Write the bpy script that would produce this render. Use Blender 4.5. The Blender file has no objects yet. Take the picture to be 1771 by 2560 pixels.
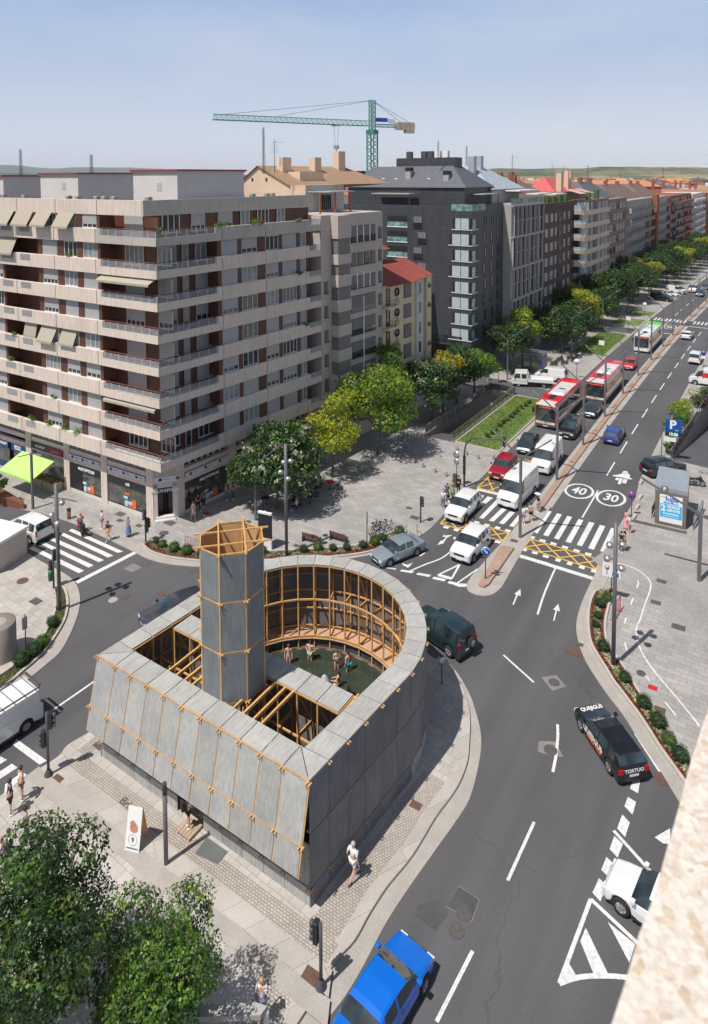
import bpy, bmesh, math, random
from mathutils import Vector, Matrix, noise
from mathutils.geometry import tessellate_polygon
R = math.radians
random.seed(7)
SC = bpy.context.scene
COL = SC.collection
# ------------------------------------------------------------------ camera
H = 30.8; F = 1707.0; PITCH = R(3.5); ROLL = R(-.25); YAW = .58
PYC = 442 + F*math.tan(PITCH)
def cam_axes():
    f = Vector((-math.sin(YAW), math.cos(YAW), 0)); r = Vector((math.cos(YAW), math.sin(YAW), 0)); u = Vector((0, 0, 1))
    f2 = math.cos(PITCH)*f - math.sin(PITCH)*u; u2 = math.cos(PITCH)*u + math.sin(PITCH)*f
    return math.cos(ROLL)*r + math.sin(ROLL)*u2, math.cos(ROLL)*u2 - math.sin(ROLL)*r, f2
CR, CU, CF = cam_axes()
cam = bpy.data.cameras.new('camera'); co = bpy.data.objects.new('camera', cam); COL.objects.link(co)
m = Matrix((CR, CU, -CF)).transposed().to_4x4(); m.translation = (0, 0, H); co.matrix_world = m
cam.sensor_fit = 'VERTICAL'; cam.sensor_height = 36; cam.sensor_width = 36*1771/2560
cam.lens = F/2560*36; cam.shift_y = -(1280 - PYC)/2560; cam.clip_start = .05; cam.clip_end = 60000
SC.camera = co
def P(x, y, z=0.):
    "ground (or level z) point seen at photograph pixel x, y"
    d = (x - 885.5)/F*CR - (y - PYC)/F*CU + CF
    t = (z - H)/d.z
    return Vector((d.x*t, d.y*t, z))
# ------------------------------------------------------------------ sky and sun
SUN_EL = 61; SUN_DIR = 16      # shadows point 16 deg east of +Y
w = bpy.data.worlds.new('World'); SC.world = w; w.use_nodes = True
nt = w.node_tree; nt.nodes.clear()
out = nt.nodes.new('ShaderNodeOutputWorld'); bg = nt.nodes.new('ShaderNodeBackground'); bg.inputs[1].default_value = .062
sky = nt.nodes.new('ShaderNodeTexSky'); sky.sky_type = 'NISHITA'; sky.sun_disc = False
sky.sun_elevation = R(SUN_EL); sky.sun_rotation = R(180 + SUN_DIR); sky.altitude = 400; sky.air_density = 1.0; sky.dust_density = 2.2; sky.ozone_density = 1.5
tc = nt.nodes.new('ShaderNodeTexCoord')
def wcloud(sc, lo, hi, amt, off=0, rot=0):
    mp = nt.nodes.new('ShaderNodeMapping'); mp.inputs['Scale'].default_value = sc; mp.inputs['Location'].default_value = (off, off*.7, off*.3); mp.inputs['Rotation'].default_value = (0, 0, rot)
    n = nt.nodes.new('ShaderNodeTexNoise'); n.inputs['Scale'].default_value = 1; n.inputs['Detail'].default_value = 7; n.inputs['Roughness'].default_value = .55; n.inputs['Distortion'].default_value = .35
    r = nt.nodes.new('ShaderNodeMapRange'); r.inputs[1].default_value = lo; r.inputs[2].default_value = hi; r.inputs[4].default_value = amt
    nt.links.new(tc.outputs['Generated'], mp.inputs[0]); nt.links.new(mp.outputs[0], n.inputs[0]); nt.links.new(n.outputs[0], r.inputs[0])
    return r.outputs[0]
c1 = wcloud((1.6, 2.6, 6.5), .47, .78, .42, 3.1, .6); c2 = wcloud((5, 9, 38), .56, .8, .16, 9.4, .6)
ad = nt.nodes.new('ShaderNodeMath'); ad.operation = 'ADD'; ad.use_clamp = True
nt.links.new(c1, ad.inputs[0]); nt.links.new(c2, ad.inputs[1])
mx = nt.nodes.new('ShaderNodeMix'); mx.data_type = 'RGBA'
mx.inputs[7].default_value = (12.5, 13.0, 13.9, 1)
nt.links.new(ad.outputs[0], mx.inputs[0]); 
sx_ = nt.nodes.new('ShaderNodeSeparateXYZ'); nt.links.new(tc.outputs['Generated'], sx_.inputs[0])
hr = nt.nodes.new('ShaderNodeValToRGB'); nt.links.new(sx_.outputs[2], hr.inputs[0])
for i_, (q_, c_) in enumerate([(0., (.66, .73, .83)), (.06, (.64, .71, .83)), (.16, (.47, .58, .78)), (.27, (.335, .475, .74))]):
    e_ = hr.color_ramp.elements[i_] if i_ < 2 else hr.color_ramp.elements.new(q_); e_.position = q_; e_.color = (*c_, 1)
hs = nt.nodes.new('ShaderNodeVectorMath'); hs.operation = 'SCALE'; hs.inputs['Scale'].default_value = 1/.062; nt.links.new(hr.outputs[0], hs.inputs[0])
hf = nt.nodes.new('ShaderNodeMapRange'); hf.inputs[1].default_value = .30; hf.inputs[2].default_value = .55; hf.inputs[3].default_value = 1; hf.inputs[4].default_value = 0; nt.links.new(sx_.outputs[2], hf.inputs[0])
hm = nt.nodes.new('ShaderNodeMix'); hm.data_type = 'RGBA'; nt.links.new(hf.outputs[0], hm.inputs[0]); nt.links.new(sky.outputs[0], hm.inputs[6]); nt.links.new(hs.outputs[0], hm.inputs[7]); nt.links.new(hm.outputs[2], mx.inputs[6]); nt.links.new(mx.outputs[2], bg.inputs[0]); nt.links.new(bg.outputs[0], out.inputs[0])
sl = bpy.data.lights.new('sun', 'SUN'); sl.energy = 5.0; sl.angle = R(.5); sl.color = (1, .955, .89)
so = bpy.data.objects.new('sun', sl); COL.objects.link(so)
ea, aa = R(SUN_EL), R(SUN_DIR)
sdir = Vector((math.sin(aa)*math.cos(ea), math.cos(aa)*math.cos(ea), -math.sin(ea)))
so.rotation_euler = sdir.to_track_quat('-Z', 'Y').to_euler(); so.location = (0, -60, 120)
SC.view_settings.view_transform = 'Standard'; SC.view_settings.look = 'None'; SC.view_settings.exposure = 0.0; SC.view_settings.gamma = 1
SC.render.engine = 'CYCLES'
SC.cycles.max_bounces = 6; SC.cycles.transparent_max_bounces = 6
# ------------------------------------------------------------------ materials
def new_mat(name):
    mt = bpy.data.materials.new(name); mt.use_nodes = True
    return mt, mt.node_tree, mt.node_tree.nodes['Principled BSDF']
def lin(c):
    if isinstance(c, str):
        c = [int(c[i:i+2], 16)/255 for i in (0, 2, 4)]
        return tuple(((v + .055)/1.055)**2.4 if v > .04 else v/12.92 for v in c)
    return tuple(c)
def nd(t, kind, **kw):
    n = t.nodes.new('ShaderNode' + kind)
    for k, v in kw.items():
        if k in n.inputs: n.inputs[k].default_value = v
        else: setattr(n, k, v)
    return n
def mat(name, col, rough=.7, var=.15, scale=1.5, bump=0., metal=0., stretch=(1, 1, 1), coat=0., spec=.5, fine=0., fscale=30, obj=False):
    "plain procedural surface: base colour modulated by large and fine noise"
    mt, t, b = new_mat(name); c = lin(col)
    b.inputs['Roughness'].default_value = rough; b.inputs['Metallic'].default_value = metal
    b.inputs['Specular IOR Level'].default_value = spec; b.inputs['Coat Weight'].default_value = coat; b.inputs['Coat Roughness'].default_value = .06
    if obj: g = nd(t, 'TexCoord').outputs['Object']
    else: g = nd(t, 'NewGeometry').outputs['Position']
    mp = nd(t, 'Mapping'); mp.inputs['Scale'].default_value = stretch; t.links.new(g, mp.inputs[0])
    n = nd(t, 'TexNoise', Scale=scale, Detail=6., Roughness=.6); t.links.new(mp.outputs[0], n.inputs[0])
    r = nd(t, 'MapRange'); r.inputs[1].default_value = .25; r.inputs[2].default_value = .75; r.inputs[3].default_value = 1 - var; r.inputs[4].default_value = 1 + var
    t.links.new(n.outputs[0], r.inputs[0]); v = r.outputs[0]
    if fine or bump:
        n2 = nd(t, 'TexNoise', Scale=float(fscale), Detail=4.); t.links.new(mp.outputs[0], n2.inputs[0])
    if fine:
        r2 = nd(t, 'MapRange'); r2.inputs[1].default_value = .3; r2.inputs[2].default_value = .7; r2.inputs[3].default_value = 1 - fine; r2.inputs[4].default_value = 1 + fine
        t.links.new(n2.outputs[0], r2.inputs[0]); mu = nd(t, 'Math', operation='MULTIPLY'); t.links.new(v, mu.inputs[0]); t.links.new(r2.outputs[0], mu.inputs[1]); v = mu.outputs[0]
    vm = nd(t, 'VectorMath', operation='SCALE'); vm.inputs[0].default_value = c; t.links.new(v, vm.inputs['Scale']); t.links.new(vm.outputs[0], b.inputs['Base Color'])
    if bump:
        bp = nd(t, 'Bump', Strength=float(bump), Distance=.02); t.links.new(n2.outputs[0], bp.inputs['Height']); t.links.new(bp.outputs[0], b.inputs['Normal'])
    return mt
def paving(name, c1, c2, joint, bw, bh, rot=0., mortar=.012, rough=.75, stain=.2, offset=.5, bias=0., bump=.25):
    mt, t, b = new_mat(name); b.inputs['Roughness'].default_value = rough
    g = nd(t, 'NewGeometry').outputs['Position']; mp = nd(t, 'Mapping'); mp.inputs['Rotation'].default_value = (0, 0, rot); t.links.new(g, mp.inputs[0])
    k = nd(t, 'TexBrick', Scale=1., offset=offset); k.inputs['Color1'].default_value = (*lin(c1), 1); k.inputs['Color2'].default_value = (*lin(c2), 1); k.inputs['Mortar'].default_value = (*lin(joint), 1)
    k.inputs['Mortar Size'].default_value = mortar; k.inputs['Mortar Smooth'].default_value = .3; k.inputs['Bias'].default_value = bias; k.inputs['Brick Width'].default_value = bw; k.inputs['Row Height'].default_value = bh
    t.links.new(mp.outputs[0], k.inputs[0])
    n = nd(t, 'TexNoise', Scale=.35, Detail=8., Roughness=.62); t.links.new(g, n.inputs[0])
    r = nd(t, 'MapRange'); r.inputs[1].default_value = .3; r.inputs[2].default_value = .7; r.inputs[3].default_value = 1 - stain; r.inputs[4].default_value = 1 + stain*.7
    n2 = nd(t, 'TexNoise', Scale=9., Detail=5.); t.links.new(g, n2.inputs[0]); r2 = nd(t, 'MapRange'); r2.inputs[3].default_value = .86; r2.inputs[4].default_value = 1.14
    t.links.new(n.outputs[0], r.inputs[0]); t.links.new(n2.outputs[0], r2.inputs[0]); mu = nd(t, 'Math', operation='MULTIPLY'); t.links.new(r.outputs[0], mu.inputs[0]); t.links.new(r2.outputs[0], mu.inputs[1])
    vm = nd(t, 'VectorMath', operation='SCALE'); t.links.new(k.outputs[0], vm.inputs[0]); t.links.new(mu.outputs[0], vm.inputs['Scale']); t.links.new(vm.outputs[0], b.inputs['Base Color'])
    bp = nd(t, 'Bump', Strength=bump, Distance=.01, invert=True); t.links.new(k.outputs['Fac'], bp.inputs['Height']); t.links.new(bp.outputs[0], b.inputs['Normal'])
    return mt
def glass(name, col=(.02, .03, .035), rough=.04):
    mt, t, b = new_mat(name); b.inputs['Base Color'].default_value = (*lin(col), 1); b.inputs['Roughness'].default_value = rough; b.inputs['Specular IOR Level'].default_value = .9
    b.inputs['Coat Weight'].default_value = .6; b.inputs['Coat Roughness'].default_value = .02
    n = nd(t, 'TexNoise', Scale=1.1, Detail=3.); t.links.new(nd(t, 'NewGeometry').outputs['Position'], n.inputs[0])
    r = nd(t, 'MapRange'); r.inputs[1].default_value = .35; r.inputs[2].default_value = .7; r.inputs[3].default_value = .5; r.inputs[4].default_value = 1.9
    vm = nd(t, 'VectorMath', operation='SCALE'); vm.inputs[0].default_value = lin(col); t.links.new(n.outputs[0], r.inputs[0]); t.links.new(r.outputs[0], vm.inputs['Scale']); t.links.new(vm.outputs[0], b.inputs['Base Color'])
    return mt
# ------------------------------------------------------------------ mesh builder
class MB:
    def __init__(s, M=None): s.v = []; s.f = []; s.k = []; s.M = M; s.m = 0; s.sm = []
    def add(s, vs, fs, sm=False):
        b = len(s.v)
        for p in vs:
            p = Vector(p); s.v.append(s.M @ p if s.M else p)
        for f in fs: s.f.append([b + i for i in f]); s.k.append(s.m); s.sm.append(sm)
        return s
    def box(s, x0, x1, y0, y1, z0, z1):
        return s.add([(x0, y0, z0), (x1, y0, z0), (x1, y1, z0), (x0, y1, z0), (x0, y0, z1), (x1, y0, z1), (x1, y1, z1), (x0, y1, z1)],
                     [(0, 3, 2, 1), (4, 5, 6, 7), (0, 1, 5, 4), (1, 2, 6, 5), (2, 3, 7, 6), (3, 0, 4, 7)])
    def bar(s, a, b, w, h=None, up=(0, 0, 1)):
        a = Vector(a); b = Vector(b); h = h or w; d = (b - a)
        if d.length < 1e-6: return s
        d.normalize(); u = Vector(up)
        if abs(d.dot(u)) > .98: u = Vector((1, 0, 0))
        r = d.cross(u).normalized(); u = r.cross(d)
        c = [(-w/2, -h/2), (w/2, -h/2), (w/2, h/2), (-w/2, h/2)]
        return s.add([a + r*x + u*y for x, y in c] + [b + r*x + u*y for x, y in c], [(0, 1, 2, 3), (7, 6, 5, 4), (0, 4, 5, 1), (1, 5, 6, 2), (2, 6, 7, 3), (3, 7, 4, 0)])
    def quad(s, a, b, c, d): return s.add([a, b, c, d], [(0, 1, 2, 3)])
    def tube(s, pts, r, n=8, cap=True, sm=True):
        pts = [Vector(p) for p in pts]; rr = r if isinstance(r, (list, tuple)) else [r]*len(pts); vs = []; fs = []; pr = None
        for i, p in enumerate(pts):
            d = (pts[min(i+1, len(pts)-1)] - pts[max(i-1, 0)]).normalized()
            a = pr if pr is not None else (Vector((0, 0, 1)) if abs(d.z) < .9 else Vector((1, 0, 0)))
            x = d.cross(a).normalized(); y = d.cross(x); pr = -y if pr is None else a
            for j in range(n):
                t = 2*math.pi*j/n; vs.append(p + (x*math.cos(t) + y*math.sin(t))*rr[i])
        for i in range(len(pts)-1):
            for j in range(n): fs.append((i*n+j, i*n+(j+1) % n, (i+1)*n+(j+1) % n, (i+1)*n+j))
        s.add(vs, fs, sm)
        if cap:
            b = len(s.v) - len(vs); s.f.append([b+j for j in range(n)][::-1]); s.k.append(s.m); s.sm.append(False)
            s.f.append([b+(len(pts)-1)*n+j for j in range(n)]); s.k.append(s.m); s.sm.append(False)
        return s
    def lathe(s, prof, n=14, c=(0, 0, 0), sm=True):
        c = Vector(c); vs = [c + Vector((r*math.cos(2*math.pi*j/n), r*math.sin(2*math.pi*j/n), z)) for r, z in prof for j in range(n)]
        return s.add(vs, [(i*n+j, i*n+(j+1) % n, (i+1)*n+(j+1) % n, (i+1)*n+j) for i in range(len(prof)-1) for j in range(n)], sm)
    def prism(s, poly, z0, z1, side=None, holes=(), top=True):
        "vertical prism over a plan polygon; side = other material index for the edges"
        loops = [[Vector((p[0], p[1], 0)) for p in poly]] + [[Vector((p[0], p[1], 0)) for p in h] for h in holes]
        flat = [p for l in loops for p in l]; tri = tessellate_polygon(loops); m0 = s.m
        fs = []
        for t in tri:
            a, b, c = (flat[i] for i in t)
            fs.append(t if (b-a).cross(c-a).z > 0 else t[::-1])
        s.add([(p.x, p.y, z1) for p in flat], fs)
        if side is not None or z0 != z1:
            if side is not None: s.m = side
            for l in loops:
                n = len(l)
                if z0 != z1: s.add([(p.x, p.y, z0) for p in l] + [(p.x, p.y, z1) for p in l], [(i, (i+1) % n, n+(i+1) % n, n+i) for i in range(n)])
            s.m = m0
        return s
    def build(s, name, parent, mats, bevel=0., recalc=False, smooth=False):
        me = bpy.data.meshes.new(name); me.from_pydata([tuple(v) for v in s.v], [], s.f)
        for x in (mats if isinstance(mats, (list, tuple)) else [mats]): me.materials.append(x)
        me.polygons.foreach_set('material_index', s.k); me.polygons.foreach_set('use_smooth', [bool(x) or smooth for x in s.sm])
        if recalc:
            bm = bmesh.new(); bm.from_mesh(me); bmesh.ops.recalc_face_normals(bm, faces=bm.faces); bm.to_mesh(me); bm.free()
        me.update(); o = bpy.data.objects.new(name, me); COL.objects.link(o)
        if parent: o.parent = parent
        if bevel:
            md = o.modifiers.new('bevel', 'BEVEL'); md.width = bevel; md.segments = 2; md.limit_method = 'ANGLE'; md.angle_limit = R(40)
        return o
def tag(o, label=None, cat=None, group=None, kind=None):
    if label: o['label'] = label
    if cat: o['category'] = cat
    if group: o['group'] = group
    if kind: o['kind'] = kind
    return o
def thing(name, loc, rz=0., label=None, cat=None, group=None):
    o = bpy.data.objects.new(name, None); COL.objects.link(o); o.location = loc; o.rotation_euler = (0, 0, rz); o.empty_display_size = .2
    return tag(o, label, cat, group)
KIDS = {}
def copy_tree(o, parent=None):
    c = o.copy(); COL.objects.link(c)
    if parent: c.parent = parent
    for ch in [x for x in bpy.data.objects if x.parent == o]: copy_tree(ch, c)
    return c
def struct(mb, name, mats, **k): return tag(mb.build(name, None, mats, **k), kind='structure')
def text_mesh(s, size, name, parent, mt, M, extrude=.01, bold=0., align='CENTER', sx=1.):
    cu = bpy.data.curves.new(name, 'FONT'); cu.body = s; cu.size = size; cu.extrude = extrude; cu.offset = bold; cu.align_x = align; cu.align_y = 'CENTER'; cu.resolution_u = 3
    o = bpy.data.objects.new(name, cu); COL.objects.link(o); dg = bpy.context.evaluated_depsgraph_get(); me = bpy.data.meshes.new_from_object(o.evaluated_get(dg)); bpy.data.objects.remove(o)
    me.transform(M @ Matrix.Diagonal((sx, 1, 1, 1))); me.materials.clear(); me.materials.append(mt)
    o = bpy.data.objects.new(name, me); COL.objects.link(o); o.parent = parent
    return o
def frame(ox, oy, oz=0., ang=0.): return Matrix.Translation((ox, oy, oz)) @ Matrix.Rotation(ang, 4, 'Z')
def upright(M, x, y, z): return M @ Matrix.Translation((x, y, z)) @ Matrix.Rotation(R(90), 4, 'X')   # text in the local xz plane facing -y
def hit(px, py, p0, ang):
    "where the line of sight through a pixel meets the vertical wall plane through p0 along compass angle ang"
    a = P(px, py, 0); b = P(px, py, 10); r = b - a; n = Vector((-math.sin(ang), math.cos(ang))); t = (Vector(p0[:2]) - a.to_2d()).dot(n)/r.to_2d().dot(n)
    return a + r*t
def depth(px, py, d):
    v = (px - 885.5)/F*CR - (py - PYC)/F*CU + CF; return Vector((0, 0, H)) + v*d
def offset(pts, w):
    "offset an open plan polyline to its left by w"
    o = []
    for i, p in enumerate(pts):
        a = Vector(pts[max(i-1, 0)][:2]); b = Vector(pts[min(i+1, len(pts)-1)][:2]); d = (b-a).normalized(); o.append((p[0] - d.y*w, p[1] + d.x*w))
    return o
def smooth_line(pts, n=5):
    "Catmull-Rom through plan points"
    q = [Vector(p[:2]) for p in pts]; o = []
    for i in range(len(q)-1):
        a, b, c, d = q[max(i-1, 0)], q[i], q[i+1], q[min(i+2, len(q)-1)]
        for k in range(n):
            t = k/n; o.append(tuple(.5*((2*b) + (c-a)*t + (2*a-5*b+4*c-d)*t*t + (3*b-a-3*c+d)*t**3)))
    return o + [tuple(q[-1])]
def pix(l, z=0.): return [tuple(P(x, y, z)[:2]) for x, y in l]
def strip(mb, a, b, z):
    n = len(a); mb.add([(p[0], p[1], z) for p in a] + [(p[0], p[1], z) for p in b], [(i, i+1, n+i+1, n+i) for i in range(n-1)])
def path_line(mb, pts, w, z): strip(mb, offset(pts, w/2), offset(pts, -w/2), z)
def polyz(mb, pts, z): mb.prism(pts, z, z)
# ------------------------------------------------------------------ shared materials
M = {}
def asphalt():
    mt = mat('asphalt', (.086, .084, .089), .82, .16, .10, .35, fine=.14, fscale=14); t = mt.node_tree; b = t.nodes['Principled BSDF']; src = b.inputs['Base Color'].links[0].from_socket; p = nd(t, 'NewGeometry').outputs['Position']
    n = nd(t, 'TexNoise', Scale=.35, Detail=4.); t.links.new(p, n.inputs[0]); mxv = nd(t, 'VectorMath', operation='MULTIPLY_ADD'); mxv.inputs[1].default_value = (3., 3., 0); t.links.new(n.outputs['Color'], mxv.inputs[0]); t.links.new(p, mxv.inputs[2])
    v = nd(t, 'TexVoronoi', Scale=.085, feature='DISTANCE_TO_EDGE'); t.links.new(mxv.outputs[0], v.inputs[0]); k = nd(t, 'MapRange'); k.inputs[1].default_value = 0; k.inputs[2].default_value = .0035; k.inputs[3].default_value = .8; k.inputs[4].default_value = 1.; t.links.new(v.outputs[0], k.inputs[0])
    mp = nd(t, 'Mapping'); mp.inputs['Scale'].default_value = (.55, .03, 1); t.links.new(p, mp.inputs[0]); n2 = nd(t, 'TexNoise', Scale=1., Detail=3.); t.links.new(mp.outputs[0], n2.inputs[0]); k2 = nd(t, 'MapRange'); k2.inputs[1].default_value = .35; k2.inputs[2].default_value = .65; k2.inputs[3].default_value = .88; k2.inputs[4].default_value = 1.12; t.links.new(n2.outputs[0], k2.inputs[0])
    mu = nd(t, 'Math', operation='MULTIPLY'); t.links.new(k.outputs[0], mu.inputs[0]); t.links.new(k2.outputs[0], mu.inputs[1]); vm = nd(t, 'VectorMath', operation='SCALE'); t.links.new(src, vm.inputs[0]); t.links.new(mu.outputs[0], vm.inputs['Scale']); t.links.new(vm.outputs[0], b.inputs['Base Color']); return mt
M['asphalt'] = asphalt()
M['asphalt_dark'] = mat('asphalt_patch', (.07, .07, .073), .85, .2, 1.2, .3, fine=.15, fscale=16)
M['asphalt_pale'] = mat('asphalt_repair', (.2, .19, .18), .85, .2, 1.2, .3, fine=.12, fscale=16)
M['paint'] = mat('road_paint', (.62, .62, .61), .6, .1, .8, .2, fine=.22, fscale=7)
M['yellow'] = mat('yellow_paint', (.72, .43, .06), .6, .08, 1., .2, fine=.2, fscale=8)
M['slab'] = paving('slab_paving', (.37, .35, .335), (.30, .285, .27), (.19, .175, .16), .82, .42, .0, .014, stain=.18)
M['slab2'] = paving('warm_slabs', (.47, .435, .40), (.38, .35, .325), (.22, .2, .18), .62, .62, R(2), .012, stain=.16)
M['setts'] = paving('small_setts', (.37, .35, .33), (.30, .285, .27), (.19, .18, .17), .2, .1, R(90), .012, stain=.2)
M['cobble'] = paving('beige_cobbles', (.46, .41, .36), (.37, .33, .29), (.2, .17, .15), .17, .12, 0., .016, stain=.14)
M['cobble_dark'] = paving('dark_cobbles', (.15, .145, .15), (.1, .1, .105), (.055, .055, .055), .3, .18, R(20), .03, stain=.2)
M['granite'] = paving('granite_kerb', (.45, .41, .375), (.39, .355, .325), (.24, .21, .19), 1.1, 5., R(30), .012, stain=.14)
M['gutter'] = mat('gutter_stone', (.36, .33, .30), .75, .14, .8, .2, fine=.1, fscale=12)
M['redstone'] = paving('reddish_median', (.37, .25, .19), (.33, .225, .17), (.2, .14, .1), .5, .9, 0., .01, stain=.15)
M['soil'] = mat('soil', (.10, .07, .05), .95, .3, 3., .6, fscale=20)
M['lawn'] = mat('lawn', (.12, .165, .045), .9, .35, .5, .5, fine=.3, fscale=9)
M['steel_dark'] = mat('dark_painted_steel', (.07, .07, .078), .45, .1, 3.)
M['lamp_grey'] = mat('lamp_grey', (.125, .125, .135), .45, .1, 2.)
M['iron'] = mat('cast_iron', (.09, .08, .075), .7, .3, 6., .4, fscale=60)
M['rust'] = mat('rusty_cover', (.12, .065, .05), .75, .3, 5., .3, fscale=50)
M['white'] = mat('white_plastic', (.75, .75, .75), .4, .05, 2.)
M['black'] = mat('black_plastic', (.02, .02, .022), .45, .2, 3.)
M['stone_curb'] = mat('pale_kerb_stone', (.45, .41, .37), .75, .12, 1.2, .2, fine=.1, fscale=15)
M['steel'] = mat('brushed_steel', (.5, .5, .51), .35, .08, 3., metal=.8)
M['glass'] = glass('dark_glass')
M['concrete'] = mat('concrete', (.34, .31, .28), .85, .16, .8, .4, stretch=(1, 1, .35), fine=.08, fscale=9)
# ------------------------------------------------------------------ avenue line, fitted to the row of lamp posts
def cx(y): return -20.15 + 2.63e-4*(y-105)**2
def av(o, y): return (cx(y) + o, y)
def avline(o, y0, y1, n=24): return [av(o, y0 + (y1-y0)*i/n) for i in range(n+1)]
TL = [(-36.4, 71.0), (-33.1, 71.0), (-33.1, 91.2), (-36.4, 91.2)]     # left underpass ramp
TR = [(-10.85, 79.4), (-4.3, 78.6), (-3.2, 112), (-9.1, 112)]          # right car park ramp
BIG = [(-230, -60), (90, -60), (90, 620), (-230, 620)]
g = MB(); g.prism([(-16000, -9000), (16000, -9000), (16000, 22000), (-16000, 22000)], -.02, -.02, holes=[BIG])
def field_mat():
    mt, t, b = new_mat('far_fields'); b.inputs['Roughness'].default_value = .95; p = nd(t, 'NewGeometry').outputs['Position']
    v = nd(t, 'TexVoronoi', Scale=.0022); t.links.new(p, v.inputs[0]); r = nd(t, 'ValToRGB'); t.links.new(v.outputs['Color'], r.inputs[0])
    for i, (q, c) in enumerate([(0, (.06, .085, .035)), (.3, (.1, .12, .05)), (.55, (.27, .22, .13)), (.8, (.07, .1, .04)), (1, (.33, .27, .17))]):
        e = r.color_ramp.elements[i] if i < 2 else r.color_ramp.elements.new(q); e.position = q; e.color = (*c, 1)
    n = nd(t, 'TexNoise', Scale=.01, Detail=8.); t.links.new(p, n.inputs[0]); m2 = nd(t, 'Mix', data_type='RGBA', blend_type='MULTIPLY'); m2.inputs[0].default_value = .7
    t.links.new(r.outputs[0], m2.inputs[6]); t.links.new(n.outputs[0], m2.inputs[7]); t.links.new(m2.outputs[2], b.inputs['Base Color']); return mt
M['field'] = field_mat()
struct(g, 'ground', M['field'])
g = MB(); g.prism(BIG, 0, 0, holes=[TL, TR]); struct(g, 'road', M['asphalt'])
# pavements ------------------------------------------------------------
side_n = pix([(-60, 1240), (0, 1259), (62, 1275), (132, 1292), (203, 1317), (300, 1363), (340, 1383), (376, 1400), (423, 1411), (470, 1416), (530, 1419), (620, 1420), (720, 1415), (800, 1408), (851, 1401), (895, 1394), (939, 1386), (985, 1373), (1020, 1358), (1048, 1342), (1076, 1322), (1103, 1294), (1126, 1266), (1152, 1232)])
side_n = smooth_line(side_n, 4)
plz = side_n + avline(-6.8, 62, 600, 40) + [(-229, 600), (-229, side_n[0][1])]
bld_n = plz
g = MB(); g.prism(plz, 0, .04, side=1, holes=[TL]); struct(g, 'pavement', [M['slab'], M['stone_curb']])
g = MB(); a = smooth_line(pix([(300, 1363), (340, 1383), (376, 1400), (423, 1411), (470, 1416), (530, 1419), (620, 1420), (720, 1415), (800, 1408), (851, 1401), (895, 1394), (939, 1386), (985, 1373), (1020, 1358), (1048, 1342), (1076, 1322)]), 5)
strip(g, a, offset(a, .42), .046); strip(g, offset(a, .45), offset(a, .95), .046); struct(g, 'gutter', M['gutter'])
g = MB(); strip(g, avline(-6.8, 62, 400), avline(-7.15, 62, 400), .046); struct(g, 'gutter', M['gutter'])
# west corner
cw = smooth_line(pix([(-80, 1330), (0, 1354), (47, 1371), (103, 1404), (157, 1432), (188, 1457), (200, 1491), (197, 1529), (178, 1582), (152, 1629), (119, 1660), (63, 1706), (0, 1757), (-90, 1830)]), 5)
g = MB(); g.prism(cw + [(-75, cw[-1][1]-3), (-75, cw[0][1])], 0, .04, side=1); struct(g, 'pavement', [M['slab2'], M['stone_curb']])
q = cw[20:]; g = MB(); strip(g, q, offset(q, -.42), .046); strip(g, offset(q, -.45), offset(q, -.95), .046); struct(g, 'gutter', M['gutter'])
# pavilion island and south plaza
ci = smooth_line(pix([(-60, 2030), (0, 1990), (71, 1938), (143, 1893), (169, 1863), (210, 1838), (236, 1822)], .15), 4)
PCX, PCY, PR = -22.75, 29.2, 7.0
ci += [(-33.3, 24.2), (-33.0, 28.0)] + [(PCX + 9.3*math.cos(t), PCY + 9.3*math.sin(t)) for t in [R(178 - i*9) for i in range(13)]]
cr = smooth_line(pix([(1079, 1641), (1112, 1662), (1147, 1700), (1170, 1757), (1176, 1800), (1174, 1850), (1168, 1906), (1141, 1970), (1089, 2042), (1032, 2136), (968, 2215), (923, 2284), (886, 2350), (838, 2403), (800, 2470), (742, 2560), (680, 2660), (600, 2800)], .15), 4)
ci = ci + cr
isl = [p for p in ci]
pool_hole = [(PCX + 5.83*math.cos(R(a)), PCY + 5.83*math.sin(R(a))) for a in range(0, 181, 6)] + [(PCX - 5.83, 26.42), (PCX + 5.83, 26.42)]
south = isl + [(isl[-1][0] - 4, 2), (-60, 2), (-60, isl[0][1])]
south_hole = [p for p in pool_hole]
g = MB(); g.prism(south, 0, .15, side=1, holes=[south_hole]); struct(g, 'pavement', [M['slab2'], M['stone_curb']])
g = MB(); a = cr; outl = smooth_line(pix([(1100, 1640), (1136, 1672), (1172, 1730), (1193, 1790), (1203, 1840), (1200, 1895), (1180, 1980), (1156, 2030), (1089, 2125), (1029, 2210), (968, 2303), (908, 2416), (863, 2491), (812, 2560), (760, 2660), (680, 2800)]), 4)
strip(g, outl, offset(outl, -.4), .008); strip(g, offset(outl, -.4), offset(outl, -1.0), .0085); struct(g, 'gutter', M['gutter'])
g = MB(); strip(g, offset(a, -.02), offset(a, -.55), .154); struct(g, 'kerb', M['granite'])
g = MB(); strip(g, offset(a, -.6)[28:], offset(a, -1.85)[28:], .158); struct(g, 'cobbles', M['cobble'])
lf = [(-33, 20.1), (-30.2, 20.35), (-15.9, 20.35)]
g = MB(); g.prism([(-31.2, 20.1), (-14.6, 20.1), (-14.6, 20.9), (-31.2, 20.9)], .162, .162); g.prism([(-31.6, 20.95), (-31.6, 24), (-30.9, 24), (-30.9, 20.95)], .162, .162); struct(g, 'cobbles', M['cobble'])
g = MB(); g.prism([(-32, 19.25), (-13.9, 19.25), (-14.3, 20.05), (-32, 20.05)], .166, .166); struct(g, 'kerb', M['granite'])
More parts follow.
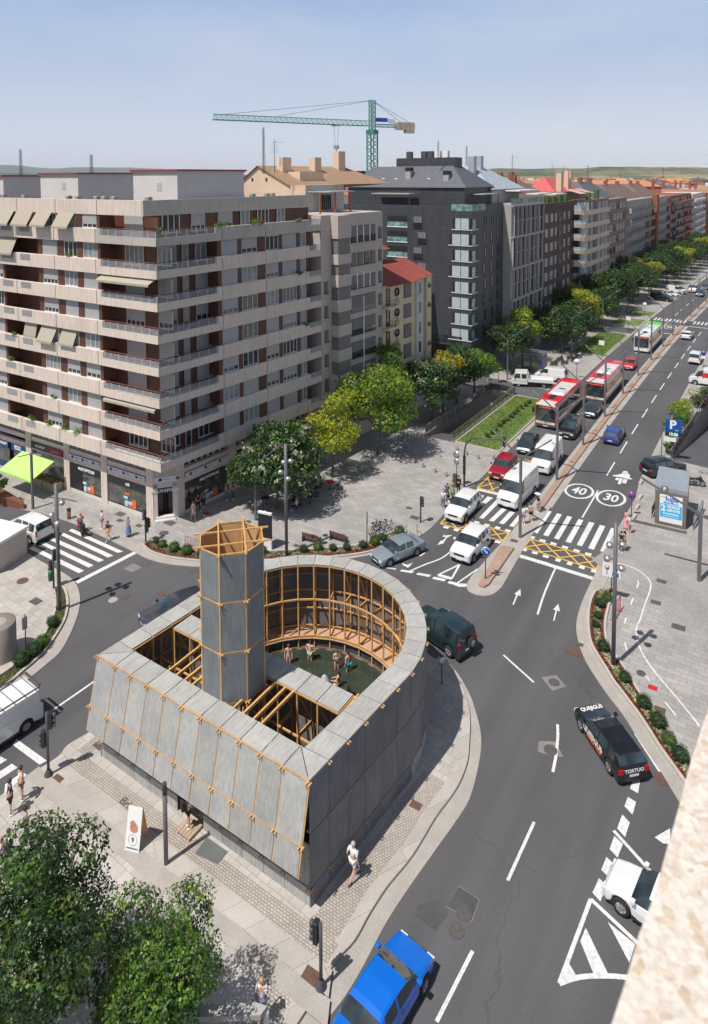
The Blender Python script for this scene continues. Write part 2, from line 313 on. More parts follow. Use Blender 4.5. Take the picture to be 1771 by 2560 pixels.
g = MB(); g.prism([(-32.4, 18.45), (-13.4, 18.45), (-13.8, 19.2), (-32.4, 19.2)], .17, .17); struct(g, 'kerb', M['gutter'])
# right side pavement
rs = avline(7.05, 600, 72, 40) + smooth_line(pix([(1589, 1246), (1551, 1311), (1507, 1383), (1489, 1433), (1465, 1483), (1448, 1528), (1441, 1566), (1447, 1607), (1465, 1654), (1508, 1722), (1558, 1788), (1594, 1845), (1647, 1922), (1694, 1998), (1790, 2150)]), 4)
g = MB(); g.prism(rs + [(89, rs[-1][1]), (89, 600)], 0, .04, side=1, holes=[TR]); struct(g, 'pavement', [M['slab'], M['stone_curb']])
q = rs[40:]; g = MB(); strip(g, q[6:], offset(q, .42)[6:], .046); strip(g, offset(q, .45)[6:], offset(q, .95)[6:], .046); struct(g, 'gutter', M['gutter'])
g = MB(); strip(g, avline(7.05, 72, 400), avline(7.45, 72, 400), .046); struct(g, 'gutter', M['gutter'])
# lighter and darker sett areas on the plazas
g = MB(); g.prism(pix([(1480, 1400), (1560, 1340), (1660, 1360), (1771, 1400), (1771, 1640), (1640, 1520)], .04), .047, .047); struct(g, 'setts', M['setts'])
g = MB(); g.prism([av(-17.6, 91.6), av(-7.1, 91.6), av(-7.1, 95.6), av(-20.8, 97.6), (-60, 99), (-60, 93)], .047, .047); struct(g, 'side_street', M['cobble_dark'])
g = MB(); g.prism([av(-20, 139.5), av(-7.1, 139.5), av(-7.1, 144.5), av(-20, 145)], .047, .047); struct(g, 'side_street', M['asphalt'])
# median
def median(y0, y1, nose=False):
    a = avline(-.58, y0, y1, 30); b = avline(1.15, y0, y1, 30); g = MB(); g.prism(a + b[::-1], 0, .04, side=0); struct(g, 'median', M['gutter'])
median(61.6, 152.5); median(158.5, 400)
for y0, y1 in ((60.9, 152), (159, 400)):
    g = MB(); a = avline(-.1, y0, y1, 30); b = avline(.5, y0, y1, 30); g.prism(a + b[::-1], .04, .2, side=0); struct(g, 'kerb', M['redstone'])
isl2 = smooth_line(pix([(1378, 1262), (1345, 1290), (1330, 1300), (1276, 1335), (1226, 1388), (1178, 1444), (1166, 1463), (1172, 1479), (1201, 1490), (1232, 1487), (1254, 1470), (1276, 1432), (1301, 1388), (1317, 1357), (1335, 1332), (1378, 1264)]), 3)
iw = pix([(1343, 1247), (1277, 1333), (1226, 1388), (1178, 1444), (1166, 1463), (1172, 1479), (1201, 1490), (1232, 1487), (1254, 1470), (1276, 1432), (1301, 1388), (1318, 1357), (1376, 1270)])
iw = smooth_line(iw[:4], 2) + smooth_line(iw[4:9], 3) + iw[9:]
g = MB(); g.prism(iw, 0, .044, side=0); struct(g, 'median', M['gutter'])
nose = pix([(1253, 1364), (1286, 1368), (1222, 1460), (1211, 1466), (1200, 1463), (1197, 1459)], .2)
g = MB(); g.prism(nose, .04, .22, side=0); struct(g, 'kerb', M['redstone'])
# ramps cut into the ground
for T, x0, x1, zf, nm in ((TL, -36.4, -33.1, -4.2, 'ramp'), (TR, -10.85, -4.3, -4.6, 'ramp')):
    g = MB(); a, b, c, d = T
    g.add([(a[0], a[1], 0), (b[0], b[1], 0), (c[0], c[1], zf), (d[0], d[1], zf)], [(0, 1, 2, 3)]); struct(g, nm, M['asphalt'])
# lawns
def lawn(poly):
    g = MB(); g.prism(poly, .04, .16, side=0); struct(g, 'lawn', M['lawn'])
    p = poly + poly[:1]; g = MB()
    for i in range(len(poly)): g.bar((*p[i], .1), (*p[i+1], .1), .14, .16)
    struct(g, 'kerb', M['stone_curb'])
LAWN1 = [(-32.7, 71.15), av(-7.5, 71.15), av(-7.5, 91.0), (-32.7, 91.0)]
LAWN2 = [av(-12.6, 119.8), av(-7.2, 119.0), av(-7.2, 137), av(-12.6, 138.5)]
LAWN3 = [av(-12.6, 146.5), av(-7.2, 146.5), av(-7.2, 154.), av(-12.6, 154.)]
LAWN4 = [av(-12.6, 158.5), av(-7.2, 158.5), av(-7.2, 164.), av(-12.6, 165)]
for L in (LAWN1, LAWN2, LAWN3, LAWN4): lawn(L)
# ------------------------------------------------------------------ road markings
def mark(fn, mt='paint', name='road_marking'):
    global ZM
    ZM += .0003; g = MB(); fn(g); return struct(g, name, M[mt])
ZM = .006
def dashes(o, y0, n, per, ln, w=.14):
    def f(g):
        for i in range(n):
            y = y0 + per*i; strip(g, [av(o-w/2, y), av(o-w/2, y+ln)], [av(o+w/2, y), av(o+w/2, y+ln)], ZM)
    return f
mark(dashes(3.97, 71.5, 12, 6.65, 3.9)); mark(dashes(3.97, 61.3, 1, 6.6, 6.3)); mark(dashes(3.97, 164, 8, 6.65, 3.9))
mark(dashes(-3.2, 71.3, 13, 6.65, 3.9)); mark(dashes(-3.2, 163, 8, 6.65, 3.9))
def polys(l, z=None): return lambda g: [g.prism(pix(p), z or ZM, z or ZM) for p in l]
def zl(s, o, pts): return [(o[0]+a/s, o[1]+b/s) for a, b in pts]
zA = lambda pts: zl(5.32, (1300, 1100), pts)
zB = lambda pts: zl(5.32, (1150, 1100), pts)
zC = lambda pts: zl(3.192, (900, 1150), pts)
zD = lambda pts: zl(3.389, (1300, 1150), pts)
zE = lambda pts: zl(2.795, (1200, 1500), pts)
zF = lambda pts: zl(2.795, (1200, 2000), pts)
zG = lambda pts: zl(3.192, (0, 1200), pts)
mark(polys([zA(q) for q in [[(378, 943), (425, 952), (235, 1243), (187, 1228)], [(495, 975), (560, 990), (378, 1283), (310, 1265)], [(632, 1010), (697, 1025), (520, 1327), (455, 1307)], [(782, 1052), (845, 1068), (680, 1372), (607, 1352)], [(922, 1088), (993, 1106), (828, 1415), (757, 1395)], [(1065, 1130), (1137, 1148), (985, 1460), (908, 1440)], [(1215, 1168), (1290, 1188), (1140, 1500), (1068, 1478)]]]), name='crosswalk')
mark(polys([zB(q) for q in [[(258, 725), (325, 738), (240, 800), (215, 780)], [(365, 752), (443, 768), (300, 885), (262, 865)], [(500, 782), (560, 795), (312, 1050), (255, 1035)], [(560, 905), (625, 920), (447, 1088), (385, 1072)], [(665, 950), (735, 965), (585, 1122), (520, 1108)], [(860, 900), (915, 905), (720, 1160), (657, 1145)], [(780, 1010), (800, 1030), (720, 1160), (700, 1150)]][:6]]), name='crosswalk')
mark(polys([zC(q) for q in [[(955, 275), (992, 285), (940, 350), (900, 340)]]]), name='crosswalk')
# small white blocks of the cycle crossing
mark(polys([zA(q) for q in [[(150, 1275), (207, 1290), (190, 1320), (133, 1303)], [(268, 1315), (350, 1335), (335, 1362), (258, 1342)], [(415, 1355), (495, 1378), (480, 1405), (403, 1385)], [(568, 1403), (648, 1425), (632, 1452), (558, 1432)], [(722, 1448), (803, 1470), (788, 1497), (710, 1477)], [(875, 1493), (958, 1515), (945, 1545), (865, 1523)], [(1033, 1538), (1098, 1556), (1080, 1588), (1027, 1572)],
  [(35, 1432), (100, 1450), (87, 1482), (22, 1464)], [(170, 1478), (245, 1496), (230, 1526), (158, 1508)], [(313, 1522), (390, 1545), (375, 1575), (300, 1552)]]] + [zD(q) for q in [[(310, 832), (352, 845), (340, 866), (297, 854)], [(408, 860), (450, 873), (438, 896), (395, 884)], [(508, 890), (556, 904), (545, 928), (497, 914)], [(612, 918), (655, 930), (640, 958), (602, 946)]]]))
mark(polys([zC(q) for q in [[(672, 525), (718, 535), (700, 550), (665, 540)], [(757, 545), (798, 555), (780, 572), (745, 562)], [(838, 567), (862, 573), (845, 590), (825, 582)], [(920, 485), (962, 497), (945, 512), (908, 502)], [(1000, 507), (1042, 518), (1025, 532), (988, 522)], [(1085, 527), (1127, 540), (1110, 555), (1075, 543)], [(1165, 550), (1210, 562), (1192, 580), (1155, 568)], [(1085, 640), (1133, 652), (1115, 668), (1072, 657)], [(1000, 615), (1045, 628), (1035, 638), (1000, 630)], [(1300, 702), (1338, 712), (1325, 730), (1290, 720)]]]))
def lines(l, w): return lambda g: [path_line(g, smooth_line(pix(p), 4) if len(p) > 2 else pix(p), w, ZM + i*.0002) for i, p in enumerate(l)]
def net(g, quad, n, w=.12):
    a, b, c, d = [Vector(P(*q)[:2]) for q in quad]     # a-b near long side, d-c far long side
    path_line(g, [a, b], w, ZM); path_line(g, [d, c], w, ZM); path_line(g, [a, d], w, ZM); path_line(g, [b, c], w, ZM)
    lo = [a.lerp(b, i/(n+1)) for i in range(n+2)]; hi = [d.lerp(c, i/(n+1)) for i in range(n+2)]
    for i in range(n+1):
        path_line(g, [lo[i], hi[i+1]], w*.8, ZM + .001)
    for i in range(0, n): path_line(g, [hi[i], lo[min(i+2, n+1)]] if i % 2 else [hi[i], lo[i+1]], w*.8, ZM+.002)
def net2(g, l, w=.12):
    for i, (a, b) in enumerate(l): path_line(g, pix([a, b]), w, ZM + i*.0002)
nA = zA([(138, 1315), (55, 1428), (140, 1318), (1128, 1610)])
def yb(pairs): return lambda g: net2(g, pairs)
def pr(f, l): return [tuple(f([a, b])) for a, b in l]
mark(yb(pr(zD, [((90, 668), (35, 740)), ((90, 668), (690, 848)), ((35, 740), (645, 930)), ((690, 848), (645, 930)), ((90, 668), (180, 780)), ((35, 740), (215, 712)), ((215, 712), (340, 828)), ((180, 780), (380, 762)), ((380, 762), (495, 878)), ((340, 828), (530, 805)), ((530, 805), (645, 930)), ((495, 878), (690, 848))])), 'yellow', 'yellow_marking')
mark(yb(pr(zC, [((695, 455), (643, 508)), ((870, 490), (1192, 580)), ((643, 508), (1140, 648)), ((1192, 580), (1140, 648)), ((695, 455), (725, 475)), ((735, 505), (775, 545)), ((643, 508), (700, 500)), ((835, 505), (885, 565)), ((775, 545), (935, 515)), ((935, 515), (1000, 590)), ((885, 565), (1060, 552)), ((1060, 552), (1140, 648)), ((1020, 605), (1192, 580))])), 'yellow', 'yellow_marking')
mark(yb(pr(zB, [((405, 470), (233, 635)), ((233, 635), (580, 715)), ((233, 635), (470, 565)), ((370, 510), (450, 680)), ((385, 668), (600, 600)), ((535, 575), (585, 650)), ((625, 228), (810, 255)), ((860, 262), (968, 282)), ((968, 282), (885, 370)), ((640, 225), (625, 240)), ((740, 275), (810, 250)), ((800, 258), (812, 320)), ((812, 320), (740, 340)), ((860, 305), (968, 282))])), 'yellow', 'yellow_marking')
mark(lines([zB([(225, 655), (560, 735)])], .42)); mark(lines([zB([(975, 285), (905, 372)])], .12))
mark(lines([zD([(0, 812), (300, 905), (620, 1005)])[:1] + zD([(620, 1005)])], .45)); mark(lines([zC([(1265, 765), (1500, 830)])], .42))
mark(lines([zC([(1562, 862), (1475, 1060), (1418, 1235)])], .14))
mark(lines([zC([(778, 668), (720, 735), (640, 790), (520, 835), (405, 885)])], .14)); mark(lines([zC([(520, 740), (478, 768)]), zC([(150, 850), (290, 872)])], .14))
mark(polys([zC(q) for q in [[(335, 875), (437, 890), (415, 905), (318, 888)], [(463, 900), (570, 918), (552, 935), (450, 915)], [(593, 932), (690, 953), (672, 970), (577, 948)], [(715, 967), (770, 980), (755, 998), (698, 982)], [(770, 985), (852, 988), (848, 1013), (790, 1013), (757, 1000)], [(945, 866), (925, 938), (880, 942)]]]))
mark(lines([zC([(945, 868), (757, 998)])], .14))
mark(lines([zC([(797, 835), (625, 918)]), zC([(797, 835), (733, 948)])], .16)); mark(lines([zC([(625, 918), (735, 948)])], .34))
mark(polys([zC([(1282, 1032), (1284, 1088), (1262, 1078), (1228, 1158), (1218, 1155), (1250, 1075), (1232, 1070)]), zE([(548, 28), (560, 80), (540, 75), (522, 146), (512, 144), (530, 72), (512, 68)]), zC([(740, 598), (695, 622), (680, 645), (665, 665), (682, 662), (618, 680), (650, 640), (655, 650), (690, 618), (658, 612), (680, 592), (675, 605)]), zC([(330, 822), (378, 838), (425, 820), (385, 862), (345, 840)])]))
mark(lines([zE([(165, 385), (378, 577)])], .13)); mark(lines([zE([(543, 870), (545, 960), (530, 1100), (510, 1203)])], .15)); mark(lines([zF([(380, 155), (195, 565)])], .14))
mark(lines([[(1182, 2378), (1092, 2555)]], .15)); mark(lines([[(246, 1697), (112, 1790)], ], .14)); mark(lines([[(1140, 1555), (1163, 1580)]], .13))
mark(polys([zE(q) for q in [[(1078, 1225), (1125, 1240), (1105, 1352), (1050, 1320)], [(1120, 1100), (1150, 1130), (1133, 1200), (1115, 1180)], [(1078, 935), (1100, 938), (1300, 1200), (1400, 1330), (1370, 1330), (1240, 1190)]]]))
mark(polys([zF(q) for q in [[(1035, -20), (1092, 15), (1067, 105), (1010, 45)], [(995, 103), (1048, 158), (1015, 262), (960, 200)], [(940, 252), (1000, 310), (962, 405), (907, 345)], [(885, 400), (943, 455), (905, 545), (848, 490)], [(833, 548), (883, 597), (843, 712), (787, 650)]]]))
mark(lines([zF([(935, 215), (1210, 520)]), zF([(775, 695), (555, 1285)]), zF([(775, 695), (1100, 1000), (1250, 1140)])], .16)); mark(lines([zF([(555, 1285), (700, 1240), (900, 1232), (1100, 1250)])], .18))
mark(polys([zF(q) for q in [[(740, 895), (895, 1215), (795, 1217), (702, 990)], [(895, 855), (1085, 1010), (1045, 1140)], [(618, 1135), (682, 1245), (555, 1285)], [(1222, 262), (1330, 200), (1330, 310), (1280, 305)]]]))
mark(polys([zG(q) for q in [[(575, 390), (985, 572), (940, 583), (550, 407)], [(510, 423), (907, 605), (862, 620), (478, 437)], [(425, 460), (832, 640), (790, 657), (390, 477)], [(350, 495), (750, 683), (708, 700), (315, 508)], [(268, 530), (672, 725), (630, 745), (232, 548)]]]), name='crosswalk')
mark(lines([zG([(1080, 580), (612, 820)])], .42))
zH = lambda pts: zl(2.66, (0, 1750), pts)
mark(polys([zH(q) for q in [[(112, 262), (312, 405), (265, 432), (85, 300)], [(0, 375), (48, 400), (0, 430)], [(80, 425), (118, 452), (0, 528), (0, 478)], [(35, 565), (150, 480), (180, 500), (30, 620)]]]), name='crosswalk')
# speed circles, lettering, horseman-like pictogram kept as the plain painted figure it is
def ring(g, c, rx, ry, w):
    n = 40; a = [(c[0]+rx*math.cos(2*math.pi*i/n), c[1]+ry*math.sin(2*math.pi*i/n)) for i in range(n+1)]; b = [(c[0]+(rx-w)*math.cos(2*math.pi*i/n), c[1]+(ry-w)*math.sin(2*math.pi*i/n)) for i in range(n+1)]
    strip(g, b, a, ZM)
def ellipse_from(g, c4, w):
    l, r, tp, bt = [P(*q) for q in c4]; c = ((l.x+r.x)/2, (tp.y+bt.y)/2); ring(g, c, (r-l).length/2, (tp-bt).length/2, w); return c
speed_t = []
for q, s in ((zA([(593, 665), (985, 700), (800, 582), (780, 785)]), '40'), (zA([(1015, 745), (1415, 800), (1230, 670), (1200, 885)]), '30')):
    g = MB(); c = ellipse_from(g, q, .24); struct(g, 'speed_marking', M['paint'])
    o = text_mesh(s, 2.15, 'speed_marking', None, M['paint'], Matrix.Translation((c[0], c[1], ZM)) @ Matrix.Rotation(R(0), 4, 'Z'), .0005, .05, sx=.62); tag(o, kind='structure')
for yy in (150.0,):
    for o_ in (-1.9, -4.9):
        g = MB(); c = av(o_, yy); ring(g, c, 1.25, 2.1, .22); struct(g, 'speed_marking', M['paint'])
        t = text_mesh('30' if o_ > -3 else '40', 2., 'speed_marking', None, M['paint'], Matrix.Translation((*c, ZM)) @ Matrix.Rotation(R(180), 4, 'Z'), .0005, .05, sx=.62); tag(t, kind='structure')
mark(polys([zD(q) for q in [[(868, 105), (880, 95), (905, 95), (918, 105), (908, 116), (880, 116)], [(787, 130), (815, 128), (850, 122), (870, 112), (915, 112), (935, 130), (930, 155), (953, 158), (950, 166), (915, 163), (880, 152), (835, 143), (790, 138)], [(815, 150), (843, 152), (838, 175), (808, 170)], [(848, 155), (872, 158), (855, 208), (828, 203)], [(878, 160), (912, 168), (900, 202), (866, 196)]]]))
# far crosswalk over the avenue
def fx(g):
    for i in range(9):
        o_ = -6.2 + i*.72; strip(g, [av(o_, 155.6), av(o_, 158.6)], [av(o_+.36, 155.6), av(o_+.36, 158.6)], ZM)
    for i in range(8):
        o_ = 1.4 + i*.72; strip(g, [av(o_, 155.6), av(o_, 158.6)], [av(o_+.36, 155.6), av(o_+.36, 158.6)], ZM)
    strip(g, [av(-6.6, 143.6), av(-.7, 143.2)], [av(-6.6, 144.), av(-.7, 143.6)], ZM); strip(g, [av(1.2, 152.4), av(7, 152.4)], [av(1.2, 152.8), av(7, 152.8)], ZM)
mark(fx, name='crosswalk')
# white curved line and dashes painted on the right plaza, for bicycles
ZP = .052
bl = pix([zD([q])[0] for q in [(760, 865), (880, 885), (985, 925), (1070, 985), (1110, 1050), (1095, 1130), (1060, 1220), (1020, 1350)]] + [zE([q])[0] for q in [(1095, 190), (1100, 270), (1140, 380), (1230, 510), (1340, 640), (1440, 760), (1535, 880)]], .05)
g = MB(); path_line(g, smooth_line(bl, 5), .1, ZP); struct(g, 'cycle_line', M['paint'])
g = MB()
for q in [zD([(1002, 1022), (1005, 1050), (990, 1082)]), zD([(960, 1170), (940, 1225)]), zE([(1022, 125), (1010, 165)]), zE([(1012, 295), (1028, 355)]), zE([(1125, 490), (1187, 565)]), zE([(1293, 712), (1370, 805)])]: path_line(g, pix(q, .05), .1, ZP)
struct(g, 'cycle_line', M['paint'])
# repairs and covers let into the road
mark(polys([zl(2.66, (600, 1850), [(1455, 970), (1596, 1060), (1545, 1210), (1375, 1110)]), zE([(410, 985), (530, 990), (585, 1100), (500, 1090), (405, 1060)]), zG([(1070, 665), (1135, 700), (1050, 735), (985, 705)]), zE([(430, 540), (535, 525), (605, 605), (505, 635)])], .005), 'asphalt_pale', 'road_patch')
mark(polys([zl(2.66, (600, 1850), [(1455, 975), (1590, 1060), (1540, 1205), (1378, 1105)]), zl(2.66, (600, 1850), [(1185, 1100), (1330, 1060), (1390, 1160), (1300, 1270), (1170, 1170)]), zE([(620, 350), (700, 345), (710, 395), (640, 390)])], .0065), 'asphalt_dark', 'road_patch')
# ------------------------------------------------------------------ timber pavilion
def ply(name, c, c2, rough=.55, horiz=False):
    mt, t, b = new_mat(name); b.inputs['Roughness'].default_value = rough; b.inputs['Specular IOR Level'].default_value = .35
    g = nd(t, 'NewGeometry').outputs['Position']; oi = nd(t, 'ObjectInfo'); ofs = nd(t, 'VectorMath', operation='SCALE'); ofs.inputs['Scale'].default_value = 37.
    cb = nd(t, 'CombineXYZ'); [t.links.new(oi.outputs['Random'], cb.inputs[i]) for i in range(3)]; t.links.new(cb.outputs[0], ofs.inputs[0])
    ad = nd(t, 'VectorMath', operation='ADD'); t.links.new(g, ad.inputs[0]); t.links.new(ofs.outputs[0], ad.inputs[1])
    mp = nd(t, 'Mapping'); mp.inputs['Scale'].default_value = (9, 1.2, 1) if horiz else (9, 9, .8); t.links.new(ad.outputs[0], mp.inputs[0])
    n = nd(t, 'TexNoise', Scale=1.3, Detail=6., Distortion=.6); t.links.new(mp.outputs[0], n.inputs[0])
    n2 = nd(t, 'TexNoise', Scale=.9, Detail=4.); t.links.new(ad.outputs[0], n2.inputs[0])
    mx = nd(t, 'Mix', data_type='RGBA'); mx.inputs[6].default_value = (*lin(c), 1); mx.inputs[7].default_value = (*lin(c2), 1)
    r = nd(t, 'MapRange'); r.inputs[1].default_value = .35; r.inputs[2].default_value = .65; t.links.new(n2.outputs[0], r.inputs[0]); t.links.new(r.outputs[0], mx.inputs[0])
    r2 = nd(t, 'MapRange'); r2.inputs[1].default_value = .25; r2.inputs[2].default_value = .75; r2.inputs[3].default_value = .8; r2.inputs[4].default_value = 1.2; t.links.new(n.outputs[0], r2.inputs[0])
    r3 = nd(t, 'MapRange'); r3.inputs[3].default_value = .9; r3.inputs[4].default_value = 1.1; t.links.new(oi.outputs['Random'], r3.inputs[0])
    mu = nd(t, 'Math', operation='MULTIPLY'); t.links.new(r2.outputs[0], mu.inputs[0]); t.links.new(r3.outputs[0], mu.inputs[1])
    vm = nd(t, 'VectorMath', operation='SCALE'); t.links.new(mx.outputs[2], vm.inputs[0]); t.links.new(mu.outputs[0], vm.inputs['Scale']); t.links.new(vm.outputs[0], b.inputs['Base Color'])
    return mt
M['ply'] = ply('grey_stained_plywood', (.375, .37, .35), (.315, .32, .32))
M['ply_shaded'] = ply('shade_darkened_plywood', (.19, .18, .18), (.15, .145, .15))  # same grey plywood, with the side walls' shade darkened into its colour
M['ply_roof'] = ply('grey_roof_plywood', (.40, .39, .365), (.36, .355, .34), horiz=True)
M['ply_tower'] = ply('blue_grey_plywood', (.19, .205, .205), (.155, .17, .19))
M['pine'] = mat('pine', (.60, .34, .13), .55, .2, 2., stretch=(1, 1, 1), fine=.12, fscale=12)
M['pine_ply'] = ply('pine_plywood', (.60, .38, .19), (.52, .32, .15))
M['deck'] = mat('deck_boards', (.50, .32, .22), .6, .15, 1.5, fine=.1, fscale=10)
M['basin'] = ply('dark_basin_plywood', (.07, .085, .11), (.045, .055, .075))
pav = thing('pavilion', (PCX, 25, .15), 0, 'horseshoe-shaped grey plywood and pine pavilion with an open pool court and an octagonal tower', 'pavilion')
PM = Matrix.Translation((-PCX, -25, -.15))
def PB(): return MB(PM)
G_ = .035
def plate(poly, z0, z1, name, mt, sub=None):
    g = PB(); g.prism(poly, z0, z1, side=0); return g.build(name, sub or pav, mt)
def inset(poly, w):
    n = len(poly); c = Vector((sum(p[0] for p in poly)/n, sum(p[1] for p in poly)/n)); o = []
    for i in range(n):
        a, b, d = Vector(poly[i-1]), Vector(poly[i]), Vector(poly[(i+1) % n]); e1 = (b-a).normalized(); e2 = (d-b).normalized()
        n1 = Vector((-e1.y, e1.x)); n2 = Vector((-e2.y, e2.x)); k = (n1+n2); k = k/(1+n1.dot(n2)); o.append(tuple(b + k*w))
    return o
ZT = 5.78
FX = [-30.24, -28.8] + [-28.8 + (27.54-.0-16.36+1.26-.0 - .0)*0 + i*(28.8-17.75)/9 for i in range(1, 10)] + [-16.36]
FY, IY = 21.38, 22.62
# roof plates: front strip
for i in range(len(FX)-1):
    x0, x1 = FX[i], FX[i+1]
    if i == 0: pl = [(x0, FY), (x1, FY), (x1, IY)]
    elif i == len(FX)-2: pl = [(x0, FY), (x1, FY), (x0, IY)]
    else: pl = [(x0, FY), (x1, FY), (x1, IY), (x0, IY)]
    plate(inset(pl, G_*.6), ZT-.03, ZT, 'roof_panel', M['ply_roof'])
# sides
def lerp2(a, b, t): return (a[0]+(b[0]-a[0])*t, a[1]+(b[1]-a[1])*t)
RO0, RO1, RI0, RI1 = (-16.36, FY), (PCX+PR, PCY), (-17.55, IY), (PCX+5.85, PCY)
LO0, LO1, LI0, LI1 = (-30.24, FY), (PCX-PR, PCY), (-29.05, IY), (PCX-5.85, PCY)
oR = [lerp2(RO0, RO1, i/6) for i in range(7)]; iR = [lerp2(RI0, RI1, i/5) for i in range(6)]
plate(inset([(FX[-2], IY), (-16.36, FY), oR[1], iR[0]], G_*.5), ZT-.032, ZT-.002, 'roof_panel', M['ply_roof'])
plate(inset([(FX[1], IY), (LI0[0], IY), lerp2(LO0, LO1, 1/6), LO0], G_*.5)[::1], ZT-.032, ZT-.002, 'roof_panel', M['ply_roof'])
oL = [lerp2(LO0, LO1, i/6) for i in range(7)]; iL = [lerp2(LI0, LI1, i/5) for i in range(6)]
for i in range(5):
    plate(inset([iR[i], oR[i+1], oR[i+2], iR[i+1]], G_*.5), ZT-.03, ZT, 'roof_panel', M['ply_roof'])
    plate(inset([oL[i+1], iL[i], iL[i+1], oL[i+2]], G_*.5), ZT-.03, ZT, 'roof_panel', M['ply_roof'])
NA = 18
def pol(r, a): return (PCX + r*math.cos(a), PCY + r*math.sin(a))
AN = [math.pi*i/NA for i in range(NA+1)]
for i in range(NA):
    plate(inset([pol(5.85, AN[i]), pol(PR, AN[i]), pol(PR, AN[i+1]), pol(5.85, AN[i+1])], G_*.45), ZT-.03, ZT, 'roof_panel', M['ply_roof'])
# outer walls: tiers
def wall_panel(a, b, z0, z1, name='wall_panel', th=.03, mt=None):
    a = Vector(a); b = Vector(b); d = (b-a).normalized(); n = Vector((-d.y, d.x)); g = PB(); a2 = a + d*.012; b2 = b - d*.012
    g.prism([tuple(a2), tuple(b2), tuple(b2+n*th), tuple(a2+n*th)], z0, z1, side=0); g.build(name, pav, mt or M['ply_shaded'])
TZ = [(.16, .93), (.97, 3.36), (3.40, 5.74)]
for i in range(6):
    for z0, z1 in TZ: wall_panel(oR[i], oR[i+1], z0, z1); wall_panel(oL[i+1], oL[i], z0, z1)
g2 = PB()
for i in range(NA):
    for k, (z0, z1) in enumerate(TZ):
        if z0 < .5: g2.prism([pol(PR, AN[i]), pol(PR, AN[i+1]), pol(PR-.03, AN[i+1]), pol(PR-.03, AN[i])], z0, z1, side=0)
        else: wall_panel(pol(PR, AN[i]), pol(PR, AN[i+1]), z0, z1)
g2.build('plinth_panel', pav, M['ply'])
# leaning front panels
ytop, zt_, ybot, zb_ = 21.36, 5.66, 20.56, 2.2
zm = 3.32; ym = ytop + (ybot-ytop)*(zt_-zm)/(zt_-zb_)
def lean(x0, x1, ya, za, yb, zb):
    g = PB(); x0 += .03; x1 -= .03; t = .03
    g.add([(x0, ya, za), (x1, ya, za), (x1, yb, zb), (x0, yb, zb), (x0, ya+t, za), (x1, ya+t, za), (x1, yb+t, zb), (x0, yb+t, zb)], [(3, 2, 1, 0), (4, 5, 6, 7), (0, 1, 5, 4), (1, 2, 6, 5), (2, 3, 7, 6), (3, 0, 4, 7)])
    g.build('facade_panel', pav, M['ply'])
DOORX = (-24.4, -22.8)
for i in range(len(FX)-1):
    lean(FX[i], FX[i+1], ytop, zt_, ym+.01, zm+.03); lean(FX[i], FX[i+1], ym-.01, zm-.03, ybot, zb_)
    for z0, z1 in ((.16, .93), (.97, 2.9)):
        a, b = FX[i], FX[i+1]
        if b > DOORX[0] and a < DOORX[1]:
            if a < DOORX[0]-.2: wall_panel((a, 21.42), (DOORX[0], 21.42), z0, z1, 'base_panel', mt=M['ply'])
            if b > DOORX[1]+.2: wall_panel((DOORX[1], 21.42), (b, 21.42), z0, z1, 'base_panel', mt=M['ply'])
        else: wall_panel((a, 21.42), (b, 21.42), z0, z1, 'base_panel', mt=M['ply'])
# front seams, rails and pegs
g = PB()
for x in FX:
    g.bar((x, ytop+.045, zt_), (x, ybot+.045, zb_-.04), .06, .04)
    for y, z in ((ytop, zt_+.02), (ym, zm), (21.4, .95)):
        for d in (-.09, .07): g.bar((x+d, y-.16, z), (x+d, y+.1, z), .055)
g.bar((FX[0]-.1, ym+.02, zm), (FX[-1]+.1, ym+.02, zm), .05); g.bar((FX[0], ytop+.03, ZT-.06), (FX[-1], ytop+.03, ZT-.06), .05)
g.build('facade_rail', pav, M['pine'])
g = PB(); g.bar((FX[0], 21.40, .955), (DOORX[0], 21.40, .955), .06, .06); g.bar((DOORX[1], 21.40, .955), (FX[-1], 21.40, .955), .06, .06); g.build('base_ledge', pav, M['ply_roof'])
g = PB()
for l in (oR, [pol(PR, a) for a in AN[:NA]]):
    for i, p in enumerate(l[1:]):
        d = Vector((p[0]-PCX, 0 if l is oR else p[1]-PCY, 0)).normalized(); t = Vector((-d.y, d.x, 0))
        for z in (.95, 3.38, 5.68):
            for s in (-.07, .07): g.bar(Vector((*p, z)) + t*s - d*.05, Vector((*p, z)) + t*s + d*.12, .05)
g.build('peg', pav, M['pine'])
# frames: (outer point, inner point) pairs
def rib(o, i, z0=.05, deep=True):
    g = PB(); O = lambda z: (o[0], o[1], z); I = lambda z: (i[0], i[1], z); w = .08
    g.bar(I(z0), I(5.72), w); g.bar(O(.15), O(5.7), w)
    for z in (3.42, .98): g.bar(O(z), I(z), .06, .1); g.bar(O(z-.14), I(z-.14), .05, .07)
    g.bar(I(5.65), O(3.5), .05, .07); g.bar(I(3.36), O(1.05), .05, .07); g.bar(O(5.66), I(5.66), .06, .1)
    g.build('rib', pav, M['pine'])
for a in AN: rib(pol(PR-.12, a), pol(5.9, a))
for i in range(1, 6):
    rib((oR[i][0]-.12, oR[i][1]), iR[i-1]); rib((oL[i][0]+.12, oL[i][1]), iL[i-1])
def rail_ring(r, z, w=.07):
    g = PB(); [g.bar((*pol(r, AN[i]), z), (*pol(r, AN[i+1]), z), w, w*1.1) for i in range(NA)]; g.build('ring_rail', pav, M['pine'])
for r, z, w in ((5.88, 3.42, .085), (5.88, .98, .085), (6.86, 4.6, .05), (6.84, 3.5, .07), (6.86, 2.25, .06), (6.84, 1.06, .07), (5.9, 5.66, .06)): rail_ring(r, z, w)
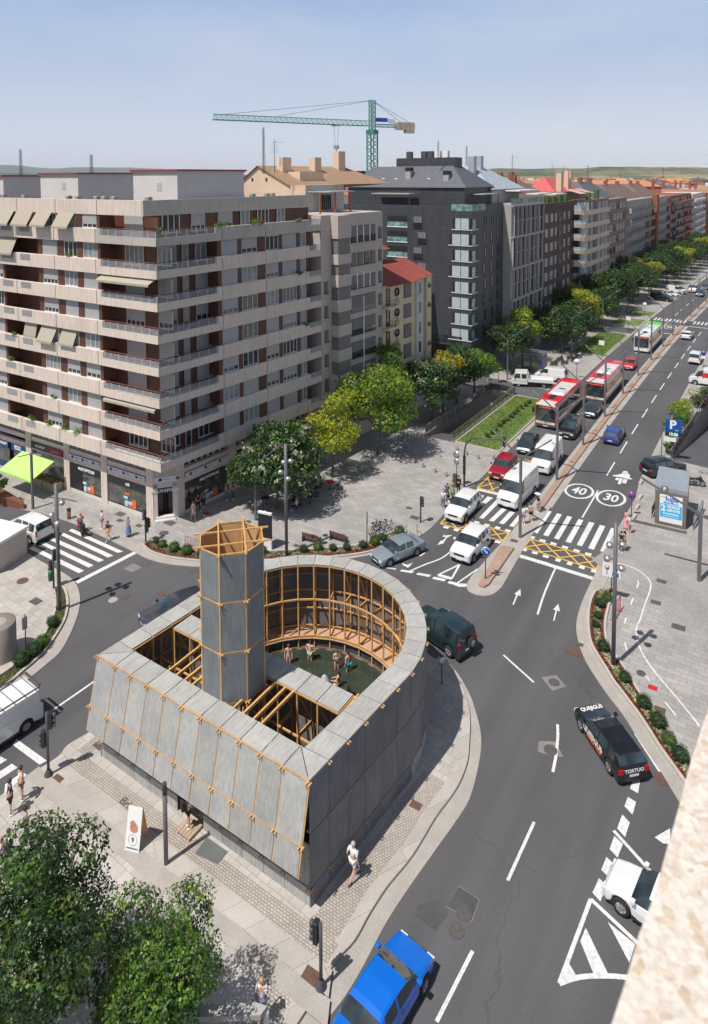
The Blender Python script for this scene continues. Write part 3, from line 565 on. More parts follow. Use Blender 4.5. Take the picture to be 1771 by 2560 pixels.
for l, s in ((iR, 0), (iL, 0), (oR, -.1), (oL, .1)):
    for z in ((3.42, .98, 5.66) if s == 0 else (4.6, 3.5, 2.25, 1.06)):
        g = PB(); g.bar((l[0][0]+s, l[0][1], z), (l[-1][0]+s, l[-1][1], z), .07); g.build('side_rail', pav, M['pine'])
g = PB(); arc = [AN[i] for i in range(NA+1)]
for i in range(NA): g.prism([pol(5.78, AN[i]), pol(6.96, AN[i]), pol(6.96, AN[i+1]), pol(5.78, AN[i+1])], .82, .87, side=0)
g.build('bench_deck', pav, M['deck'])
g = PB()
for i in range(NA): g.prism([pol(5.98, AN[i]), pol(6.02, AN[i]), pol(6.02, AN[i+1]), pol(5.98, AN[i+1])], -.1, .8, side=0)
g.build('basin_wall', pav, M['basin'])
g = PB()
for i in range(NA): g.prism([pol(5.84, AN[i]), pol(5.97, AN[i]), pol(5.97, AN[i+1]), pol(5.84, AN[i+1])], .02, .2, side=0)
g.build('basin_ledge', pav, mat('algae_ledge', (.16, .10, .06), .7, .3, 3.))
# cross strip between court and pool
YA, YB_ = 25.05, 26.38
CXs = [-28.55 + i*(28.55-17.42)/9 for i in range(10)]
for i in range(9): plate(inset([(CXs[i], YA), (CXs[i+1], YA), (CXs[i+1], YB_), (CXs[i], YB_)], G_*.6), ZT-.03, ZT, 'roof_panel', M['ply_roof'])
for x in CXs:
    rib((x, YB_-.12), (x, YA+.06), .15)
g = PB()
for z in (5.68, 3.42, .98): g.bar((CXs[0], YA+.03, z), (CXs[-1], YA+.03, z), .08); g.bar((CXs[0], YB_-.03, z), (CXs[-1]+.3, YB_-.03, z), .07)
g.bar((CXs[-1]+.12, YA-.1, 5.66), (CXs[-1]+.12, YB_+.25, 5.66), .08); g.bar((CXs[-1]+.3, YA-.1, 5.6), (CXs[-1]+.3, YB_+.25, 5.6), .06)
g.build('cross_rail', pav, M['pine'])
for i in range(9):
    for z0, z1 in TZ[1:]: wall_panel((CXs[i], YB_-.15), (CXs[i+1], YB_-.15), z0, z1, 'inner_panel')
g = PB(); g.prism([(CXs[0], YB_-.02), (CXs[-1], YB_-.02), (CXs[-1], YB_), (CXs[0], YB_)], .0, .95, side=0); g.build('basin_wall', pav, M['basin'])
# rafters over the court
for x in (-26.31, -25.73, -25.12, -24.56, -22.37, -21.82, -21.2, -20.57, -20.08):
    g = PB(); g.bar((x, IY-.05, 5.62), (x, YA+.1, 5.62), .1, .16); g.build('rafter', pav, M['pine'])
g = PB()
for y in (23.1, 23.9): g.bar((-27.2, y, 3.66), (-19.6, y, 3.66), .1, .08)
for x in (-26.7, -25.2, -21.6, -20.4): g.bar((x, IY, 3.4), (x, IY+.5, 5.5), .05)
g.build('lower_rail', pav, M['pine'])
for i in range(6):
    x = -27 + i*1.26; plate([(x, IY+.08), (x+1.2, IY+.08), (x+1.2, 24.0), (x, 24.0)], 3.56, 3.6, 'ceiling_panel', M['ply_roof'])
g = PB(); g.prism([(-29, IY+.05), (-17.6, IY+.05), (-17.3, YA), (-28.6, YA)], .155, .165, side=0); g.build('court_floor', pav, mat('dark_court_floor', (.12, .09, .07), .8, .2, 1.))
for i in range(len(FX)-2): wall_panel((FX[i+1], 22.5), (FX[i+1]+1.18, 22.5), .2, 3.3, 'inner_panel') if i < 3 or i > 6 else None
for x in FX[1:-1]: rib((x, 21.55), (x, IY+.02), .15)
# tower --------------------------------------------------------------
TX, TY, AP, TS = -23.14, 24.1, 1.53, .634
tw = thing('tower', (TX-PCX, TY-25, 0), 0); tw.parent = pav
OC = [(-TS, -AP), (TS, -AP), (AP, -TS), (AP, TS), (TS, AP), (-TS, AP), (-AP, TS), (-AP, -TS)]
TM = Matrix.Translation((0, 0, -.15))
tz = [(5.60, 8.06), (8.14, 10.54), (10.62, 12.92)]
for k in range(8):
    a, b = Vector(OC[k]), Vector(OC[(k+1) % 8]); d = (b-a).normalized(); n = Vector((d.y, -d.x))
    for z0, z1 in tz:
        g = MB(TM); a2, b2 = a + d*.045, b - d*.045
        g.m = 0; g.add([(*a2, z0), (*b2, z0), (*b2, z1), (*a2, z1)], [(0, 1, 2, 3)])
        g.m = 1; i2, j2 = a2 - n*.035, b2 - n*.035
        g.add([(*i2, z0), (*j2, z0), (*j2, z1), (*i2, z1)], [(3, 2, 1, 0)]); g.add([(*a2, z0), (*b2, z0), (*b2, z1), (*a2, z1), (*i2, z0), (*j2, z0), (*j2, z1), (*i2, z1)], [(0, 4, 5, 1), (1, 5, 6, 2), (2, 6, 7, 3), (3, 7, 4, 0)])
        g.build('tower_panel', tw, [M['ply_tower'], M['pine_ply']])
g = MB(TM)
for k in range(8):
    a = Vector(OC[k])*.965; g.bar((*a, .15), (*a, 12.95), .1)
g.build('tower_post', tw, M['pine'])
g = MB(TM)
for z in (5.56, 8.1, 10.58, 12.96):
    for k in range(8):
        a, b = Vector(OC[k])*.985, Vector(OC[(k+1) % 8])*.985; d = (b-a).normalized(); e = .16 if z < 12.9 else .1
        g.bar((*(a-d*e), z + (.02 if k % 2 else -.02)), (*(b+d*e), z + (.02 if k % 2 else -.02)), .055)
        g.bar((*(a*.9), z), (*(a*1.12), z), .05)
g.build('tower_rail', tw, M['pine'])
g = MB(TM)
for i, j, z in ((6, 1, 13.05), (5, 2, 13.05), (7, 4, 12.99), (0, 3, 12.99)):
    a, b = Vector(OC[i]), Vector(OC[j]); d = (b-a).normalized(); g.bar((*(a-d*.33), z), (*(b+d*.33), z), .075, .07)
for k in (6, 0, 2, 4): pass
g.build('star_beam', tw, M['pine'])
# water, jet and step
def water():
    mt, t, b = new_mat('pool_water'); b.inputs['Base Color'].default_value = (.028, .038, .028, 1); b.inputs['Roughness'].default_value = .06; b.inputs['Specular IOR Level'].default_value = .6
    p = nd(t, 'NewGeometry').outputs['Position']; n = nd(t, 'TexNoise', Scale=2.2, Detail=5., Distortion=.4); t.links.new(p, n.inputs[0]); bp = nd(t, 'Bump', Strength=.35, Distance=.06); t.links.new(n.outputs[0], bp.inputs['Height']); t.links.new(bp.outputs[0], b.inputs['Normal'])
    r = nd(t, 'MapRange'); r.inputs[3].default_value = .6; r.inputs[4].default_value = 1.6; n2 = nd(t, 'TexNoise', Scale=.8, Detail=5.); t.links.new(p, n2.inputs[0]); t.links.new(n2.outputs[0], r.inputs[0]); vm = nd(t, 'VectorMath', operation='SCALE'); vm.inputs[0].default_value = (.032, .043, .032); t.links.new(r.outputs[0], vm.inputs['Scale']); t.links.new(vm.outputs[0], b.inputs['Base Color'])
    return mt
g = MB(); g.prism([(PCX + 5.97*math.cos(R(a)), PCY + 5.97*math.sin(R(a))) for a in range(0, 181, 6)] + [(PCX - 5.97, 26.4), (PCX + 5.97, 26.4)], .1, .1); struct(g, 'water', water())
def fount():
    mt, t, b = new_mat('falling_water'); b.inputs['Base Color'].default_value = (.75, .8, .88, 1); b.inputs['Roughness'].default_value = .3; b.inputs['Alpha'].default_value = .5; return mt
ft = P(812, 1722, .1); t = thing('fountain', (ft.x, ft.y, .1), 0, 'small translucent bell of spouting water rising from the dark pool', 'fountain')
g = MB(); g.lathe([(.42, 0), (.38, .25), (.3, .5), (.2, .72), (.1, .85), (.02, .9)], 16); g.build('spout', t, fount())
g = MB(); g.lathe([(.06, 0), (.06, .3), (.001, .3)], 8); g.build('nozzle', t, M['steel_dark'])
t = thing('timber_step', (-23.1, 21.05, .15), R(90), 'low timber step at the doorway of the plywood pavilion', 'step')
g = MB(); [g.box(-.45, .4, -.35+i*.17, -.2+i*.17, .12, .16) for i in range(5)]; g.build('tread_board', t, mat('worn_pine', (.42, .31, .22), .7, .15, 3.)); g = MB(); g.box(-.45, .4, -.33, -.27, 0, .12); g.box(-.45, .4, .37, .43, 0, .12); g.build('riser', t, M['pine'])
# ------------------------------------------------------------------ buildings
def bands(name, c, period, amt=.12, rough=.8, axis=2, var=.12):
    "surface with shallow regular joints along one axis"
    mt, t, b = new_mat(name); b.inputs['Roughness'].default_value = rough; p = nd(t, 'NewGeometry').outputs['Position']
    mp = nd(t, 'Mapping'); mp.inputs['Scale'].default_value = (1, 1, .3); t.links.new(p, mp.inputs[0]); n = nd(t, 'TexNoise', Scale=1.2, Detail=7.); t.links.new(mp.outputs[0], n.inputs[0])
    r = nd(t, 'MapRange'); r.inputs[1].default_value = .25; r.inputs[2].default_value = .75; r.inputs[3].default_value = 1-var; r.inputs[4].default_value = 1+var; t.links.new(n.outputs[0], r.inputs[0])
    sp = nd(t, 'SeparateXYZ'); t.links.new(p, sp.inputs[0]); m1 = nd(t, 'Math', operation='MODULO'); t.links.new(sp.outputs[axis], m1.inputs[0]); m1.inputs[1].default_value = period
    l = nd(t, 'Math', operation='LESS_THAN'); t.links.new(m1.outputs[0], l.inputs[0]); l.inputs[1].default_value = period*.12
    k = nd(t, 'MapRange'); k.inputs[3].default_value = 1; k.inputs[4].default_value = 1-amt; t.links.new(l.outputs[0], k.inputs[0]); mu = nd(t, 'Math', operation='MULTIPLY'); t.links.new(k.outputs[0], mu.inputs[0]); t.links.new(r.outputs[0], mu.inputs[1])
    vm = nd(t, 'VectorMath', operation='SCALE'); vm.inputs[0].default_value = lin(c); t.links.new(mu.outputs[0], vm.inputs['Scale']); t.links.new(vm.outputs[0], b.inputs['Base Color']); return mt
def streaked(name, c, dirt):
    "board-marked concrete with vertical weather streaks"
    mt, t, b = new_mat(name); b.inputs['Roughness'].default_value = .85; p = nd(t, 'NewGeometry').outputs['Position']
    mp = nd(t, 'Mapping'); mp.inputs['Scale'].default_value = (6, 6, .5); t.links.new(p, mp.inputs[0]); n = nd(t, 'TexNoise', Scale=1.5, Detail=5.); t.links.new(mp.outputs[0], n.inputs[0])
    n2 = nd(t, 'TexNoise', Scale=.25, Detail=4.); t.links.new(p, n2.inputs[0])
    a = nd(t, 'MapRange'); a.inputs[1].default_value = .3; a.inputs[2].default_value = .7; a.inputs[3].default_value = .84; a.inputs[4].default_value = 1.12; t.links.new(n.outputs[0], a.inputs[0])
    d = nd(t, 'MapRange'); d.inputs[1].default_value = .52; d.inputs[2].default_value = .78; d.inputs[4].default_value = .55; t.links.new(n2.outputs[0], d.inputs[0])
    ml = nd(t, 'Math', operation='MULTIPLY'); t.links.new(d.outputs[0], ml.inputs[0]); t.links.new(n.outputs[0], ml.inputs[1])
    mx = nd(t, 'Mix', data_type='RGBA'); mx.inputs[6].default_value = (*lin(c), 1); mx.inputs[7].default_value = (*lin(dirt), 1); t.links.new(ml.outputs[0], mx.inputs[0])
    vm = nd(t, 'VectorMath', operation='SCALE'); t.links.new(mx.outputs[2], vm.inputs[0]); t.links.new(a.outputs[0], vm.inputs['Scale']); t.links.new(vm.outputs[0], b.inputs['Base Color'])
    bp = nd(t, 'Bump', Strength=.3, Distance=.02); t.links.new(n.outputs[0], bp.inputs['Height']); t.links.new(bp.outputs[0], b.inputs['Normal']); return mt
M['conc'] = streaked('board_marked_concrete', (.64, .54, .465), (.24, .2, .175))
M['conc_dirty'] = streaked('weathered_concrete', (.46, .42, .37), (.15, .14, .125))
M['brownwood'] = bands('brown_cladding', (.135, .052, .032), .14, .25, .55, 0, .3)
M['shutter'] = bands('grey_roller_shutter', (.36, .355, .36), .06, .12, .6, 2, .06)
M['shutter_d'] = bands('taupe_roller_shutter', (.17, .155, .15), .06, .12, .6, 2, .08)
M['frame_w'] = mat('white_window_frame', (.6, .6, .6), .45, .06, 2.)
M['rail_w'] = mat('pale_railing', (.45, .46, .48), .5, .06, 2.)
M['rail_brown'] = mat('brown_rail', (.2, .07, .045), .6, .2, 2.)
M['curtain'] = mat('curtained_glass', (.22, .25, .26), .15, .35, 1.1, spec=.8)
M['render_w'] = mat('pale_render', (.58, .55, .53), .85, .08, .5, .15)
M['redtrim'] = mat('red_trim', (.28, .05, .045), .6, .15, 2.)
M['awn_cloth'] = None
def stripes(name, c1, c2, per, axis=0):
    mt, t, b = new_mat(name); b.inputs['Roughness'].default_value = .9; g = nd(t, 'TexCoord').outputs['Object']; sp = nd(t, 'SeparateXYZ'); t.links.new(g, sp.inputs[0])
    ab = nd(t, 'Math', operation='ADD'); ab.inputs[1].default_value = 100.; t.links.new(sp.outputs[axis], ab.inputs[0]); m1 = nd(t, 'Math', operation='MODULO'); t.links.new(ab.outputs[0], m1.inputs[0]); m1.inputs[1].default_value = per
    l = nd(t, 'Math', operation='LESS_THAN'); t.links.new(m1.outputs[0], l.inputs[0]); l.inputs[1].default_value = per*.5
    mx = nd(t, 'Mix', data_type='RGBA'); mx.inputs[6].default_value = (*lin(c1), 1); mx.inputs[7].default_value = (*lin(c2), 1); t.links.new(l.outputs[0], mx.inputs[0]); t.links.new(mx.outputs[2], b.inputs['Base Color']); return mt
M['striped'] = stripes('striped_awning_cloth', (.55, .5, .4), (.2, .17, .13), .14)
WIN = {}
def window_mesh(w, h, kind):
    key = (round(w, 2), round(h, 2), kind)
    if key in WIN: return WIN[key]
    g = MB(); mats = [M['frame_w'], M['glass'], M['shutter'], M['curtain'], M['shutter_d'], M['black']]; t = .07
    sh = {'shut': 1., 'part': .72, 'open': 0., 'cur': 0., 'dark': 0., 'dshut': 1., 'dpart': .6, 'plain': 0, 'teal': 0}[kind]; sm = 4 if kind[0] == 'd' and sh else 2
    fr = 5 if kind in ('dark', 'dpart', 'dshut') else 0
    g.m = fr; g.box(0, t, -.05, .03, 0, h); g.box(w-t, w, -.05, .03, 0, h); g.box(t, w-t, -.05, .03, 0, t); g.box(t, w-t, -.05, .03, h-t, h)
    if sh < 1:
        n = max(1, round(w/.6))
        for i in range(1, n): x = w*i/n; g.box(x-.035, x+.035, -.04, .02, t, h-t)
    g.m = 1 if kind not in ('cur',) else 3; g.box(t, w-t, 0, .015, t, h-t)
    if sh: g.m = sm; g.box(.03, w-.03, -.07, -.055, h*(1-sh)+.02, h-.02)
    g.m = fr; g.box(-.05, w+.05, -.14, .0, -.05, 0)
    me = bpy.data.meshes.new('window'); me.from_pydata([tuple(v) for v in g.v], [], g.f); [me.materials.append(x) for x in mats]; me.polygons.foreach_set('material_index', g.k); me.update(); WIN[key] = me
    return me
WCOUNT = {}
def window(parent, Mx, x, y, z, w, h, kind='shut', name='window'):
    k = (parent.name, name); WCOUNT[k] = WCOUNT.get(k, 0) + 1
    o = bpy.data.objects.new(name, window_mesh(w, h, kind)); COL.objects.link(o); o.parent = parent; o.matrix_local = Mx @ Matrix.Translation((x, y, z)); return o
rw = random.Random(3)
def wk(): return rw.choices(['shut', 'part', 'cur', 'open'], [55, 22, 10, 13])[0]
# --- the corner block ------------------------------------------------
C0 = Vector((-45.3, 38.7, 0)); AL, AR = R(2.28), R(85.54)
b1 = thing('apartment_block', C0, 0, 'concrete corner apartment block with wraparound balconies, brown cladding and shops below', 'building')
ML = Matrix.Rotation(AL, 4, 'Z'); MR = Matrix.Rotation(AR, 4, 'Z'); FH = 2.783; Z0 = 5.5
def zb(k): return Z0 + FH*k
LLEN, RLEN = 34, 21.4
g = MB()      # core walls
g.m = 0
def poly_off(d, ll=LLEN, rl=RLEN):
    "plan polygon of the block set back by d from both fascia planes"
    l = Vector((-math.cos(AL), -math.sin(AL))); r = Vector((math.cos(AR), math.sin(AR))); nl = Vector((-math.sin(AL), math.cos(AL))); nr = Vector((-math.sin(AR), math.cos(AR)))
    # corner point c with distance d behind both planes
    det = nl.x*nr.y - nl.y*nr.x; c = Vector(((d*nr.y - nl.y*d)/det, (nl.x*d - d*nr.x)/det))
    a = c + l*ll; e = c + r*rl; f = e + nr*14; h = a + nl*12; return [tuple(a), tuple(c), tuple(e), tuple(f), tuple(h)]
g.prism(poly_off(1.9, LLEN-2, RLEN-1.6), 5.6, 27.45, side=0); g.build('recessed_wall', b1, M['brownwood'])
g = MB(); g.prism(poly_off(1.75, LLEN, RLEN-2.4), 27.62, 27.9, side=0); g.build('roof', b1, mat('grey_roof_deck', (.2, .19, .18), .9, .2, .5))
lring = poly_off(.4); 
ZP0, ZP1 = 27.5, 28.85
def lbox(Mx, x0, x1, y0, y1, z0, z1, name, mt, parent=None, bevel=0):
    g = MB(Mx); g.box(x0, x1, y0, y1, z0, z1); return g.build(name, parent or b1, mt, bevel=bevel)
LS = [-7.7, -13.6, -19.6, -25.5, -31.4]; RS = [7.3, 13.0, 19.0]
for a, b in zip([-1.7] + LS, LS): lbox(ML, b+.04, a-.04, .25, .6, ZP0, ZP1, 'roof_parapet', M['conc'], bevel=.02)
g = MB(MR); g.box(-.0, 22.0, 1.65, 1.95, ZP0, ZP1); g.build('roof_parapet', b1, M['conc_dirty'])
for k in range(8):
    z = zb(k)
    # slabs closing each storey
    g = MB(); g.prism(poly_off(.3, LLEN, RLEN-1.9), z+.02, z+.22, side=0); g.build('floor_slab', b1, M['conc'])
    for a, b in zip(LS, LS[1:]): lbox(ML, b+.04, a-.04, 0, .3, z, z+1.28, 'spandrel', M['conc'], bevel=.02)
    dm = M['conc_dirty'] if k == 7 else M['conc']
    for a, b in zip(RS, RS[1:]): lbox(MR, a+.04, b-.04, 0, .3, z, z+1.28, 'spandrel', dm, bevel=.02)
    # corner balcony: low wall, upstands at the ends, railing
    g = MB(); g.M = ML; g.box(-7.66, 0, 0, .22, z, z+.7); g.box(-7.66, -7.05, 0, .3, z+.7, z+1.28); g.M = MR; g.box(0.22, 7.26, 0, .22, z, z+.7); g.box(6.65, 7.26, 0, .3, z+.7, z+1.28)
    g.build('balcony_wall', b1, dm)
    g = MB()
    for Mx, x0, x1, n in ((ML, -7.05, -.03, 7), (MR, .03, 6.65, 6)):
        g.M = Mx
        for i in range(n+1): x = x0 + (x1-x0)*i/n; g.bar((x, .06, z+.6), (x, .06, z+1.3), .045)
        for j in range(6): g.bar((x0, .04, z+.74+j*.1), (x1, .04, z+.74+j*.1), .02, .035)
    g.build('railing', b1, M['rail_w'])
    g = MB(); g.M = ML; g.bar((-7.1, .2, z+1.36), (.1, .2, z+1.36), .09, .05); g.M = MR; g.bar((-.1, .2, z+1.36), (6.7, .2, z+1.36), .09, .05); g.build('handrail', b1, M['rail_brown'])
    # right end balcony
    g = MB(MR); g.box(19.0, 21.4, 0, .22, z, z+.7); g.box(19.0, 19.5, 0, .3, z+.7, z+1.28); g.box(21.2, 21.4, .22, 1.9, z, z+.7); g.build('balcony_wall', b1, dm)
    g = MB(MR); [g.bar((x, .05, z+.6), (x, .05, z+1.3), .045) for x in (19.5, 20.1, 20.7, 21.35)]; [g.bar((19.5, .04, z+.74+j*.1), (21.38, .04, z+.74+j*.1), .02, .05) for j in range(6)]; g.bar((21.36, .05, z+1.25), (21.36, 1.8, z+1.25), .04); g.build('railing', b1, M['rail_w'])
    # notches with small railings in the left street face, drawn as openings in front of the recess
    if k < 8:
        zt = z+1.28; h = FH-1.28 if k < 7 else ZP0-zb(7)-1.28
        # left facade bays
        for s0 in (0, -11.85):
            spec = [(-9.85, 2.0), (-12.6, 1.9)] if s0 == 0 else [(-27.6, 2.0), (-30.3, 1.9)]
            for x, w_ in spec: window(b1, ML, x, .42, zt, w_, h-.05, wk())
        window(b1, ML, -15.85, .42, zt, 2.2, h-.05, wk()); window(b1, ML, -24.6, .42, zt, 2.2, h-.05, wk())
        for x0, x1 in ((-7.85, -7.45), (-10.7, -9.87), (-13.55, -12.62), (-16.55, -15.87), (-22.35, -22.0), (-28.5, -27.62), (-25.7, -24.62)):
            lbox(ML, x0, x1, .34, 1.9, z+1.2, z+1.3+h, 'pier', M['brownwood'])
        lbox(ML, -31, -7.5, .6, .9, z+.2, z+1.28, 'sill_wall', M['brownwood']) if False else None
        # right facade bays
        if k < 7:
            for x, w_ in ((7.5, 2.0), (10.05, 2.05), (13.25, 1.85), (15.65, 2.15)): window(b1, MR, x, .42, zt, w_, h-.05, wk())
            window(b1, MR, 18.3, .5, zt, 1.1, h-.05, 'cur')
            for x0, x1 in ((7.0, 7.48), (9.52, 10.03), (12.12, 13.23), (15.12, 15.63), (17.82, 18.3)): lbox(MR, x0, x1, .34, 1.9, z+1.2, z+1.3+h, 'pier', M['brownwood'])
            lbox(MR, 19.4, 20.5, .9, 1.9, z+.3, z+FH, 'pier', M['brownwood'])
        else:
            for x, w_, kd in ((2.0, 1.9, 'open'), (5.2, 1.6, 'part'), (8.4, 1.8, 'part'), (11.3, 1.2, 'cur'), (13.6, 1.6, 'open'), (16.4, 1.2, 'cur')): window(b1, MR, x, 1.8, z+.9, w_, 1.7, kd)
        # windows at the back of the corner balcony
        kd = wk() if k != 6 else 'cur'; hb = FH - .75
        if k < 7:
            window(b1, ML, -5.9, 1.82, z+.75, 2.4, hb-.25, kd); window(b1, ML, -1.75, 1.82 , z+.95, 1.7, hb-.45, kd)
            window(b1, MR, 1.95, 1.82, z+.95, 1.5, hb-.45, kd); window(b1, MR, 4.1, 1.82, z+.3, .7, hb+.2, kd); window(b1, MR, 5.6, 1.82, z+.9, 1.9, hb-.4, kd)
            lbox(ML, -.2, .0+.3, 1.5, 1.88, z+.2, z+FH, 'corner_post', M['render_w']) if False else None
        else:
            window(b1, ML, -5.9, 1.82, z+.3, 2.4, 2.1, 'shut')
# left end: deep brown bands behind the spandrels of the balcony bays stay open
for k in range(8):
    z = zb(k)
    for x0, x1 in ((-18.9, -17.35), (-21.9, -20.2)):
        g = MB(ML); g.m = 0; g.box(x0, x1, -.012, -.002, z+.62, z+1.2)
        for j in range(7): g.m = 1; g.box(x0, x1, -.03, -.012, z+.65+j*.08, z+.68+j*.08)
        g.build('balcony_grille', b1, [M['shutter_d'], M['rail_w']])
# rooftop houses
for (px0, px1, pxe, yb, yt, dd, lab, lift) in (((257, 645, 1190), 0, 0, 0, 0, 0, 0, 0),): pass
def roof_house(cpx, w_l, w_r, z1, name_part='roof_house'):
    "stair housing: near bottom corner at pixel column cpx on the roof"
    c = cpx
    l = Vector((-math.cos(AL), -math.sin(AL))); r = Vector((math.cos(AR), math.sin(AR)))
    q = [c + l*w_l, c, c + r*w_r, c + r*w_r + l*w_l]; g = MB(); g.prism([tuple(p) for p in q], 27.9, z1, side=0); o = g.build('stair_house', b1, M['render_w'])
    g = MB(); e = .22; q2 = [q[0] + (l-r)*e, q[1] - (l+r)*e, q[2] + (r-l)*e, q[3] + (r+l)*e]; g.prism([tuple(p) for p in q2], z1, z1+.16, side=0); g.build('roof_edge', o, M['redtrim']).parent = o
    g = MB(); g.prism([tuple(p*1) for p in [q[0] + (l-r)*.12, q[1] - (l+r)*.12, q[2] + (r-l)*.12, q[3] + (r+l)*.12]], z1-.14, z1-.002, side=0); g.build('cornice', o, M['render_w'])
    return o, q, l, r
for c, wl, wr, z1 in (((-2.3, 4.6), 5.8, 8.2, 31.4), ((-17, 4.6), 6.2, 9, 31.2), ((-30.5, 4.4), 5, 7, 31.0)):
    o, q, l, r = roof_house(Vector(c), wl, wr, z1)
    g = MB(frame(q[1].x, q[1].y, 0, AL)); g.box(-2.6, -2.0, -.03, .0, 29.6, 30.3); g.build('hatch', o, M['conc_dirty'])
def chimney(p, k=0):
    g = MB(frame(p[0], p[1], 27.9, AL)); g.m = 1 if k else 0; g.box(-.35, .35, -.3, .3, 0, .5); g.m = 2; g.box(-.25, .25, -.25, .25, .5, .58)
    for j in range(4): g.box(-.26, .26, -.26, .26, .64+j*.14, .72+j*.14)
    g.box(-.2, .2, -.2, .2, .58, 1.2); g.build('chimney', b1, [M['render_w'], M['redtrim'], M['conc_dirty']])
for i, p in enumerate([(-3.4, 2.2), (-3.2, 8.4), (-7.6, 1.8), (-9, 1.8), (-10.4, 2.), (-13, 1.8), (-14.5, 1.8), (-22, 1.8), (-25.5, 1.6), (-26.3, 1.6), (-2.6, 13.4), (-2.5, 15.0), (-2.3, 17.0), (-2.3, 17.9)]): chimney(p, i in (2, 3, 5))
# ground floor
LG = 1.35
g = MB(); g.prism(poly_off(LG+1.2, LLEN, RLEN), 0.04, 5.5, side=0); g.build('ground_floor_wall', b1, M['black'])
beige = M['conc']
cutL, cutR = -2.35, 2.6      # entrance chamfer
def pier(Mx, x0, x1, name='column'): lbox(Mx, x0, x1, LG-.05, LG+.5, .04, 5.5, name, M['conc'], bevel=.02)
M['marble'] = mat('white_marble', (.6, .57, .54), .5, .1, 1., fine=.05)
M['shopglass'] = glass('shop_glass', (.05, .055, .05))
M['sign_black'] = mat('black_fascia', (.018, .02, .024), .4, .1, 2.)
M['banner'] = mat('lilac_white_banner', (.6, .6, .66), .5, .05, 2.)
M['logo_navy'] = mat('navy_print', (.02, .035, .12), .5, .05, 2.)
M['orange'] = mat('orange_board', (.65, .16, .05), .6, .1, 2.)
M['ltblue'] = mat('pale_blue_board', (.45, .65, .7), .6, .05, 2.)
for x0, x1 in ((-3.35, -2.45), (-9.45, -8.6), (-14.95, -14.1), (-21.1, -20.2), (-28, -27.1), (-34, -33.2)): lbox(ML, x0, x1, LG-.05, LG+.45, .04, 5.5, 'column', M['conc'])
for x0, x1 in ((2.7, 3.5), (8.9, 9.8), (15.2, 16.1), (20.6, 21.4)): lbox(MR, x0, x1, LG-.05, LG+.45, .04, 5.5, 'column', M['conc'])
def bay(Mx, x0, x1, kind, txt=None):
    L = lambda a, b, y0, y1, z0, z1, n, mt: lbox(Mx, a, b, y0, y1, z0, z1, n, mt)
    L(x0, x1, LG, LG+.3, .04, .38, 'plinth', M['marble']); L(x0, x1, LG+.02, LG+.35, 2.95, 3.4, 'lintel', M['conc'])
    L(x0, x1, LG+.03, LG+.3, 3.85, 4.3, 'lintel', M['conc'])
    n = int((x1-x0)/.75)
    for i in range(n): window(b1, Mx, x0+.1+i*(x1-x0-.2)/n, LG+.3, 4.3, (x1-x0-.2)/n-.08, 1.0, 'plain', 'mezzanine_window')
    if kind == 'optic':
        L(x0, x1, LG-.02, LG+.2, 2.25, 2.93, 'shop_fascia', M['sign_black'])
        L(x0+.05, x1-.05, LG+.08, LG+.12, .4, 2.25, 'shop_window', M['shopglass']); L(x0, x1, LG+.0, LG+.1, .38, .44, 'shop_frame', M['black'])
        L(x0+.03, x1-.03, LG-.1, LG-.04, 3.4, 3.83, 'banner', M['banner'])
        m_ = int((x1-x0)/1.5)
        for i in range(m_):
            cx_ = x0 + (i+.35)*(x1-x0)/m_; g = MB(Mx); g.add([(cx_ + .17*math.cos(a)*(1 if a < 3.2 else 1), LG-.105, 3.62+.15*math.sin(a)) for a in [2*math.pi*j/12 for j in range(12)]], [tuple(range(12))]); g.build('logo', b1, M['logo_navy'])
            text_mesh('i DENTAL', .13, 'banner_text', b1, M['logo_navy'], upright(Mx, cx_+.55, LG-.105, 3.62), .003)
        if txt: text_mesh(txt, .42 if len(txt) < 4 else .36, 'sign_lettering', b1, M['white'], upright(Mx, (x0+x1)/2+.2, LG-.05, 2.6), .02, .014, sx=.95)
        for dx, z0_, z1_, c in ((.55, .45, .95, 'ltblue'), (.9, .45, .72, 'orange'), (.95, .72, .95, 'ltblue'), (1.5, .45, 1.2, 'orange'), (.4, 1.15, 1.35, 'ltblue')):
            L((x0+x1)/2-.6+dx-.25, (x0+x1)/2-.6+dx+.3, LG+.02, LG+.07, z0_, z1_, 'window_display', M[c])
        if len(txt or '') < 4: L((x0+x1)/2-.3, (x0+x1)/2+.35, LG+.02, LG+.07, 1.55, 1.72, 'window_display', M['orange'])
bay(ML, -8.55, -3.4, 'optic', 'mó'); 
lbox(ML, -14.05, -12.35, LG, LG+.2, .38, 2.93, 'dark_panel', M['sign_black'])
bay(ML, -14.05, -9.5, 'optic', 'MULTIÓPTICAS')
bay(MR, 3.55, 8.85, 'optic', 'MULTIÓPTICAS')
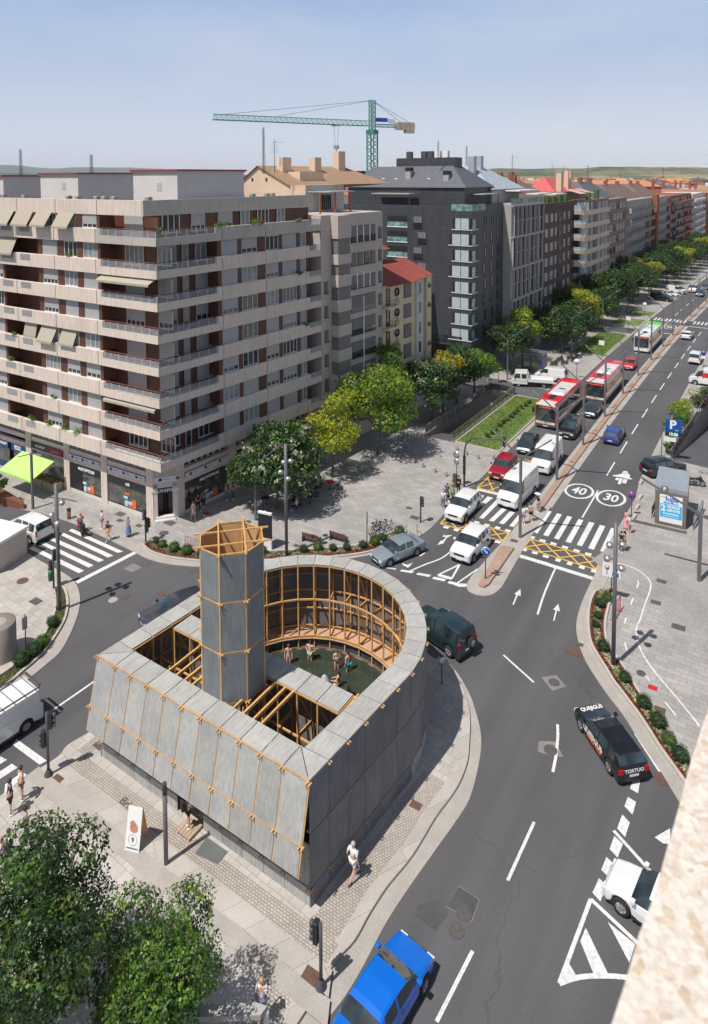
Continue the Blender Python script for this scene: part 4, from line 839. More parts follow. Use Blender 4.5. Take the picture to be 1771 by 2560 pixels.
# greengrocer, clinic and tyre shop
M['maroon'] = mat('maroon_sign', (.2, .015, .03), .5, .1, 2.); M['tealblue'] = mat('deep_blue_sign', (.012, .05, .14), .5, .1, 2.); M['lime'] = mat('lime_awning', (.42, .72, .18), .8, .05, 1.5)
bay(ML, -20.15, -15.0, 'x'); lbox(ML, -20.1, -17.6, LG-.1, LG+.1, 3.2, 3.85, 'shop_sign', M['sign_black']); lbox(ML, -17.58, -15.05, LG-.1, LG+.1, 3.2, 3.85, 'shop_sign', M['maroon'])
text_mesh('ECOSPORT', .32, 'sign_lettering', b1, M['white'], upright(ML, -18.6, LG-.11, 3.52), .01, .008); text_mesh('www.ecosport.es', .17, 'sign_lettering', b1, M['white'], upright(ML, -16.2, LG-.11, 3.5), .01)
lbox(ML, -20.1, -15.05, LG+.25, LG+.3, .4, 2.95, 'shop_window', M['shopglass'])
bay(ML, -27.05, -21.15, 'x')
for a, b in ((-27, -24.2), (-23.6, -21.2)):
    lbox(ML, a, b, LG-.05, LG+.2, 2.2, 2.95, 'shop_sign', M['tealblue']); lbox(ML, a+.1, b-.1, LG+.15, LG+.2, .5, 2.2, 'shop_window', M['shopglass'])
text_mesh('MOVILIFT', .4, 'sign_lettering', b1, M['white'], upright(ML, -25.2, LG-.06, 2.65), .01, .01); text_mesh('SERVICIO\nTÉCNICO', .26, 'sign_lettering', b1, M['white'], upright(ML, -22.5, LG-.06, 2.6), .01, .01)
lbox(ML, -27, -21.2, LG-.03, LG+.1, .1, .5, 'shop_plinth', M['tealblue'])
bay(ML, -33.1, -28.1, 'x')
# right side shops in the shade
bay(MR, 9.85, 15.15, 'x'); lbox(MR, 9.9, 15.1, LG-.12, LG+.1, 2.3, 2.95, 'shop_sign', mat('blue_shop_sign', (.02, .16, .33), .5, .05, 2.)); lbox(MR, 10, 15, LG+.1, LG+.15, .4, 2.3, 'shop_window', M['shopglass'])
lbox(MR, 13.9, 14.7, LG-.16, LG-.1, 2.35, 2.9, 'shop_sign', mat('green_logo', (.05, .4, .1), .5, .05, 2.)); text_mesh('M', .4, 'sign_lettering', b1, M['white'], upright(MR, 14.3, LG-.17, 2.62), .01, .02)
bay(MR, 16.15, 20.5, 'x'); lbox(MR, 16.2, 20.5, LG+.1, LG+.15, .4, 2.9, 'shop_window', M['shopglass'])
# chamfered entrance
pl_, pr_ = (ML @ Vector((cutL-.1, LG, 0))), (MR @ Vector((2.75, LG, 0))); dv = (pr_-pl_); ea_ = math.atan2(dv.y, dv.x); ME = Matrix.Translation(pl_) @ Matrix.Rotation(ea_, 4, 'Z'); EL = dv.length
lbox(ME, 0, .35, 0, .4, .04, 3.3, 'entrance_pier', M['marble']); lbox(ME, EL-.45, EL, 0, .4, .04, 3.3, 'entrance_pier', M['marble']); lbox(ME, 0, EL, 0, .4, 2.95, 3.5, 'lintel', M['conc']); lbox(ME, .0, EL, -.05, .1, 3.5, 3.95, 'banner', M['banner'])
lbox(ME, .35, EL-.45, .0, .3, 2.35, 2.95, 'shop_fascia', M['sign_black']); text_mesh('MULTIÓPTICAS', .36, 'sign_lettering', b1, M['white'], upright(ME, EL/2, -.03, 2.66), .02, .014); lbox(ME, .35, EL-.45, .9, 1.0, .04, 2.4, 'entrance_door', mat('brown_parquet_wall', (.1, .06, .04), .5, .2, 2.)); lbox(ME, 0, EL, .0, .4, 3.95, 5.5, 'upper_wall', M['conc_dirty'])
for i in range(2): cx_ = .6 + i*1.5; g = MB(ME); g.add([(cx_ + .17*math.cos(a), -.06, 3.72+.15*math.sin(a)) for a in [2*math.pi*j/12 for j in range(12)]], [tuple(range(12))]); g.build('logo', b1, M['logo_navy']); text_mesh('i DENTAL', .13, 'banner_text', b1, M['logo_navy'], upright(ME, cx_+.55, -.06, 3.72), .003)
for i in range(2): lbox(ME, .2-i*.0, EL-.3, -.5-.3*i+.3, .3, .04, .30-.12*i, 'step', M['marble']) if i == 0 else lbox(ME, .1, EL-.2, -.55, -.2, .04, .16, 'step', M['marble'])
# awnings on the upper storeys
def awning(Mx, x0, x1, z, drop, outw, par, name='awning', mt=None, valance=True):
    g = MB(Mx); zt = z; n = 1
    g.add([(x0, .3, zt), (x1, .3, zt), (x1, .3-outw, zt-drop), (x0, .3-outw, zt-drop), (x0, .3, zt-.02), (x1, .3, zt-.02), (x1, .3-outw, zt-drop-.02), (x0, .3-outw, zt-drop-.02)], [(0, 3, 2, 1), (4, 5, 6, 7), (0, 1, 5, 4), (1, 2, 6, 5), (2, 3, 7, 6), (3, 0, 4, 7)])
    if valance: g.box(x0, x1, .29-outw, .31-outw, zt-drop-.2, zt-drop-.01)
    return g.build(name, par, mt or M['striped'])
AW = [(7, -22.8, -20.0, 1.35, .9), (7, -19.6, -17, 1.35, .8), (7, -16.4, -14.1, 1.3, .9), (7, -13.1, -10.8, 1.35, .9), (6, -22.4, -19.8, 1.5, .7), (3, -18.9, -17, 1.2, .25), (3, -16.2, -13.9, 1.35, .7), (3, -13.1, -10.9, 1.3, .55), (5, -7.2, -.5, .35, .8), (1, -7.2, -.6, .2, .35)]
for k, x0, x1, dr, ow in AW: awning(ML, x0, x1, zb(k+1)-.08, dr, ow, b1)
awning(ML, -20.15, -15.05, 3.15, 1.0, 2.5+LG*.0, b1, 'shop_awning', M['lime'])
lbox(ML, -19.6, -19.5, LG-1.0, LG, 28, 28, 'x', M['lime']) if False else None
# ------------------------------------------------------------------ the row along the avenue
def block(name, p0, ang, L, D, z1, mt, label, z0=.04, cat='building'):
    "local frame: x along the street front, y into the block, z up"
    t = thing(name, (p0[0], p0[1], 0), ang, label, cat); g = MB(); g.box(0, L, 0, D, z0, z1); g.build('wall', t, mt); return t
def add(t, name, mt, *boxes, bevel=0):
    if len(boxes) > 1 and name in SPLIT:
        for b in boxes: g = MB(); g.box(*b); g.build(name, t, mt, bevel=bevel)
        return
    g = MB(); [g.box(*b) for b in boxes]; return g.build(name, t, mt, bevel=bevel)
SPLIT = {'bay', 'bay_window', 'bumper_trim', 'sill_trim', 'chimney', 'skylight', 'white_mullion', 'attic_post', 'canopy_post', 'roof_planting', 'terrace_planting', 'shop_window', 'pergola', 'pergola_post', 'roof_vent', 'frosted_pane', 'gable_hatch', 'rack_rail', 'load_bed', 'door', 'loggia', 'loggia_rail', 'skirt', 'roof_rail', 'front_frame', 'foot', 'tread', 'balcony', 'parapet', 'glass_balustrade', 'ledge', 'grid_fin', 'leg', 'wall_end'}
ID4 = Matrix.Identity(4)
M['stone_b'] = bands('pale_limestone', (.47, .41, .36), .62, .1, .75, 2, .07)
M['gable_b'] = bands('peach_render', (.66, .49, .36), .9, .05, .8, 2, .05)
M['tile_tan'] = bands('tan_roof_tiles', (.42, .27, .16), .33, .25, .8, 0, .15)
M['tile_red'] = bands('wine_red_roof_tiles', (.27, .06, .045), .3, .35, .7, 1, .2)
M['cream'] = mat('cream_render', (.62, .52, .34), .8, .08, .6)
M['dark_b'] = bands('anthracite_cladding', (.052, .055, .064), .8, .25, .5, 2, .18)
M['slate'] = bands('grey_slate', (.10, .105, .125), .45, .35, .6, 2, .12)
M['greyw'] = mat('pale_grey_panel', (.37, .35, .33), .7, .08, .6)
M['brick_d'] = bands('dark_brown_brick', (.105, .055, .042), .25, .2, .8, 2, .15)
M['brick_r'] = bands('red_brick', (.27, .085, .045), .25, .15, .8, 2, .15)
M['brick_p'] = bands('pinkish_brick', (.25, .165, .125), .25, .15, .8, 2, .12)
M['creamband'] = mat('cream_band', (.62, .50, .37), .8, .12, .7)
M['zinc'] = mat('zinc_roof', (.36, .40, .44), .4, .06, .5)
M['teal'] = glass('teal_glass', (.16, .27, .26), .1)
M['bluegl'] = mat('pale_blinds', (.42, .5, .52), .3, .1, 1.)
M['tile_brown'] = bands('brown_roof_tiles', (.17, .115, .095), .3, .2, .85, 1, .2)
M['tile_coral'] = bands('coral_red_roof', (.52, .105, .10), .5, .12, .8, 1, .1)
M['pot'] = mat('balcony_plants', (.06, .12, .03), .9, .4, 6.)
a2 = R(85.54); p2 = (-43.62, 60.0)
t2 = block('stone_apartment_house', p2, a2, 11.6, 14, 26.6, M['stone_b'], 'pale limestone apartment house with taupe shutters, next to the concrete corner block')
# corner bay window
add(t2, 'bay', M['stone_b'], *[(1.6, 4.0, -1.1, 0, 6.6 if k == 0 else z, z2) for k, (z, z2) in enumerate([(6.6, 8.7), (10.2, 11.5), (13, 14.3), (15.8, 17.1), (18.6, 19.9), (21.1, 22.2), (24., 26.55)])])
add(t2, 'bay_window', M['shutter_d'], *[(1.75, 3.85, -1.0, 0, a, b) for a, b in ((8.7, 10.2), (11.5, 13), (14.3, 15.8), (17.1, 18.6), (19.9, 21.1), (22.2, 24.))])
for k in range(7):
    z = 6.6 + k*2.72
    for x in ([5.3, 7.8] if k < 4 else [5.3, 6.55, 7.8, 9.05]):
        window(t2, ID4, x, -.03, z+.3, 2.2 if k < 4 else .95, 1.9 if k < 4 or k == 6 else 1.5, 'dpart' if (k+int(x)) % 3 == 0 else 'dshut')
        if k < 4 or k == 6: add(t2, 'window_guard', M['glass'], (x, x+(2.2 if k < 4 else .95), -.14, -.1, z+.3, z+.95))
    window(t2, ID4, 10.75, -.03, z+.5, .6, 1.3, 'dshut')
    if k < 5: window(t2, ID4, .5, -.03, z+.5, .6, 1.3, 'dshut')
add(t2, 'white_mullion', M['white'], *[(x, x+.18, -.1, 0, z0, z1) for z0, z1, xs in ((17.8, 19.6, (6.3, 7.55, 8.8)), (23.2, 25.1, (6.3, 7.55, 8.8)), (6.9, 16.7, (7.55,))) for x in xs])
# set-back attic with pitched roof and south gable
pk = hit(765, 463, Vector((-49.2, 62.2)), a2)
ga = thing('pitched_attic', (pk.x, pk.y, 0), a2); ga.parent = t2; ga.matrix_parent_inverse = Matrix.Identity(4)
ga.parent = None
bpy.data.objects.remove(ga)
loc = Matrix.Rotation(-a2, 4, 'Z') @ (pk - Vector((*p2, 0))); xa, ya, za = loc.x, loc.y, pk.z
add(t2, 'attic_wall', M['stone_b'], (xa, 11.2, ya, 14, 26.5, za)); add(t2, 'terrace_canopy', M['zinc'], (xa+.2, 8.8, 2.2, ya, 29.0, 29.12)); add(t2, 'canopy_post', mat('copper_posts', (.35, .09, .03), .5, .1, 3.), *[(x, x+.16, 2.3, 2.46, 26.6, 29.) for x in (2.6, 5.3, 8.2)])
for x in (1.6, 3.4, 6.6, 7.7): window(t2, ID4, x, ya-.04, 26.9, .9, 1.7, 'dark')
def gp(px, py):      # point in the local gable plane
    q = hit(px, py, pk, a2 + R(90)); return Matrix.Rotation(-a2, 4, 'Z') @ (q - Vector((*p2, 0)))
A_, B_, C_, D_ = gp(579, 479), gp(647, 415), gp(727, 464), gp(764, 463)
g = MB(); g.add([(xa-.02, A_.y, 26), (xa-.02, A_.y, A_.z), (xa-.02, B_.y, B_.z), (xa-.02, C_.y, C_.z), (xa-.02, D_.y, D_.z), (xa-.02, D_.y, 26)], [(0, 1, 2, 3, 4, 5)]); g.build('gable_wall', t2, M['gable_b'])
g = MB(); RL = 17; g.add([(xa-.3, A_.y, A_.z+.05), (xa-.3, B_.y, B_.z+.05), (xa+RL, B_.y, B_.z+.05), (xa+RL+3, A_.y, A_.z+.05), (xa-.3, C_.y, C_.z+.05), (xa+RL+4, C_.y, C_.z+.05)], [(0, 3, 2, 1), (1, 2, 5, 4), (2, 3, 5)]); g.build('roof', t2, M['tile_tan'])
ym = (B_.y + C_.y)/2
for x0, w_, h_, n_ in ((2.4, 1.6, 1.4, 'chimney'), (8.6, 1.3, 1.5, 'chimney'), (14.5, 1.5, 1.9, 'chimney')):
    z_ = B_.z - (1.2 if x0 < 12 else .6) ; y_ = B_.y + (C_.y-B_.y)*(.25 if x0 < 12 else .12); add(t2, n_, M['gable_b'], (xa+x0, xa+x0+w_, y_-.5, y_+.6, z_, z_+h_+.9))
add(t2, 'dormer', M['gable_b'], (xa+3, xa+7.5, C_.y+1.2, C_.y+3.2, C_.z, C_.z+1.7)); add(t2, 'air_conditioner', M['white'], (xa+2.4, xa+3.4, B_.y-1.6, B_.y-.9, B_.z, B_.z+1.)) 
add(t2, 'gable_hatch', M['black'], (xa-.06, xa, gp(632, 449).y-.15, gp(632, 449).y+.15, gp(632, 449).z-.2, gp(632, 449).z+.2), (xa-.06, xa, gp(667, 449).y-.15, gp(667, 449).y+.15, gp(667, 449).z-.2, gp(667, 449).z+.2))
# small cream house with round windows
p3 = (-42.75, 71.7); t3 = block('cream_house', p3, a2, 10.6, 12, 17.4, M['cream'], 'small cream house with round windows, curved balconies and wine-red tiled roofs', .04)
g = MB(); g.add([(-.1, -.8, 17.3), (5.2, -1.0, 17.3), (10.9, -.6, 17.6), (10.9, 4, 19.6), (-.1, 4, 19.8)], [(0, 1, 4), (1, 2, 3, 4)]); g.add([(-.1, 3.4, 21.2), (6.6, 3.4, 21.2), (7.4, 3.4, 20.9), (-.1, 8, 23.6), (5.6, 8, 23.2)], [(0, 1, 4, 3), (1, 2, 4)]); g.build('roof', t3, M['tile_red'])
add(t3, 'attic_wall', M['glass'], (0, 6.6, 4.1, 8, 19, 21.2)); add(t3, 'attic_post', M['white'], *[(x, x+.25, 4.0, 4.12, 19.2, 21.2) for x in (.7, 3.0, 5.4)])
add(t3, 'white_bay', M['render_w'], (7.3, 9.0, -.25, 0, .04, 17.2)); add(t3, 'dark_joint', M['cream'], (9.4, 10.6, -.5, 0, 3.2, 17.5))
for k in range(5):
    z = 4.3 + k*2.62
    g = MB(); g.lathe([(.42, -.02), (.42, .07), (.001, .07)], 20); g.M = None; o = g.build('round_window', t3, M['glass']); o.matrix_local = Matrix.Translation((3.0, -.02, z+1.45)) @ Matrix.Rotation(R(90), 4, 'X')
    g = MB(); g.tube([(.5*math.cos(i*.314), .5*math.sin(i*.314), 0) for i in range(21)], .06, 6, False); o2 = g.build('window_rim', t3, M['black']); o2.matrix_local = Matrix.Translation((3.0, -.06, z+1.45)) @ Matrix.Rotation(R(90), 4, 'X')
    o3 = o.copy(); COL.objects.link(o3); o3.matrix_local = Matrix.Translation((10.0, -.55, z+1.45)) @ Matrix.Rotation(R(90), 4, 'X') @ Matrix.Diagonal((.8, .8, 1, 1)); o4 = o2.copy(); COL.objects.link(o4); o4.matrix_local = o3.matrix_local
    window(t3, ID4, .6, -.03, z+.1, .8, 2.0, 'dark'); window(t3, ID4, 4.6, -.03, z+.5, 1.7, 1.7, 'dshut'); window(t3, ID4, 7.7, -.28, z+.5, .7, 1.6, 'plain')
    g = MB(); g.prism([(0, 0), (0, -.8), (1.2, -1.05), (2.6, -.6), (2.9, 0)], z-.35, z+.0, side=0); g.build('balcony', t3, M['cream'])
    g = MB(); l_ = [(0, -.8), (1.2, -1.05), (2.6, -.6), (2.9, 0)]
    for zz in (.45, .8): [g.bar((*a, z+zz), (*b, z+zz), .04) for a, b in zip(l_, l_[1:])]
    [g.bar((*a, z), (*a, z+.8), .04) for a in l_]; g.build('railing', t3, M['black'])
# anthracite block
p4 = Vector((-41, 94.7, 0)); a4 = R(89.8)
t4 = thing('anthracite_block', p4, a4, 'anthracite-clad apartment block with teal corner windows and a hipped slate roof', 'building')
g = MB(); g.box(0, 12.6, 0, 26, 4.9, 25.55); g.build('wall', t4, M['dark_b']); add(t4, 'ground_floor', M['black'], (1.2, 12.4, 1.2, 25, .04, 4.9)); add(t4, 'shop_window', M['shopglass'], (1.6, 5.4, 1.1, 1.2, .4, 3.2), (6.2, 11.8, 1.1, 1.2, .4, 3.2)); add(t4, 'shop_sign', M['sign_black'], (1.4, 12, 1.0, 1.18, 3.3, 4.2))
add(t4, 'first_floor_glazing', M['glass'], (-.03, .0, 1.5, 22, 5.3, 6.4)); add(t4, 'attic_storey', M['dark_b'], (2.6, 12.6, 2.4, 24, 25.55, 29.0))
add(t4, 'parapet', M['dark_b'], (0, .3, 3.4, 26, 25.55, 26.3), (5.2, 12.6, 0, .3, 25.55, 26.4)); add(t4, 'glass_balustrade', M['teal'], (0.02, .06, 0, 3.4, 25.6, 26.6), (0, 5.2, .02, .06, 25.6, 26.6))
def slope_roof(t, x0, x1, y0, y1, z, zr, in_, mt, name='roof'):
    g = MB(); q = [(x0, y0), (x1, y0), (x1, y1), (x0, y1)]; r_ = [(x0+in_, y0+in_), (x1-in_, y0+in_), (x1-in_, y1-in_), (x0+in_, y1-in_)]
    g.add([(*p, z) for p in q] + [(*p, zr) for p in r_], [(0, 1, 5, 4), (1, 2, 6, 5), (2, 3, 7, 6), (3, 0, 4, 7), (4, 5, 6, 7)]); return g.build(name, t, mt)
slope_roof(t4, 2.3, 14, 2.0, 25, 29.05, 32.5, 4.2, M['slate']); add(t4, 'plant_deck', M['dark_b'], (7, 9.6, 6, 17, 32.4, 33.9))
for y in (7.6, 9.0, 10.4, 11.6, 14.4): add(t4, 'air_conditioner', M['white'] if y < 10 else M['steel_dark'], (7.4, 8.2, y, y+.9, 33.9, 35.0))
for x, y, z in ((3.6, 5.6, 29.6), (3.9, 12.6, 30.2), (3.5, 21.8, 29.7)): add(t4, 'chimney', M['greyw'], (x, x+1., y, y+.9, z, z+1.5)); add(t4, 'chimney_cap', M['black'], (x-.05, x+1.05, y-.05, y+.95, z+1.5, z+2.1))
add(t4, 'skylight', M['white'], *[(3.9, 4.5, y, y+.5, 30.38, 30.56) for y in (9, 15, 17.5, 19.2)])
for k in range(8):
    z = 5.6 + k*2.45
    zz = 6.5 + k*2.41
    j = (k % 2)*.5
    # corner glazing: band with frosted panes on the south side and clear glass on the avenue side
    add(t4, 'corner_recess', M['black'], (-.015, 2.2, -.015, 3.6-j, zz-.55, zz+1.15)); add(t4, 'corner_sill', M['white'], (-.08, 2.3, -.08, 3.8-j, zz-.66, zz-.56))
    add(t4, 'frosted_pane', M['bluegl'], (-.03, -.016, .5, 1.75, zz-.5, zz+1.1), (-.03, -.016, 1.85, 3.2-j, zz-.5, zz+1.1)); add(t4, 'corner_glass', M['teal'], (0.1, 1.3, -.03, -.016, zz-.5, zz+1.0))
    for i, x in enumerate((4.3+j, 7.2+j, 9.9, )): window(t4, ID4, x, -.02, zz-.5, .75, 1.75, 'dark')
    for y in (7.6+j*1.5, 18.):
        if k > 1 or y > 10:
            o = bpy.data.objects.new('window', window_mesh(1.5, 1.7, 'dpart')); COL.objects.link(o); o.parent = t4; o.matrix_local = Matrix.Translation((-.02, y+1.5, zz-.5)) @ Matrix.Rotation(R(-90), 4, 'Z')
    if k > 3: add(t4, 'loggia', M['black'], (-.02, 0, 11., 14.6, zz-.5, zz+1.2)); add(t4, 'loggia_glass', M['teal'], (-.05, -.02, 11., 14.6, zz-.5, zz+.25)); add(t4, 'loggia_sill', M['white'], (-.09, -.0, 10.9, 14.7, zz-.62, zz-.5))
add(t4, 'pergola', M['greyw'], (-.3, 2.2, 10.5, 17.5, 28.0, 28.15), (5.0, 11.5, .2, 2.2, 27.9, 28.05)); add(t4, 'pergola_post', M['steel_dark'], (0, .12, 10.6, 10.72, 26, 28), (0, .12, 17, 17.12, 26, 28), (11.2, 11.32, .3, .42, 26, 28), (7.6, 7.72, .3, .42, 26, 28))
# zinc-roofed neighbour behind and grid-fronted block
p5 = (-39.6, 107.4); t5 = block('grid_fronted_block', p5, a4, 15.9, 20, 26.2, M['greyw'], 'pale grey block with a grid front of narrow windows and a zinc roof')
rw5 = random.Random(5)
for k in range(4):
    zz = 5.2 + k*5.25
    for i, (x, w_) in enumerate([(.7, 1.0), (2.3, 1.5), (4.9, 1.0), (6.5, 1.3), (9.0, 1.5), (11.3, 1.0), (13.2, 1.9)]):
        for h in (0, 2.45): window(t5, ID4, x + (.5 if k % 2 else 0), -.02, zz+h+.15, w_, 2.15, 'dark')
add(t5, 'grid_fin', M['greyw'], *[(x, x+.28, -.32, 0, z0, z0+4.9) for k, z0 in enumerate((5.1, 10.35, 15.6, 20.85)) for x in [xx + (.5 if k % 2 else 0) for xx in (.2, 1.85, 4.2, 6.0, 8.3, 10.8, 12.7, 15.2)]]); add(t5, 'ledge', M['greyw'], *[(0, 15.9, -.36, 0, z, z+.32) for z in (4.8, 10.05, 15.3, 20.55, 25.75)])
add(t5, 'attic_storey', M['greyw'], (0, 13, 3.4, 20, 26.2, 28.6)); slope_roof(t5, -.5, 15, 3, 22, 28.6, 33.0, 6.5, M['zinc']); add(t5, 'chimney', M['zinc'], (2, 3.2, 7.5, 8.6, 31, 34.2), (6.2, 7.4, 8, 9.2, 31, 34.4)); add(t5, 'white_canopy', M['white'], (5, 15.6, .4, 3, 28.2, 28.4)); add(t5, 'balustrade', M['teal'], (0.1, 15.8, .05, .1, 26.2, 27.1))
# brown brick block
p6 = (-40.8, 123.6); t6 = block('brown_brick_block', p6, a4, 25, 18, 24.6, M['brick_d'], 'dark brown brick block with rows of small white-shuttered windows and a roof garden')
for k in range(7):
    z = 4.3 + k*2.82
    for x, w_ in ((5.2, 1.6), (8.4, 1.6), (11.4, 1.0), (17.2, 1.0), (20.4, 1.0)): window(t6, ID4, x, -.02, z+.7, w_, 1.5, rw5.choice(['shut', 'shut', 'part']))
    add(t6, 'loggia', M['black'], (13.6, 15.6, -.03, 0, z+.3, z+2.5), (.8, 3.8, -.03, 0, z+.3, z+2.5)); add(t6, 'loggia_rail', M['steel_dark'], (13.6, 15.6, -.14, -.1, z+.3, z+1.2), (.8, 3.8, -.14, -.1, z+.3, z+1.2))
    add(t6, 'end_balcony', M['brick_d'], (23.2, 25, -1.6, 0, z+.1, z+.3)); add(t6, 'end_rail', M['steel_dark'], (23.2, 25, -1.62, -1.55, z+.3, z+1.3), (24.95, 25, -1.55, 0, z+.3, z+1.3))
add(t6, 'roof_parapet', M['brick_d'], (0, 25, -.6, .3, 24.6, 25.6)); slope_roof(t6, 0, 25, 4, 18, 25.6, 30., 6., M['tile_brown']); add(t6, 'chimney', M['brick_r'], (3, 4, 8, 9, 28, 31.5), (8, 9, 7, 8, 28, 31.), (12, 13, 9, 10, 28, 31.6)); add(t6, 'pergola', M['white'], (3, 12, .8, 3, 27.3, 27.5), (14, 22, .8, 3, 27, 27.2)); add(t6, 'roof_planting', M['pot'], *[(x, x+1.6, .1, .8, 25.6, 26.6+.3*(x % 2)) for x in (2.5, 7, 11, 15, 19)])
# cream building with a rounded corner
p7 = (-40.3, 152.6); t7 = thing('round_corner_block', (*p7, 0), a4, 'cream and brick block with a rounded bay corner, under striped terrace awnings', 'building')
def rc(r0, off_): return [(r0 - (r0+off_)*math.cos(a), r0 - (r0+off_)*math.sin(a)) for a in [R(i*11.25) for i in range(9)]]
def ringp(off_): return rc(7., off_) + [(25, -off_), (25, 16), (-off_, 16)]
g = MB(); g.prism(ringp(0)[::-1], .04, 25.3, side=0); g.build('wall', t7, M['brick_p'])
for k in range(7):
    z = 4.2 + k*2.95
    g = MB(); g.prism(ringp(.35)[::-1], z, z+1.15, side=0); g.build('cream_band', t7, M['creamband'])
    g = MB(); q = rc(7., .12); g.prism((q[1:8] + [(6.9, 6.9)])[::-1], z+1.15, z+2.9, side=0); g.build('bay_glazing', t7, M['bluegl'])
    g = MB(); [g.bar((*p, z+1.15), (*p, z+2.9), .1) for p in rc(7., .16)[1:8]]; g.build('bay_mullion', t7, M['frame_w'])
    window(t7, ID4, 8.0, -.02, z+1.2, 1.6, 1.6, 'cur'); add(t7, 'loggia', M['black'], (10.4, 12.2, -.03, 0, z+1.15, z+2.9)); 
    for x in (14.5, 18.5, 21.5): window(t7, ID4, x, -.02, z+1.2, 2.2, 1.5, rw5.choice(['shut', 'cur', 'open']))
slope_roof(t7, 1, 25, 5, 16, 25.6, 30.4, 5.4, M['tile_coral']); add(t7, 'chimney', M['gable_b'], (5, 6.3, 6, 7.2, 27, 31.5), (14, 15, 7, 8, 27, 32), (16, 17, 7, 8, 27, 32)); add(t7, 'attic_wall', M['brick_p'], (2, 24, 4.5, 15, 25.3, 27.2))
for x0, x1 in ((1.5, 7.5), (9, 14)):
    g = MB(); g.add([(x0, 4.2, 27.8), (x1, 4.2, 27.8), (x1, .8, 26.8), (x0, .8, 26.8)], [(0, 3, 2, 1)]); g.build('terrace_awning', t7, mat('faded_pink_awning', (.55, .33, .3), .8, .08, 2.))
add(t7, 'terrace_planting', M['pot'], (8, 9, .3, 1.2, 25.3, 27.), (15, 16.4, .3, 1.2, 25.3, 27.4), (.5, 1.3, 3, 5, 25.3, 26.4))
def simple(name, y0, y1, zt, mt, label, kind, base_x=-40.4, roof=None, spec=None):
    L = y1-y0; t = block(name, (base_x, y0), a4, L, 16, zt, mt, label); n = max(2, int((zt-4)/2.9))
    for k in range(n):
        z = 4.2 + k*(zt-4.6)/n
        if kind == 'balc':
            add(t, 'balcony', M['greyw'], (.6, L-.6, -1.3, 0, z+.05, z+.25)); add(t, 'balcony_rail', M['steel_dark'], (.6, L-.6, -1.32, -1.26, z+.25, z+1.2)); add(t, 'balcony_end', M['greyw'], (.6, .75, -1.3, 0, z+.25, z+1.5))
            for i in range(int(L/2.2)): window(t, ID4, .9+i*2.2, -.02, z+.4, 1.1, 1.9, rw5.choice(['shut', 'open', 'cur']))
        elif kind == 'dark':
            add(t, 'balcony', spec or M['brick_r'], (L*.42, L-1, -1.5, 0, z+.1, z+1.1)); add(t, 'dark_balcony', M['steel_dark'], (L*.12, L*.40, -1.5, 0, z+.1, z+1.1))
            for i in range(int(L/4)): window(t, ID4, 1+i*4., -.02, z+1.1, 1.8, 1.5, rw5.choice(['dark', 'shut']))
        elif kind == 'white':
            g = MB(); g.prism([(.5, 0), (.9, -1.4), (L*.45, -1.7), (L*.5, 0)], z+.1, z+1.1, side=0); g.prism([(L*.55, 0), (L*.58, -1.4), (L*.9, -1.6), (L-.5, 0)], z+.1, z+1.1, side=0); g.build('balcony', t, M['render_w'])
            for i in range(int(L/4)): window(t, ID4, 1+i*4., -.02, z+1., 1.8, 1.6, 'open')
        else:
            for i in range(int(L/3.6)): window(t, ID4, 1+i*3.6, -.02, z+.8, 1.9, 1.5, rw5.choice(['shut', 'cur', 'dark']))
            add(t, 'floor_band', spec or M['greyw'], (0, L, -.12, 0, z, z+.5))
    if roof: slope_roof(t, 0, L, 3, 16, zt+.1, zt+4.4, 5.5, roof)
    add(t, 'chimney', M['brick_r'], (L*.3, L*.3+1, 8, 9, zt+2, zt+5.6), (L*.7, L*.7+1, 8, 9, zt+2, zt+5.3))
    return t
simple('brown_terrace_block', 175.7, 199., 24.8, M['brick_p'], 'brown-grey brick block beyond the round-cornered block, with planted roof edge', 'plain', roof=M['slate'], spec=M['brick_p'])
simple('long_balcony_block', 199.3, 237, 23.8, M['concrete'], 'long grey block whose whole front is balconies with grey railings', 'balc', roof=M['tile_brown'])
t10 = simple('narrow_block', 237.3, 267, 23.6, M['greyw'], 'pale block with a tall red brick strip up its near edge', 'balc', roof=M['tile_brown']); add(t10, 'brick_strip', M['brick_r'], (-.1, 3.5, -1.7, 0, .1, 24.6))
simple('red_brick_block', 267.3, 324, 23.3, M['brick_r'], 'red brick block with near-black balcony fronts', 'dark', base_x=-39.7, roof=None)
simple('white_balcony_block', 324.4, 362, 22.8, M['render_w'], 'white block with rounded balconies, beyond the red brick block', 'white', base_x=-39.)
simple('far_grey_block', 362.4, 420, 21.9, M['concrete'], 'grey apartment block at the far end of the row', 'plain', base_x=-38.6)
# masts and aerials
def aerial(loc, h, kind, label):
    t = thing('aerial', loc, .6, label, 'aerial', None); g = MB(); g.tube([(0, 0, 0), (0, 0, h)], .05 if h > 5 else .035, 5); g.build('mast', t, M['steel_dark'])
    g = MB()
    if kind == 1:
        for i in range(5): g.bar((-.5+.05*i, 0, h*.62+i*h*.07), (.5-.05*i, 0, h*.62+i*h*.07), .03)
        g.bar((0, 0, h*.93), (h*.3, .1, h*.9), .03)
    else:
        for i in range(10): z = h*.1*i; g.bar((-.18, 0, z), (.18, 0, z+h*.09), .025); g.bar((.18, 0, z), (-.18, 0, z+h*.09), .025)
        g.bar((.2, 0, 0), (.08, 0, h*.95), .03); g.bar((-.2, 0, 0), (-.08, 0, h*.95), .03)
    g.build('dipoles', t, M['steel_dark'])
q = hit(54, 455, C0 + Vector((0, 8, 0)), AL); aerial((q.x, q.y, 31.1), hit(54, 372, C0 + Vector((0, 8, 0)), AL).z - 31.1, 0, 'lattice aerial mast on the leftmost roof house')
